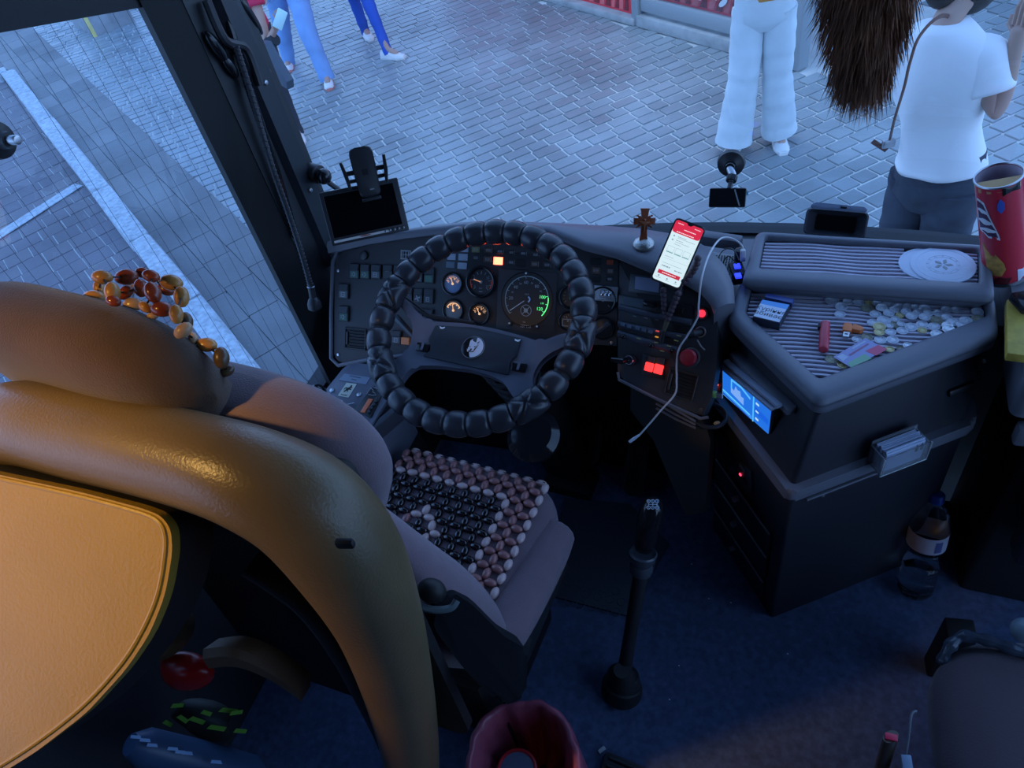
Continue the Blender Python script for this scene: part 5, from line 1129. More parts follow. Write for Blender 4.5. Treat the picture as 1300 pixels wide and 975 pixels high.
sp2([(.72, .50), (1, .50), (1, .68), (.72, .72)], .0009, 'lit_menu_shade', (.01, .15, .9), .8)
for k in range(6): sp2([(.08+k*.15, .03), (.17+k*.15, .03), (.17+k*.15, .07), (.08+k*.15, .07)], .0013, 'lit_footer_mark', (.02, .22, .9), .9)
def strip(M, a, c, h0, wd, th, name, m, par):
    p, q = V(pm(M, *a, h0)), V(pm(M, *c, h0)); d = q-p; mm = (p+q)/2
    return MB().box(M @ T(mm.x, mm.y, h0) @ RZ(math.atan2(d.y, d.x)), (d.length, wd, th), min(wd, th)*.25, 2).build(name, m, par)
strip(MUL, (913, 461), (983, 519), H+.002, .007, .016, 'visor_slat', mat('visor_grey', (.34, .40, .52), .4), ns)
strip(MUL, (921, 458), (990, 516), H-.004, .009, .014, 'visor_slat', mat('visor_grey', (.34, .40, .52), .4), ns)
strip(MUL, (931, 449), (1006, 522), .022, .018, .026, 'rounded_ridge', TRAY, con)
LR2 = mat('tiny_red_led', (.3, .02, .02), .3, emit=((1, .08, .06), 3))
for v in (466, 471, 484, 488.5): x, y = pm(MUL, 911, v, H-.006); MB().box(MUL @ T(x, y, H-.006), (.003, .0035, .003)).build('red_led', LR2, ns)
x, y = pm(MUL, 911, 478, H-.006); MB().cyl(MUL @ T(x, y, H-.01), .007, 0, .008, 14, .002).build('dial_knob', BLK, ns)
ug = thing('usb_stick', 'pale green usb stick plugged in beside the lit map screen', 'usb stick', pz(904, 500, .66))
pu = pz(904, 500, .66); MU_ = frame(pu, (.9, -.3, .2), (0, .3, 1))
MB().box(MU_, (.024, .017, .009), .003, 2).build('stick_body', mat('green_plastic', (.25, .62, .22), .4), ug); MB().box(MU_ @ T(.018, 0, 0), (.014, .012, .005)).build('metal_plug', METAL, ug)
# cup well with a crumb
cw = MB().ring(T(*pz(902, 528, .60)), .035, .005, 28, 8).build('cup_ring', BLK, con)
tag(MB().ball(T(*pz(910, 537, .585)) @ RZ(.5), (.008, .005, .004), 10, 6).build('crumpled_paper', mat('cream_paper', (.6, .48, .28), .7)), 'tiny scrap of cream paper in the round cup holder under the usb stick', 'paper')

# things on the trays
ZT1, ZT2 = .80-.0155+.0042, .835-.0155+.0042
DO = mat('white_doily', (.62, .68, .80), .7, bump=(120, .3))
def doily(u, v, z, rot, label, ru=.057):
    p = pz(u, v, z); o = MB().cyl(T(*p) @ Matrix.Diagonal((1, 1, 1, 1)), ru, 0, .0022, 56, .0008).build('round_mat', DO); tag(o, label, 'mat', 'white round mats')
    for R_ in (.052, .032, .026): MB().ring(T(p.x, p.y, p.z+.0022), R_, .0005, 48, 5).build('embossed_ring', DO, o)
    b = MB(); G = T(p.x, p.y, p.z+.0024) @ RZ(rot)
    for k in range(12): b.add(textmesh('ABKOPTHE'[k % 8], .006), G @ RZ(k*PI/6) @ T(0, .029))
    for k in range(5): b.prism(G @ RZ(k*1.256), [(0, .003), (.005, .009), (.002, .019), (-.003, .014)], 0, .0006)
    b.build('grey_print', GREYP, o, smooth=False); return o
doily(1178, 335.5, ZT2, .3, 'white round paper mat on the rear tray, the lower one peeking out at the left')
doily(1197, 337, ZT2+.0026, 1.0, 'white round paper mat with grey print, the upper one on the rear tray', .062)
# coins
COL = {'s': mat('silver_coin', (.62, .66, .74), .35, .25, bump=(900, .3)), 'w': mat('bright_coin', (.85, .90, .95), .35, .5, bump=(900, .3)), 'g': mat('gold_coin', (.70, .60, .32), .35, .3, bump=(900, .3)), 'b': mat('bronze_coin', (.30, .29, .22), .45, .3, bump=(900, .3))}
coins = [(195,173,48,'s'),(303,180,34,'s'),(378,187,38,'s'),(452,186,30,'g'),(505,196,32,'s'),(260,214,44,'s'),(250,268,38,'s'),(440,225,44,'b'),(535,230,40,'w'),(582,199,40,'s'),(652,217,34,'s'),(716,213,32,'s'),(765,222,28,'s'),(830,227,40,'s'),(620,240,34,'s'),(494,266,40,'s'),(584,267,38,'s'),(663,274,30,'g'),(704,254,36,'s'),(782,260,34,'s'),(855,265,34,'s'),(740,288,40,'s'),(830,295,40,'s'),(915,308,44,'b'),(922,260,36,'s'),(985,290,36,'s'),(980,235,34,'s'),(1045,238,34,'s'),(1195,250,42,'s'),(1197,299,44,'b'),(1114,311,44,'s'),(1022,327,44,'s'),(1078,350,34,'s'),(985,355,38,'w'),(993,383,42,'w'),(897,352,42,'s'),(915,403,42,'w'),(815,377,32,'g'),(815,338,40,'s'),(740,355,44,'s'),(553,308,48,'s'),(630,302,32,'s'),(477,326,40,'s'),(628,338,34,'b'),(668,338,28,'s'),(590,350,28,'s'),(520,357,44,'g'),(518,400,36,'g'),(598,390,38,'s'),(678,381,40,'s'),(436,425,40,'b'),(365,440,34,'s'),(528,443,42,'s'),(613,443,42,'s'),(592,508,32,'g'),(664,503,28,'b'),(718,483,34,'w'),(193,575,46,'b'),(275,610,44,'g')]
KN_ = {'s': 'silver', 'w': 'bright white', 'g': 'gold coloured', 'b': 'dull bronze'}
LBL = {(195,173): 'large silver coin at the far left end of the top row of coins', (250,268): 'silver coin lying alone just below the left end of the coin rows', (193,575): 'large dull bronze coin sticking out left of the banknote coloured card', (275,610): 'pale gold coin peeking out under the lower edge of the card',
       (592,508): 'gold coin touching the red right corner of the card', (664,503): 'small dull coin second to the right of the red card corner', (718,483): 'bright coin against the tray rim, right of the card', (1195,250): 'silver coin at the far right tip of the tray', (1197,299): 'dull bronze coin at the right tip of the tray',
       (452,186): 'small gold coin in the top row of coins', (440,225): 'large dull bronze coin just under the small gold one of the top row', (365,440): 'silver coin touching the upper left edge of the card', (436,425): 'dull bronze coin half covered by the upper corner of the card', (663,274): 'gold coin amid the silver ones in the middle of the pile',
       (815,377): 'gold coin at the lower middle of the pile', (518,400): 'gold coin above the card, below a torn looking pale one', (520,357): 'pale gold coin at the left edge of the pile above another gold coin', (628,338): 'dull bronze coin stacked on two silver coins', (915,308): 'large dull bronze coin in the right half of the pile',
       (915,403): 'bright coin lying against the rim at the lower right of the pile', (985,355): 'bright coin overlapping another bright coin at the right', (993,383): 'bright coin under another bright coin near the rim', (535,230): 'bright coin in the second row of the pile', (260,214): 'silver coin just below right of the large leftmost coin',
       (303,180): 'silver coin second from the left in the top row', (378,187): 'silver coin third from the left in the top row'}
rows_c = [(0, 206, 'top'), (206, 246, 'second'), (246, 281, 'third'), (281, 321, 'fourth'), (321, 361, 'fifth'), (361, 406, 'sixth'), (406, 700, 'lowest')]
ORD = 'first second third fourth fifth sixth seventh eighth ninth tenth eleventh twelfth'.split()
def coin_label(cx, cy, k):
    a, z_, nm = next(r_ for r_ in rows_c if r_[0] <= cy < r_[1]); L_ = sorted(c[0] for c in coins if a <= c[1] < z_)
    return '%s coin, %s from the left in the %s row of the coin pile' % (KN_[k], ORD[L_.index(cx)], nm)
cme = {}; placed = []
for (cx, cy, r_, k) in coins:
    p = pz(1020+cx/5.417, 350+cy/5.417, ZT1); R_ = r_/5.417*(p-CAM).dot(_fw)/FPX*.94
    z = ZT1
    for (q, rq, zq) in placed:
        if (V((q.x-p.x, q.y-p.y))).length < (R_+rq)*.86: z = max(z, zq+.0018)
    placed.append((p, R_, z)); key = (k, round(R_, 4))
    if k not in cme:
        b = MB(); b.lathe(I4, [(1, 0), (1, .0016), (.97, .0018), (.90, .0018), (.88, .0013), (.01, .0013)], 28, True)
        b.ring(I4, .70, .012, 24, 5, z=.0014, flat=.02); b.ball(T(0, .03, .0013), (.30, .42, .0004), 10, 6); b.box(T(.0, -.5, .0015), (.5, .14, .0006))
        cme[k] = b.build('coin', COL[k], None, base=(0, 0, 0)); o = cme[k]
    else: o = cme[k].copy(); col.objects.link(o)
    o.location = (p.x, p.y, z); o.scale = (R_, R_, 1); o.rotation_euler = (random.uniform(-.03, .03), random.uniform(-.03, .03), random.random()*6.28)
    tag(o, LBL.get((cx, cy), coin_label(cx, cy, k)), 'coin', 'loose coins on the ribbed tray')
def tz(x, y, z=ZT1): return pz(1020+x/5.417, 350+y/5.417, z)
# card
Mc = frame(tz(390, 530, ZT1+.006), (tz(575, 505)-tz(325, 632)), (0, 0, 1)); Mc = frame(tz(390, 530, ZT1+.006), tz(425, 430)-tz(205, 560), (tz(205, 560)-tz(325, 632)))
cpoly = loc2(Mc, [(1020+x/5.417, 350+y/5.417) for x, y in ((205, 560), (425, 430), (575, 508), (325, 632))])
cdd = MB().prism(Mc, cpoly, 0, .0008).build('printed_card', mat('lilac_card', (.30, .30, .52), .3)); tag(cdd, 'small printed card with lilac, red and green areas lying on the coins', 'card')
def cpx(pts, z, m, nm): MB().prism(Mc, loc2(Mc, [(1020+x/5.417, 350+y/5.417) for x, y in pts]), .0008, z).build(nm, m, cdd, smooth=False)
cpx([(425, 520), (515, 478), (575, 508), (500, 552)], .0011, mat('card_red', (.60, .08, .16), .35), 'red_area')
cpx([(325, 632), (302, 602), (420, 540), (470, 572)], .0011, mat('card_green', (.22, .42, .26), .35), 'green_area')
cpx([(225, 560), (268, 538), (310, 562), (270, 590)], .0012, mat('card_label', (.45, .48, .62), .4), 'code_label')
cpx([(310, 545), (440, 468), (452, 474), (322, 553)], .0012, mat('card_plum', (.30, .12, .22), .4), 'text_line')
cpx([(330, 500), (420, 450), (430, 456), (340, 508)], .0012, mat('card_label', (.45, .48, .62), .4), 'text_line')
# lighter / lipstick tube
a, c_ = tz(150, 330, ZT1+.010), tz(137, 512, ZT1+.010); d = c_-a
lt = thing('lighter', 'small red cylindrical tube lying upright in the picture on the ribbed tray', 'lighter', a.lerp(c_, .5)-V((0, 0, .01)))
MB().cyl(along(a, d), .0098, 0, d.length, 24, .003).build('tube', mat('red_plastic', (.55, .05, .08), .3), lt); MB().cyl(along(a, -d), .0085, 0, .002, 20).build('end_cap', METAL, lt)
b = MB(); [b.box(along(a, d) @ RZ(-2.0+0) @ T(.0098, 0, d.length*(.3+.1*k)), (.0006, .006, .003)) for k in range(4)]; b.build('pale_print', WHITE, lt)
MB().box(T(*(a.lerp(c_, .14)+V((-.011, 0, 0)))), (.006, .012, .01), .001, 1).build('valve_tab', DEEP, lt)
# orange usb stick and cap
OU = mat('orange_rubber', (.75, .20, .06), .5)
p = tz(302, 362, ZT1+.006); Mu = frame(p, (1, -.1, 0), (.1, 1, 0)); us = thing('orange_usb_stick', 'orange usb stick with a bare metal plug on the ribbed tray beside its cap', 'usb stick', p)
MB().prism(Mu, rpoly([(-.009, -.012), (.009, -.012), (.009, .008), (0, .016), (-.009, .008)], .003, 3), -.005, .005, .002).build('stick_body', OU, us)
MB().box(Mu @ T(0, -.020, 0), (.0125, .016, .0045), .0005, 1).build('metal_plug', METAL, us); MB().box(Mu @ T(0, -.020, .0025), (.006, .003, .0004)).build('plug_window', DEEP, us)
p = tz(372, 365, ZT1+.006); tag(MB().prism(frame(p, (1, -.15, 0), (.15, 1, 0)), [(-.011, -.008), (.006, -.009), (.012, -.003), (.010, .003), (.004, .005), (-.004, .009), (-.010, .009)], -.005, .005, .002).build('orange_stopper', OU), 'orange cap lying just right of the orange usb stick', 'cap')
# cigarette pack
cgp = lambda x, y: (950+x/16.26, 360+y/16.26); zt = ZT1+.022
Mp = frame(pz(*cgp(470, 570), zt), pz(*cgp(870, 425), zt)-pz(*cgp(285, 325), zt), pz(*cgp(285, 325), zt)-pz(*cgp(95, 680), zt))
pk = thing('cigarette_pack', 'open cigarette pack with a white warning label at the left end of the ribbed tray', 'pack', pz(*cgp(470, 570), ZT1))
q = loc2(Mp, [cgp(95, 680), cgp(650, 815), cgp(865, 430), cgp(288, 325)]); MB().prism(Mp, q, -.0215, 0, .0015).build('box', mat('pack_dark', (.03, .035, .06), .3), pk)
o = MB().prism(Mp, loc2(Mp, [cgp(110, 670), cgp(640, 800), cgp(785, 535), cgp(245, 415)]), 0, .0005).build('warning_label', mat('label_white', (.62, .68, .80), .5), pk)
MB().prism(Mp, loc2(Mp, [cgp(245, 415), cgp(785, 535), cgp(850, 440), cgp(290, 335)]), 0, .0005).build('blue_band', mat('pack_blue', (.10, .35, .75), .3), pk)
e1, e2 = V(pm(Mp, *cgp(110, 670))), V(pm(Mp, *cgp(640, 800))); e3 = V(pm(Mp, *cgp(245, 415))); ang = math.atan2((e2-e1).y, (e2-e1).x); W_ = (e2-e1).length; H_ = (e3-e1).length
cc = (e1+e2)/2+(e3-e1)/2; b = MB()
for k, tx in enumerate(('Куріння', 'вбиває')):
    b.add(textmesh(tx, H_*.40), Mp @ T(cc.x, cc.y, .0007) @ RZ(ang) @ T(0, H_*(.19-.36*k)))
b.build('lettering', DEEP, o, smooth=False)
MB().prism(Mp, loc2(Mp, [cgp(345, 245), cgp(905, 372), cgp(955, 285), cgp(375, 165)]), -.020, -.004, .001).build('lid', mat('pack_navy', (.06, .09, .28), .3), pk)
MB().prism(Mp, loc2(Mp, [cgp(300, 325), cgp(860, 425), cgp(905, 375), cgp(345, 250)]), -.020, -.012).build('open_gap', DEEP, pk)
# card holder hung on the right face
MH = MRF @ T(0, .0, 0)
x, y = pm(MH, 1143, 575, .03); G = MH @ T(x, y, 0)
ch = thing('card_holder', 'clear plastic holder full of visiting cards on the right face of the console', 'holder', G @ V((0, -.03, 0)))
CP = mat('clear_plastic', (.75, .78, .82), .15, trans=.85, ior=1.3)
b = MB(); b.box(G @ T(0, -.002, .045), (.105, .052, .003)); b.box(G @ T(0, -.028, .025), (.105, .003, .045)); b.box(G @ T(-.0515, -.002, .025), (.003, .052, .045)); b.box(G @ T(.0515, -.002, .025), (.003, .052, .045)); b.box(G @ T(0, .004, .004), (.105, .064, .003)); b.build('clear_box', CP, ch)
b = MB(); b.tube([G @ V(v_) for v_ in ((-.054, .026, .047), (-.054, -.030, .047), (.054, -.030, .047), (.054, .026, .047))], .0018, 6); b.build('edge', mat('plastic_edge', (.45, .48, .50), .3), ch)
for k in range(9): tag(MB().box(G @ T(random.uniform(-.003, .003), .003+random.uniform(-.002, .003), .010+k*.0036), (.088, .054, .0022)).build('visiting_card', mat('card_white', (.55, .62, .78), .6)), 'pale visiting card, %s from the bottom of the stack in the clear holder' % ('first second third fourth fifth sixth seventh eighth topmost'.split()[k]), 'card', 'visiting cards in the clear holder')
b = MB(); [b.prism(G @ T(.026+.012*k, .012, .0402), [(-.003, -.008), (.003, -.008), (.004, .002), (0, .012), (-.004, .002)], 0, .0006) for k in range(2)]
tag(b.build('figure_print', DEEP, None, smooth=False), 'two dark figures printed on the front visiting card', 'print')

# ================================================================ RIGHT HAND DASH UNIT, CAN, BOOKLET
ru = thing('right_dashboard', 'black right hand dashboard unit at the right edge beyond the console', 'dashboard', (.8, 1.3, 0))
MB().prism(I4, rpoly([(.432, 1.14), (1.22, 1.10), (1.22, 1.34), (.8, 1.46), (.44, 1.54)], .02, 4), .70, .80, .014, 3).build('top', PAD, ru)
MB().prism(I4, rpoly([(.50, 1.17), (1.22, 1.13), (1.22, 1.32), (.50, 1.46)], .02, 4), .01, .71).build('body', DEEP, ru)
MB().box(T(.83, 1.135, .66), (.76, .03, .05), .008).build('front_lip', PAD, ru)
MB().box(T(.83, 1.10, .44), (.60, .08, .28), .02).build('glove_box', BODY, ru)
p = pz(1276, 348, .80); cn = thing('snack_can', 'tall red cylindrical snack tube with an open top at the right edge of the windscreen', 'can', p)
top = py(1268, 223, p.y-.01); ax_ = (top-p); hh = ax_.length; MN = along(p, ax_); RC = .040
dirc = MN.inverted().to_3x3() @ (CAM-p); a0 = math.atan2(dirc.y, dirc.x)
b = MB(); b.lathe(MN, [(RC, 0), (RC, hh), (RC-.0015, hh), (RC-.0015, .02)], 40, cap=False); b.build('tube', mat('snack_red', (.62, .025, .05), .28), cn)
MB().cyl(MN, RC+.001, -.001, .008, 40).build('base_rim', METAL, cn)
MB().lathe(MN, [(RC-.002, hh*.2), (RC-.002, hh-.002), (RC-.003, hh-.002), (RC-.003, hh*.2)], 40, False).build('liner', mat('pale_liner', (.62, .52, .62), .5), cn)
MB().ring(MN, RC, .0022, 40, 6, z=hh).build('top_rim', METAL, cn)
def wrap(pts_a, name, m, off_=.0006):
    """flat outline (angle in rad from the facing side, height fraction) wrapped on the tube"""
    cxm = sum(p[0] for p in pts_a)/len(pts_a); czm = sum(p[1] for p in pts_a)/len(pts_a); b = MB(); rs = []
    for s in (1, .66, .33, .02):
        rs.append([MN @ V(((RC+off_)*math.cos(a0+cxm+(a-cxm)*s), (RC+off_)*math.sin(a0+cxm+(a-cxm)*s), (czm+(z-czm)*s)*hh)) for a, z in pts_a])
    b.rings(rs, cap=False); return b.build(name, m, cn, smooth=False)
wrap([(-1.4, .93), (1.4, .93), (1.4, .99), (-1.4, .99)], 'gold_band', mat('gold_print', (.55, .32, .12), .4)); wrap([(.1, .92), (.9, .92), (.9, .995), (.1, .995)], 'black_patch', GLOSS, .001)
wrap([(-1.15, .88), (-.7, .86), (-.45, .72), (-.15, .56), (-.10, .50), (-.6, .52), (-1.1, .57), (-1.2, .70)], 'lettering_border', WHITE, .001)
for q in ([(-1.12, .86), (-.75, .84), (-.62, .78), (-1.15, .79)], [(-1.1, .77), (-.6, .75), (-.42, .68), (-1.1, .69)], [(-1.1, .67), (-.40, .655), (-.25, .60), (-1.05, .60)], [(-.95, .585), (-.25, .58), (-.18, .53), (-.6, .54)]): wrap(q, 'lettering', mat('plum_print', (.08, .03, .08), .4), .0016)
wrap([(-.15, .80), (.0, .76), (.15, .80), (.15, .86), (0, .90), (-.12, .86)], 'blue_mark', mat('blue_print', (.06, .12, .5), .4), .001)
wrap([(-1.0, .45), (-.3, .34), (-.02, .26), (.05, .19), (-.15, .12), (-.5, .12), (-.85, .20)], 'crisp_picture', mat('crisp_gold', (.62, .33, .08), .5, var=(60, .3)), .001)
wrap([(-.9, .10), (-.2, .11), (.3, .09), (.1, .03), (-.5, .02), (-1.0, .04)], 'dark_picture', mat('dark_maroon', (.14, .01, .02), .5), .001)
wrap([(.55, .02), (1.3, .02), (1.3, .17), (.55, .15)], 'barcode_label', mat('label_white', (.62, .68, .80), .5), .001)
bk = MB().box(T(*pz(1296, 420, .81)) @ RZ(-.1), (.05, .16, .02), .002).build('booklet', mat('yellow_cover', (.50, .36, .06), .5, var=(40, .2))); tag(bk, 'yellow booklet lying on the right hand dashboard at the picture edge', 'book')
p = py(1306, 245, 1.5); fl = MB().box(T(p.x+.03, 1.5, .80+.12) @ RX(.1), (.09, .004, .24), .001, 1).build('card_stand', mat('pale_card', (.55, .56, .68), .5)); tag(fl, 'pale card with a blue and yellow band standing behind the red snack tube', 'card')
MB().box(T(p.x+.03, 1.5, .92) @ RX(.1) @ T(0, -.003, .075), (.088, .002, .045)).build('blue_band', mat('flag_blue', (.04, .08, .42), .5), fl); MB().box(T(p.x+.03, 1.5, .92) @ RX(.1) @ T(0, -.003, .030), (.088, .002, .045)).build('yellow_band', mat('flag_yellow', (.5, .33, .08), .5), fl)
tag(MB().box(T(*pz(1299, 384, .835)) @ RZ(.4), (.03, .05, .02), .005).build('sunglasses_case', GLOSS), 'small gloss black case on the yellow booklet', 'case')

# ================================================================ DRIVER'S SEAT
SX, SY = -.70, .55
MSE = T(SX, SY, 0) @ RZ(math.radians(-6))
seat = thing('driver_seat', 'driver seat in mauve velour with olive vinyl back shell and tan rear flap', 'seat', (SX, SY, 0))
def prof_loft(rows, e=2.6, n=40): return [sup(MSE @ T(xc, yc, 0), hw, hd, z, n, e) for z, hw, xc, yc, hd in rows]
def interp(rows, k=4):
    P = rows; out = []
    for i in range(len(P)-1):
        a, b_, c, d = P[max(i-1, 0)], P[i], P[i+1], P[min(i+2, len(P)-1)]
        for j in range(k):
            t = j/k; out.append([.5*((2*b_[q])+(c[q]-a[q])*t+(2*a[q]-5*b_[q]+4*c[q]-d[q])*t*t+(3*b_[q]-a[q]-3*c[q]+d[q])*t**3) for q in range(5)])
    out.append(P[-1]); return out
def even_cloth(name, c1, c2, p0, p1, edge):
    """cover cloth in one even colour, the first given; not used"""
    return mat(name, c1, .9, sheen=.2, bump=(420, .5), var=(14, .1))
rows = [(.44, .20, 0, .03, .06), (.50, .245, 0, .02, .085), (.60, .255, 0, .01, .09), (.72, .245, 0, -.005, .085), (.82, .212, 0, -.015, .07), (.90, .170, 0, -.02, .06), (.97, .150, 0, -.03, .056), (1.05, .185, 0, -.035, .062), (1.13, .222, 0, -.04, .068), (1.20, .236, 0, -.05, .068), (1.255, .225, 0, -.06, .062), (1.285, .19, 0, -.065, .05), (1.298, .12, 0, -.068, .028)]
MB().rings(prof_loft(interp(rows))).build('backrest', FAB, seat, sharp=2)
rows = [(.36, .20, .0, .22, .20), (.39, .225, 0, .21, .215), (.44, .234, 0, .21, .222), (.485, .232, 0, .21, .220), (.508, .218, 0, .21, .208), (.520, .18, 0, .21, .18), (.524, .10, 0, .21, .11)]
MB().rings(prof_loft(interp(rows, 3), 4.2, 48)).build('cushion', FAB, seat, sharp=2)
b = MB(); b.tube([MSE @ V(p) for p in smoothpath([(.20, -.04, .50), (.225, .05, .49), (.232, .16, .475), (.232, .27, .462), (.225, .33, .45)], 6)], [.035]+[.050]*(6*4-1)+[.03], 16, flat=1.0); b.build('side_bolster', FAB, seat, sharp=2)
MB().box(MSE @ T(.0, .20, .33), (.44, .42, .07), .02).build('seat_pan', BLK, seat)
MB().box(MSE @ T(0, .15, .16), (.34, .36, .30), .03).build('pedestal', DEEP, seat)
MB().box(MSE @ T(.235, .16, .36) , (.02, .34, .10), .008).build('side_trim', SWM, seat)
# headrest
hc_ = V((-.865, .472, 1.328)); Mh = T(*hc_) @ RZ(math.radians(-8)) @ RX(.15)
b = MB(); rr = []
for k in range(17):
    t = -1+2*k/16; s = (1-abs(t)**3.2)**(1/2.4) if abs(t) < 1 else .02; s = max(s, .03)
    rr.append([Mh @ V((t*.235, .062*s*math.copysign(abs(math.cos(a))**.75, math.cos(a)), .108*s*math.copysign(abs(math.sin(a))**.75, math.sin(a)))) for a in [2*PI*j/28 for j in range(28)]])
b.rings(rr).build('headrest', FABB, seat, sharp=2)
# back shell rim
def pyp(L): return [py(u, v, y) for u, v, y in L]
path = [V((-1.04, .34, .70)), V((-1.04, .355, 1.05)), V((-1.02, .365, 1.22))] + pyp([(20, 538, .375), (120, 556, .37), (230, 580, .365), (320, 608, .36), (395, 650, .36), (447, 715, .355), (482, 790, .35), (505, 870, .34), (520, 945, .33), (528, 1010, .325)])
P = smoothpath(path, 8); n = len(P); b = MB(); b.tube(P, [.057+.012*math.exp(-((i/n-.62)/.12)**2)-.008*max(0, (i/n-.75)) for i in range(n)], 20); b.build('shell_rim', SHELL, seat, sharp=2)
# stitched seam on the rim
b = MB(); sm = smoothpath(pyp([(0, 500, .335), (120, 527, .332), (220, 551, .33), (300, 571, .33)]), 10)
b.tube([p+V((0, -.024, .036)) for p in smoothpath(pyp([(20, 538, .375), (120, 556, .37), (230, 580, .365), (300, 600, .36)]), 10)], .0022, 6); b.build('seam', mat('seam_thread', (.16, .11, .06), .7), seat)
b = MB(); b.tube(smoothpath(pyp([(318, 715, .395), (385, 762, .385), (430, 820, .375), (465, 885, .365), (495, 950, .355), (515, 1010, .35)]), 6), .022, 14); b.build('inner_band', mat('grey_piping', (.045, .042, .05), .8, bump=(300, .4)), seat)
MB().prism(frame((SX-.02, .42, .95), (1, -.05, 0), (0, .06, 1)), rpoly([(-.26, -.5), (.25, -.5), (.24, .30), (-.25, .34)], .05, 5), -.02, .0).build('back_cavity', DEEP, seat)
tag_o = MB().box(T(*py(438, 690, .30)) @ RZ(.2), (.02, .008, .012), .003).build('shell_clip', DEEP, seat)
# tan padded rear flap
A_ = V((-.88, .30, 1.30)); B_ = V((-.65, .30, 1.268)); MF = frame(A_, B_-A_, (0, .70, .71))
fp = [(-150, 570), (0, 603), (100, 624), (180, 645), (205, 655), (217, 672), (219, 700), (210, 755), (190, 805), (160, 850), (110, 905), (45, 955), (-60, 1020), (-250, 1080), (-350, 800)]
fl2 = rpoly(loc2(MF, fp), .02, 4); MB().prism(MF, fl2, -.014, 0, .008, 3).build('rear_flap', TAN, seat); MB().prism(MF, fl2, -.075, -.0145).build('flap_backing', DEEP, seat)
b = MB(); b.tube([MF @ V((x, y, -.002)) for x, y in smoothpath([V((*q, 0)) for q in loc2(MF, [(0, 606), (100, 628), (180, 650), (203, 660), (211, 675), (212, 700), (203, 752), (183, 800), (154, 845), (105, 898), (40, 948), (-30, 990)])], 8) for x, y in [(x.x, x.y)]] if False else [MF @ V((q.x, q.y, .0)) for q in smoothpath([V((*q, 0)) for q in loc2(MF, [(0, 608), (100, 630), (178, 651), (200, 661), (209, 675), (210, 700), (201, 752), (181, 800), (152, 845), (103, 898), (38, 948), (-30, 990)])], 8)], .0032, 8); b.build('piping', TAN, seat)
# lower side cover with adjuster handle and buckle
M, w_, h_ = quad([(560, 758), (668, 800), (672, 890), (560, 860)], 1.33, nrm=(.55, -.55, .62))
MB().prism(M, rpoly(loc2(M, [(548, 765), (575, 752), (600, 768), (640, 808), (670, 825), (668, 880), (655, 893), (630, 890), (590, 850), (552, 800)]), .01, 3), -.06, 0, .008).build('side_cover', mat('navy_black', (.006, .007, .010), .8, spec=.2), seat)
p = pr(548, 750, 1.22); MB().ball(T(*p) @ RX(.3), (.024, .020, .024), 16, 10).build('adjuster_knob', DEEP, seat)
a = [pr(518, 758, 1.235), pr(530, 768, 1.235), pr(550, 774, 1.235), pr(572, 772, 1.235), pr(580, 762, 1.235)]; b = MB(); b.tube(smoothpath(a, 5), .006, 8); b.build('handle_edge', mat('slate_handle', (.10, .13, .14), .35), seat)
p = pz(662, 812, .44); bkl = MB().box(T(*p) @ RZ(-.3) @ RX(.5), (.03, .016, .05), .004).build('seat_belt_buckle', BLK, seat); MB().box(T(*(p+V((0, -.004, .022)))) @ RZ(-.3) @ RX(.5), (.026, .014, .010), .002).build('release_button', mat('buckle_red', (.65, .04, .09), .4), bkl)
b = MB(); b.tube(smoothpath([pz(672, 775, .46), pz(664, 800, .45), pz(655, 840, .3), pz(640, 900, .1)], 5), .008, 8, flat=.4); b.build('belt_stalk', BLK, bkl)

# things in the pocket behind the seat
def blob(c, r, seed, name, m, label, cat, rot=I4, amp=.25):
    b = MB(); b.ball(I4, (1, 1, 1), 22, 14); rnd = random.Random(seed); f = [(V((rnd.uniform(-1, 1), rnd.uniform(-1, 1), rnd.uniform(-1, 1))).normalized()*rnd.uniform(2, 5), rnd.random()*6) for _ in range(5)]
    for v in b.b.verts:
        k = 1+amp*sum(math.sin(v.co.dot(d)+o_) for d, o_ in f)/3; v.co = T(*c) @ rot @ V((v.co.x*r[0]*k, v.co.y*r[1]*k, v.co.z*r[2]*k))
    o = b.build(name, m, sharp=2); tag(o, label, cat); return o
pk0 = [py(240, 852, .30), py(325, 845, .31), py(262, 915, .26), py(235, 958, .20)]
blob(pk0[0], (.055, .03, .045), 1, 'red_bag', mat('red_satin', (.45, .01, .01), .3), 'crumpled shiny red bag in the pocket behind the driver seat', 'bag')
br = [py(262, 828, .30), py(300, 826, .31), py(345, 845, .32), py(383, 872, .325)]
b = MB(); b.rings([[p+V((0, -.012, -.0)), p+V((0, 0, .012)), p+V((.0, .03, -.01)), p+V((-.02, .02, -.06)), p+V((-.02, -.01, -.055))] for p in smoothpath(br, 5)]); tag(b.build('brown_pouch', mat('brown_suede', (.20, .11, .06), .6, bump=(200, .4))), 'brown pouch with a zip edge beside the red bag behind the driver seat', 'pouch')
gm = blob(pk0[2], (.075, .03, .045), 5, 'patterned_cloth', mat('black_cloth', (.012, .014, .012), .7), 'black cloth with bright green marks stuffed behind the driver seat', 'cloth')
gmark = mat('green_mark', (.13, .34, .03), .6); b = MB()
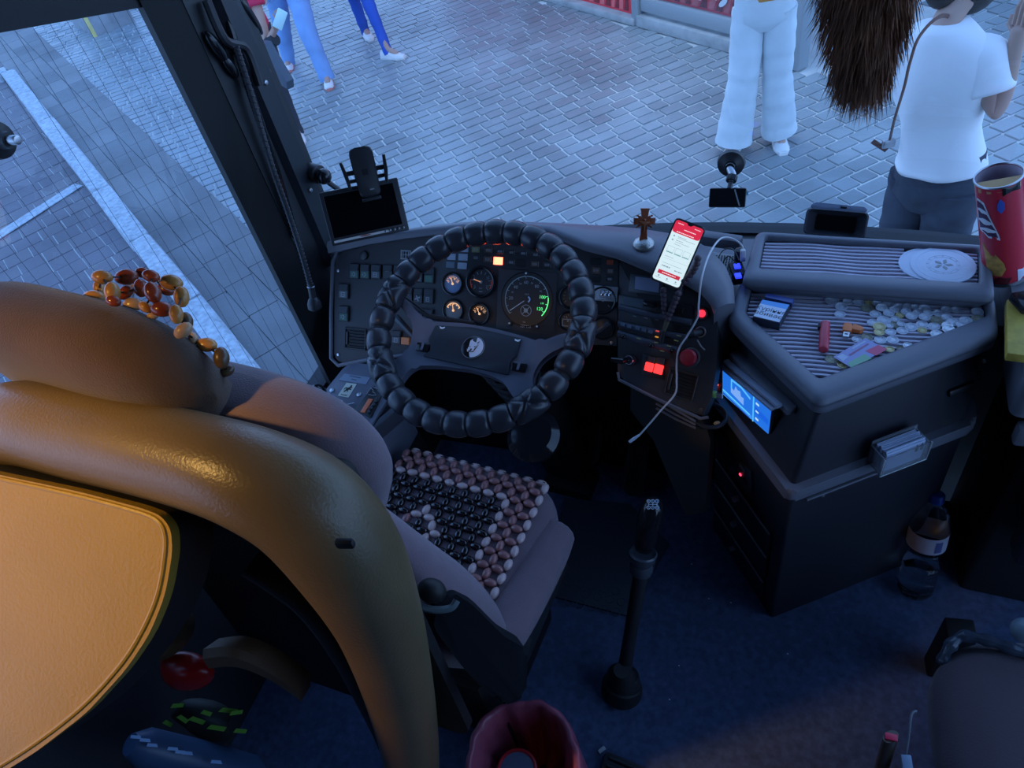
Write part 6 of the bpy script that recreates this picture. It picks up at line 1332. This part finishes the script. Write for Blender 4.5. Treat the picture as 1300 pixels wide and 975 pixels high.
for (u, v, l, a) in ((225, 896, 10, -.3), (262, 905, 8, .3), (290, 902, 14, .1), (300, 905, 10, -.4), (250, 914, 12, .6), (275, 924, 14, .25), (232, 912, 8, .8), (305, 928, 10, 0), (213, 918, 7, .5)):
    Mq, ww, hh_ = quad([(u-l, v-3-a*4), (u+l*.8, v-3+a*5), (u+l, v+3+a*6), (u-l*.8, v+3-a*4)], (py(u, v, .24)-CAM).length-.02); MB().prism(Mq, [(-ww/2, -hh_*.3), (ww*.4, -hh_/2), (ww/2, hh_*.3), (-ww*.3, hh_/2)], -.001, .001).build('green_mark', gmark, gm, smooth=False)
b = MB(); q1, q2 = py(165, 945, .16), py(330, 985, .22); b.tube([q1.lerp(q2, t) for t in (0, .1, .5, .9, 1)], [.02, .036, .038, .036, .02], 20); bl = b.build('folded_umbrella', mat('slate_blue_cloth', (.05, .10, .20), .4)); tag(bl, 'rolled blue and white plastic bag lying at the very bottom behind the seat', 'bag')
b = MB(); r = random.Random(4)
for k in range(12):
    u, v = 175+k*11+r.uniform(-3, 3), 938+k*3.4+r.uniform(-5, 7); Mq, ww, hh_ = quad([(u-7, v-2), (u+7, v), (u+6, v+5), (u-8, v+3)], (py(u, v, .17+.0035*k)-CAM).length-.045); MB().prism(Mq, [(-ww/2, -hh_/2), (ww/2, -hh_/3), (ww/3, hh_/2), (-ww/2, hh_/3)], -.001, .001).build('pale_mark', mat('pale_blue_print', (.35, .55, .85), .5), bl, smooth=False)

# big wooden beads hanging over the headrest
BC = [mat('amber_wood', (.56, .25, .06), .32, coat=.3, var=(40, .25)), mat('red_wood', (.28, .05, .02), .28, coat=.3, var=(40, .25)), mat('pale_wood_bead', (.50, .30, .16), .35, coat=.2, var=(40, .2)), mat('dark_wood_bead', (.10, .06, .03), .35, coat=.2, var=(40, .25))]
bs = thing('bead_cover_top', 'string net of large amber and red brown wooden beads over the headrest', 'beads', hc_+V((.05, .06, .05)))
cG = lambda x, y: (x/3.611, 320+y/3.611)
big = [(468,115,0,46,.1,.5),(455,165,0,35,1.2,.53),(430,212,0,52,0,.50),(515,185,0,48,1.45,.47),(580,115,1,52,-.1,.53),(575,185,1,40,-.7,.5),(655,95,1,35,.2,.55),(692,110,1,40,.3,.50),(645,165,1,42,1.4,.50),(700,185,1,50,1.2,.47),(612,168,0,28,.6,.56),(610,240,2,44,0,.49),(668,252,0,34,.6,.46),(742,262,1,50,.1,.46),(760,170,1,40,.5,.54),(785,140,0,52,.2,.52),(832,205,0,48,1.5,.50),(808,285,0,44,1.45,.45),(855,315,3,40,1.3,.50),(840,360,2,46,-.7,.45),(885,395,2,30,1.2,.47),(948,425,0,46,.1,.47),(1015,485,3,50,1.45,.46),(700,292,2,25,0,.47),(520,225,1,35,.3,.46),(1040,545,3,36,-.5,.47)]
ends = []
for (x, y, c_, L, a, yy) in big:
    u, v = cG(x, y); yy = yy+.015; p = py(u, v, yy); dst = (p-CAM).dot(_fw); rl = L/3.611*dst/FPX*1.0; dd = (_rt*math.cos(a)-_up*math.sin(a)).normalized()
    Mb = along(p, dd); b = MB(); b.lathe(Mb, [(.0015, -rl), (rl*.30, -rl*.94), (rl*.56, -rl*.66), (rl*.70, -rl*.25), (rl*.72, 0), (rl*.70, rl*.25), (rl*.56, rl*.66), (rl*.30, rl*.94), (.0015, rl)], 18, True); b.build('bead', BC[c_], bs, sharp=2); ends += [p]
b = MB(); order = [2, 1, 0, 4, 6, 7, 9, 12, 13, 17, 18, 19, 20, 21, 22, 25]
b.tube([ends[i] for i in order], .0014, 5); b.tube([ends[i] for i in (0, 3, 5, 8, 10, 11)], .0014, 5); b.tube([ends[i] for i in (7, 14, 15, 16, 17)], .0014, 5); b.build('cord', DEEP, bs)

# beaded seat cover
bsc = thing('beaded_seat_cover', 'wooden bead seat cover in black, rose and cream lying on the mauve driver cushion', 'seat cover', MSE @ V((0, .2, .52)))
BM = {'c': mat('cream_bead', (.62, .43, .40), .30, coat=.4), 'r': mat('rose_bead', (.34, .14, .13), .32, coat=.4), 'k': mat('black_bead', (.012, .008, .010), .12, coat=.6)}
pit = .0350; NX, NY = 11, 12; X1, Y1 = .186, .412
cells = []
for i in range(0, 2*NX+1):
    for j in range(0, 2*NY+1):
        if (i+j) % 2 == 0: continue
        cells.append((X1-i*pit/2, Y1-j*pit/2, i, j, i % 2 == 1))
dx0, dy0 = pm(MSE @ T(0, 0, .535), 524, 668)
sel = []
for x, y, i, j, hor in cells:
    e = min(i, j)
    if e == 0: cc_ = 'c'
    elif e <= 3: cc_ = 'r'
    elif e == 4: cc_ = 'c'
    else:
        m_ = (abs(x-dx0+.0)*1.0+abs(y-dy0)*1.15)/pit
        cc_ = 'k' if m_ > 2.35 or m_ < .75 else ('c' if m_ > 1.55 else 'r')
        if False: pass
    r2 = max(abs(x)/.24, abs(y-.21)/.235); z = .527-.018*max(0, r2-.72)/.28 - (.006*max(0, (y-.39)/.03) if y > .39 else 0)
    sel.append(((MSE @ V((x, y, z))), hor, cc_, i, j))
sel.sort(key=lambda s: (s[0]-CAM).length if s[0].y > .55 else 9); bmes = {}
stuffb = {k: MB() for k in BM}; ns_ = {k: 0 for k in BM}
for q, (p, hor, cc_, i, j) in enumerate(sel):
    if cc_ not in bmes:
        b = MB(); rl = .0138; b.lathe(RY(PI/2), [(.0014, -rl), (.0042, -rl*.92), (.0072, -rl*.62), (.0088, -rl*.2), (.0088, rl*.2), (.0072, rl*.62), (.0042, rl*.92), (.0014, rl)], 12, True)
        o = b.build('bead', BM[cc_], bsc, sharp=2); bmes[cc_] = o.data; first = o
    else: first = None
    Mb = Matrix.Translation(p) @ RZ(math.radians(-6)+(0 if hor else PI/2)+random.uniform(-.12, .12)) @ RX(random.random()) @ (RY(random.uniform(-.1, .1)))
    if q < 298:
        o = first or bpy.data.objects.new('bead', bmes[cc_])
        if not first: col.objects.link(o); o.parent = bsc
        o.matrix_local = Matrix.Translation(-WL[bsc]) @ Mb
    else: stuffb[cc_].add(bmes[cc_], Mb); ns_[cc_] += 1
for k, b in stuffb.items():
    if ns_[k]: b.build('hidden_beads', BM[k], bsc, kind='stuff')
b = MB()
for s in range(-NX-NY, NX+NY):
    pass
for i in range(NX+1): x = X1-i*pit+.0; b.box(MSE @ T(x, Y1-NY*pit/2, .521), (.0012, NY*pit*.97, .0012))
for j in range(NY+1): y = Y1-j*pit; b.box(MSE @ T(X1-NX*pit/2, y, .521), (NX*pit*.97, .0012, .0012))
b.build('threads', DEEP, bsc)

# ================================================================ FLOOR THINGS
gl = thing('gear_lever', 'tall black gear lever with a gloss knob rising from the blue carpet', 'gear lever', pz(788, 880, 0))
g0 = pz(789, 872, .02); g1 = pz(814, 724, .33); g2 = pz(817, 697, .39); g3 = pz(829, 640, .50)
b = MB(); b.tube([g0, g0.lerp(g1, .5), g1], [.018, .0165, .018], 18); b.build('shaft', BLK, gl)
b = MB(); b.lathe(along(g0-V((0, 0, .02)), (0.05, .1, 1)), [(.052, 0), (.050, .02), (.040, .05), (.030, .075), (.021, .10)], 24); o = b.build('boot', mat('boot_rubber', (.02, .02, .022), .55, bump=(60, .8)), gl)
b = MB(); b.ring(along(g0, g1-g0), .044, .006, 24, 6, z=.01); b.ring(along(g0, g1-g0), .034, .006, 24, 6, z=.04); b.build('boot_fold', mat('boot_rubber', (.02, .02, .022), .55), gl)
G = along(g1, g2-g1); b = MB(); b.lathe(G, [(.026, -.005), (.028, .012), (.024, .022), (.031, .036), (.033, .052), (.030, .056), (.022, .050)], 28); b.build('collar', mat('slate_collar', (.07, .08, .10), .25), gl)
G = along(g2, g3-g2); L = (g3-g2).length; b = MB(); b.lathe(G, [(.020, 0), (.025, .02), (.027, L*.5), (.0275, L*.78), (.025, L*.95), (.019, L*1.06), (.009, L*1.12), (.001, L*1.135)], 28); kn = b.build('knob', GLOSS, gl, sharp=2)
top = g2+(g3-g2)*1.115; kc = g2+(g3-g2)*.98; MK2 = frame(kc+(CAM-kc).normalized()*.0262, _rt, _up); b = MB()
for k in range(3):
    for s in (0, 1): G = MK2 @ T(-.0095+k*.0095, .0085-s*.014, .0); b.ring(G, .0036, .0006, 16, 5); b.add(textmesh('R13'[k] if s == 0 else '246'[k], .006), G @ T(0, 0, .0004))
    b.box(MK2 @ T(-.0095+k*.0095, .0015, .0), (.0008, .008, .0006))
b.box(MK2 @ T(0, .0015, 0), (.019, .0008, .0006)); b.build('shift_pattern', mat('white_glow_print', (.75, .8, .9), .4), kn, smooth=False)
# rubber mat with ring studs
RM = mat('rubber_mat', (.045, .055, .075), .6, bump=(300, .3))
mp = [pz(u, v, .006) for u, v in ((690, 754), (797, 782), (850, 690), (800, 640), (718, 632))]; rmat = MB().prism(I4, [(p.x, p.y) for p in mp][::-1] if False else [(p.x, p.y) for p in mp], .0005, .008, .001).build('rubber_mat', RM); tag(rmat, 'dark rubber floor mat with round studs in front of the driver seat', 'mat')
for r_ in range(3):
    for c_ in range(6):
        u = 722+c_*15+(7 if r_ % 2 else 0); v = 738+r_*13+c_*3.2
        if u < 795: MB().ring(T(*pz(u, v, .008)), .0115, .0015, 20, 5).build('stud', RM, rmat)
tag(MB().box(T(*pz(764, 952, .004)) @ RZ(.9), (.020, .010, .004), .001, 1).build('wrapper', mat('silver_foil', (.6, .62, .66), .3, .6)), 'tiny silver wrapper on the carpet between the bin and the grooved step', 'wrapper')
sg = thing('step_grating', 'grooved black step edge at the bottom middle of the picture', 'step', pz(840, 985, .01))
p0 = pz(775, 955, .02); Mg = frame((p0.x, p0.y, .012), (1, -.12, 0), (0.12, 1, 0)); MB().box(Mg @ T(.17, -.12, 0), (.36, .24, .016), .003).build('plate', BLK, sg)
for k in range(13): MB().box(Mg @ T(.17, -.012-k*.018, .010), (.34, .009, .008), .002, 1).build('rib', BLK, sg)
# crumbs on the carpet
for (u, v, lb) in ((878, 716, 'right of the gear lever collar'), (862, 845, 'level with the gear lever boot, the upper one'), (850, 888, 'nearest to the gear lever boot'), (1000, 830, 'below the front corner of the console'), (900, 760, 'left of the console foot, the left of a pair'), (928, 765, 'left of the console foot, the right of a pair')):
    tag(MB().ball(T(*pz(u, v, .003)), (.0022, .0016, .0012), 6, 4).build('crumb', WHITE), 'white crumb on the carpet ' + lb, 'crumb', 'white crumbs scattered on the blue carpet')
# pedals
def pedal(name, label, pts, wd, z):
    t = thing(name, label, 'pedal', z); P = [V(p) for p in pts]
    Mx = frame(P[0].lerp(P[1], .5), (1, -.05, 0), P[1]-P[0]); L = (P[1]-P[0]).length
    MB().prism(Mx, rpoly([(-wd/2, -L/2), (wd/2, -L/2), (wd*.55, L/2), (-wd*.55, L/2)], wd*.4, 5), -.012, 0, .003).build('plate', mat('pedal_rubber', (.022, .021, .022), .55), t)
    for k in range(7): MB().box(Mx @ T(-wd*.36+wd*.12*k, 0, .002), (.003, L*.8, .004), .001, 1).build('ridge', BLK, t)
    b = MB(); b.tube([Mx @ V((0, 0, -.01)), Mx @ V((0, .06, -.12))], .012, 8); b.build('arm', DEEP, t)
pedal('brake_pedal', 'black brake pedal in the footwell right below the steering wheel', (pz(745, 588, .10), pz(757, 490, .30)), .062, pz(745, 588, 0)); pedal('accelerator_pedal', 'long ribbed black accelerator pedal under the dangling cable tip', (pz(796, 628, .03), pz(824, 515, .24)), .060, pz(796, 628, 0))
MB_ = MB().box(T(*pz(725, 610, .02)) @ RZ(-.1), (.16, .10, .04), .006).build('pedal_plinth', DEEP); tag(MB_, 'black pedal plinth on the footwell floor', 'plinth')

# bottle
BP = mat('clear_pet', (.95, .97, 1.0), .03, trans=1.0, ior=1.2); WT_ = mat('water', (.85, .88, .88), .0, trans=1.0, ior=1.30)
b0 = pz(1160, 752, 0); b1 = pz(1189, 634, .30); b0 = V((b0.x, b0.y, .002)); ax_ = V((b1.x-b0.x, b1.y-b0.y, .30)); 
ax_ = ax_.normalized(); G = along(b0+ax_*.006, ax_)
bt = thing('water_bottle', 'clear plastic water bottle with a blue cap standing on the carpet beside the console', 'bottle', b0)
prof = [(.012, .004), (.036, 0), (.042, .012), (.043, .04), (.040, .07), (.043, .085), (.041, .10), (.034, .125), (.033, .14), (.042, .165), (.044, .19), (.044, .225), (.040, .25), (.027, .275), (.0145, .290), (.0135, .305)]
MB().lathe(G, prof, 32, True).build('bottle_body', BP, bt, sharp=2)
MB().lathe(G, [(.03, .004), (.0405, .014), (.0415, .04), (.0385, .07), (.041, .085), (.039, .098), (.03, .112)], 32, True).build('water', WT_, bt, sharp=2)
MB().lathe(G, [(.0446, .165), (.0448, .19), (.0448, .212), (.0446, .214)], 40, False).build('label_band', mat('bottle_label', (.34, .33, .40), .5), bt)
a0_ = math.atan2(*(G.inverted().to_3x3() @ (CAM-b0)).yx)
b = MB(); b.rings([[G @ V((.0455*math.cos(a0_+a), .0455*math.sin(a0_+a), z)) for a in (.5, .62, .75, .88)] for z in (.172, .205)], cap=False, closed=False); b.build('barcode', mat('navy_print', (.06, .07, .2), .5), bt, smooth=False)
MB().cyl(G, .0165, .298, .322, 26, .004).build('cap', mat('blue_cap', (.01, .06, .32), .35), bt); b = MB(); [b.box(G @ RZ(k*PI/13) @ T(.0166, 0, .308), (.0008, .0012, .016)) for k in range(26)]; b.build('cap_ridges', mat('blue_cap', (.01, .06, .32), .35), bt)
b = MB(); [b.ring(G, .0418+.0006*(k % 2), .0011, 30, 5, z=z_) for k, z_ in enumerate((.028, .055, .083, .15))]; b.build('grooves', BP, bt)

# waste bin with crimson bag
bc = pz(662, 962, .27); bn = thing('waste_bin', 'waste bin lined with a crinkled crimson plastic bag at the bottom edge', 'bin', (bc.x, bc.y, 0))
MB().lathe(T(bc.x, bc.y, 0), [(.085, 0), (.115, .25), (.112, .25), (.082, .01)], 32, False).build('bucket', BLK, bn)
r = random.Random(8); ph_ = [r.random()*6 for _ in range(8)]
def wav(a, A): return A*(math.sin(5*a+ph_[0])+.7*math.sin(9*a+ph_[1])+.5*math.sin(17*a+ph_[2]))
b = MB(); n = 72
b.rings([[V((bc.x+(R_+wav(2*PI*k/n, A))*math.cos(2*PI*k/n), bc.y+(R_+wav(2*PI*k/n, A))*math.sin(2*PI*k/n), z+wav(2*PI*k/n+1, A*1.3))) for k in range(n)] for R_, z, A in ((.128, .16, .005), (.126, .22, .004), (.124, .262, .003), (.118, .274, .002), (.108, .268, .002), (.100, .20, .004), (.085, .10, .006), (.05, .05, .004))], cap=False)
b.build('bag_liner', mat('crimson_bag', (.30, .07, .11), .32, bump=(60, 1.0)), bn, sharp=2)
p = pz(655, 975, .20); cna = thing('drink_can', 'red rimmed drink tub lying inside the crimson lined bin', 'can', p); MB().cyl(T(p.x, p.y, .07), .042, 0, .115, 30, .004).build('tub', mat('slate_tub', (.12, .16, .25), .4), cna); MB().ring(T(p.x, p.y, .185), .042, .004, 30, 8).build('red_rim', mat('red_rim', (.5, .02, .03), .35), cna)

# guide seat at the bottom right corner
gs = thing('guide_seat', 'dark plum folding guide seat with a shiny black edge at the lower right corner', 'seat', (.62, .58, 0))
PLUM = mat('plum_velour', (.075, .05, .06), .85, sheen=.2, bump=(300, .5))
rows_ = [(.30, .20), (.33, .255), (.38, .272), (.43, .268), (.452, .24), (.462, .17)]
MB().rings([sup(T(.615, .56, 0) @ RZ(.12), a_, a_*1.0, z_, 44, 4.0) for z_, a_ in rows_]).build('cushion', PLUM, gs, sharp=2)
b = MB(); b.tube(smoothpath([pz(1196, 842, .42), pz(1205, 822, .445), pz(1222, 808, .455), pz(1250, 812, .462), pz(1280, 822, .462), pz(1320, 835, .46)], 6), [.011+.002*math.sin(i*1.1) for i in range(31)], 10); b.build('edge_wrap', mat('shiny_black_wrap', (.04, .05, .07), .18, bump=(40, 1.0)), gs)
MB().box(T(.63, .55, .15), (.30, .34, .28), .03).build('pedestal', DEEP, gs)
MB().ball(T(*pz(1300, 800, .52)), (.022, .022, .022), 20, 12).build('grey_ball_knob', mat('slate_ball', (.14, .19, .23), .4), gs)
MB().box(T(*pz(1205, 825, .10)) @ RZ(.1), (.06, .05, .22), .005).build('hinge_box', DEEP, gs)
p = pz(1131, 935, .46); b = MB(); b.tube([p, p+V((.003, -.02, -.11))], [.016, .016], 16, flat=.6); o = b.build('buckle_stalk', mat('bronze_black', (.06, .04, .025), .3), gs); MB().box(T(*(p+V((0, -.002, .003)))), (.020, .012, .006), .002).build('red_release', mat('buckle_red', (.65, .04, .09), .4), o)
b = MB(); b.tube(smoothpath([pz(1163, 903, .44), pz(1157, 908, .44), pz(1153, 940, .42), pz(1147, 975, .40)], 5), .0045, 8, flat=.5); b.build('belt_tongue', mat('belt_grey', (.16, .17, .20), .35), gs)
tag(MB().box(T(*pz(1151, 970, .41)) @ RZ(.2) @ RX(.3), (.018, .03, .012), .003).build('blue_tag', mat('pale_blue_plastic', (.28, .38, .52), .4)), 'small pale blue tag beside the guide seat buckle at the bottom edge', 'tag')

# fur tassel hanging near the top
FM = mat('fox_fur', (.24, .10, .05), .8, var=(25, .35)); b = MB(); r = random.Random(2)
top_ = py(1105, -60, 1.05); c_bot = py(1096, 116, 1.05)
for k in range(6500):
    t0 = r.random()**.8; a = r.random()*2*PI; rad = .055*math.sqrt(r.random()); base_ = top_.lerp(c_bot, t0*.86); rr_ = rad*(1-.55*t0**2)
    p = base_+V((math.cos(a)*rr_, math.sin(a)*rr_, 0)); L = r.uniform(.025, .055)*(1 if t0 < .8 else 1.3); d = V((math.cos(a)*.28*rr_/.05+r.uniform(-.15, .15), math.sin(a)*.28*rr_/.05+r.uniform(-.15, .15), -1)).normalized()
    s = d.cross(V((r.uniform(-1, 1), r.uniform(-1, 1), .2))).normalized()*.0007; m_ = p+d*L*.6; e_ = p+d*L+V((r.uniform(-.004, .004), r.uniform(-.004, .004), 0))
    vs = [b.b.verts.new(q) for q in (p-s, p+s, m_+s*.8, m_-s*.8)]; b.b.faces.new(vs); ve = b.b.verts.new(e_); b.b.faces.new((vs[3], vs[2], ve))
ft = thing('fur_tassel', 'reddish brown fox fur tail hanging in front of the windscreen at the top', 'tassel', top_)
b.build('fur', FM, ft, kind='stuff', smooth=False)
b = MB(); b.tube([top_.lerp(c_bot, t) for t in (0, .3, .6, .85, .98)], [.034, .040, .036, .024, .004], 16); b.build('tail_core', FM, ft)
b = MB(); b.tube([top_, V((top_.x, top_.y, 2.3))], .002, 6); b.build('cord', DEEP, ft)
# ceiling lamp behind the driver that throws the warm light
wlp = thing('ceiling_lamp', 'small warm ceiling lamp above and behind the driver seat', 'lamp', (-1.08, -.20, 2.24))
WLM = along((-1.08, -.20, 2.28), (.1, .2, -1)); MB().cyl(WLM, .05, -.02, .03, 28, .004).build('housing', METAL, wlp); MB().cyl(WLM, .042, .030, .034, 28).build('diffuser', mat('lamp_glow', (.9, .7, .4), .5, emit=((1, .62, .28), 3)), wlp)
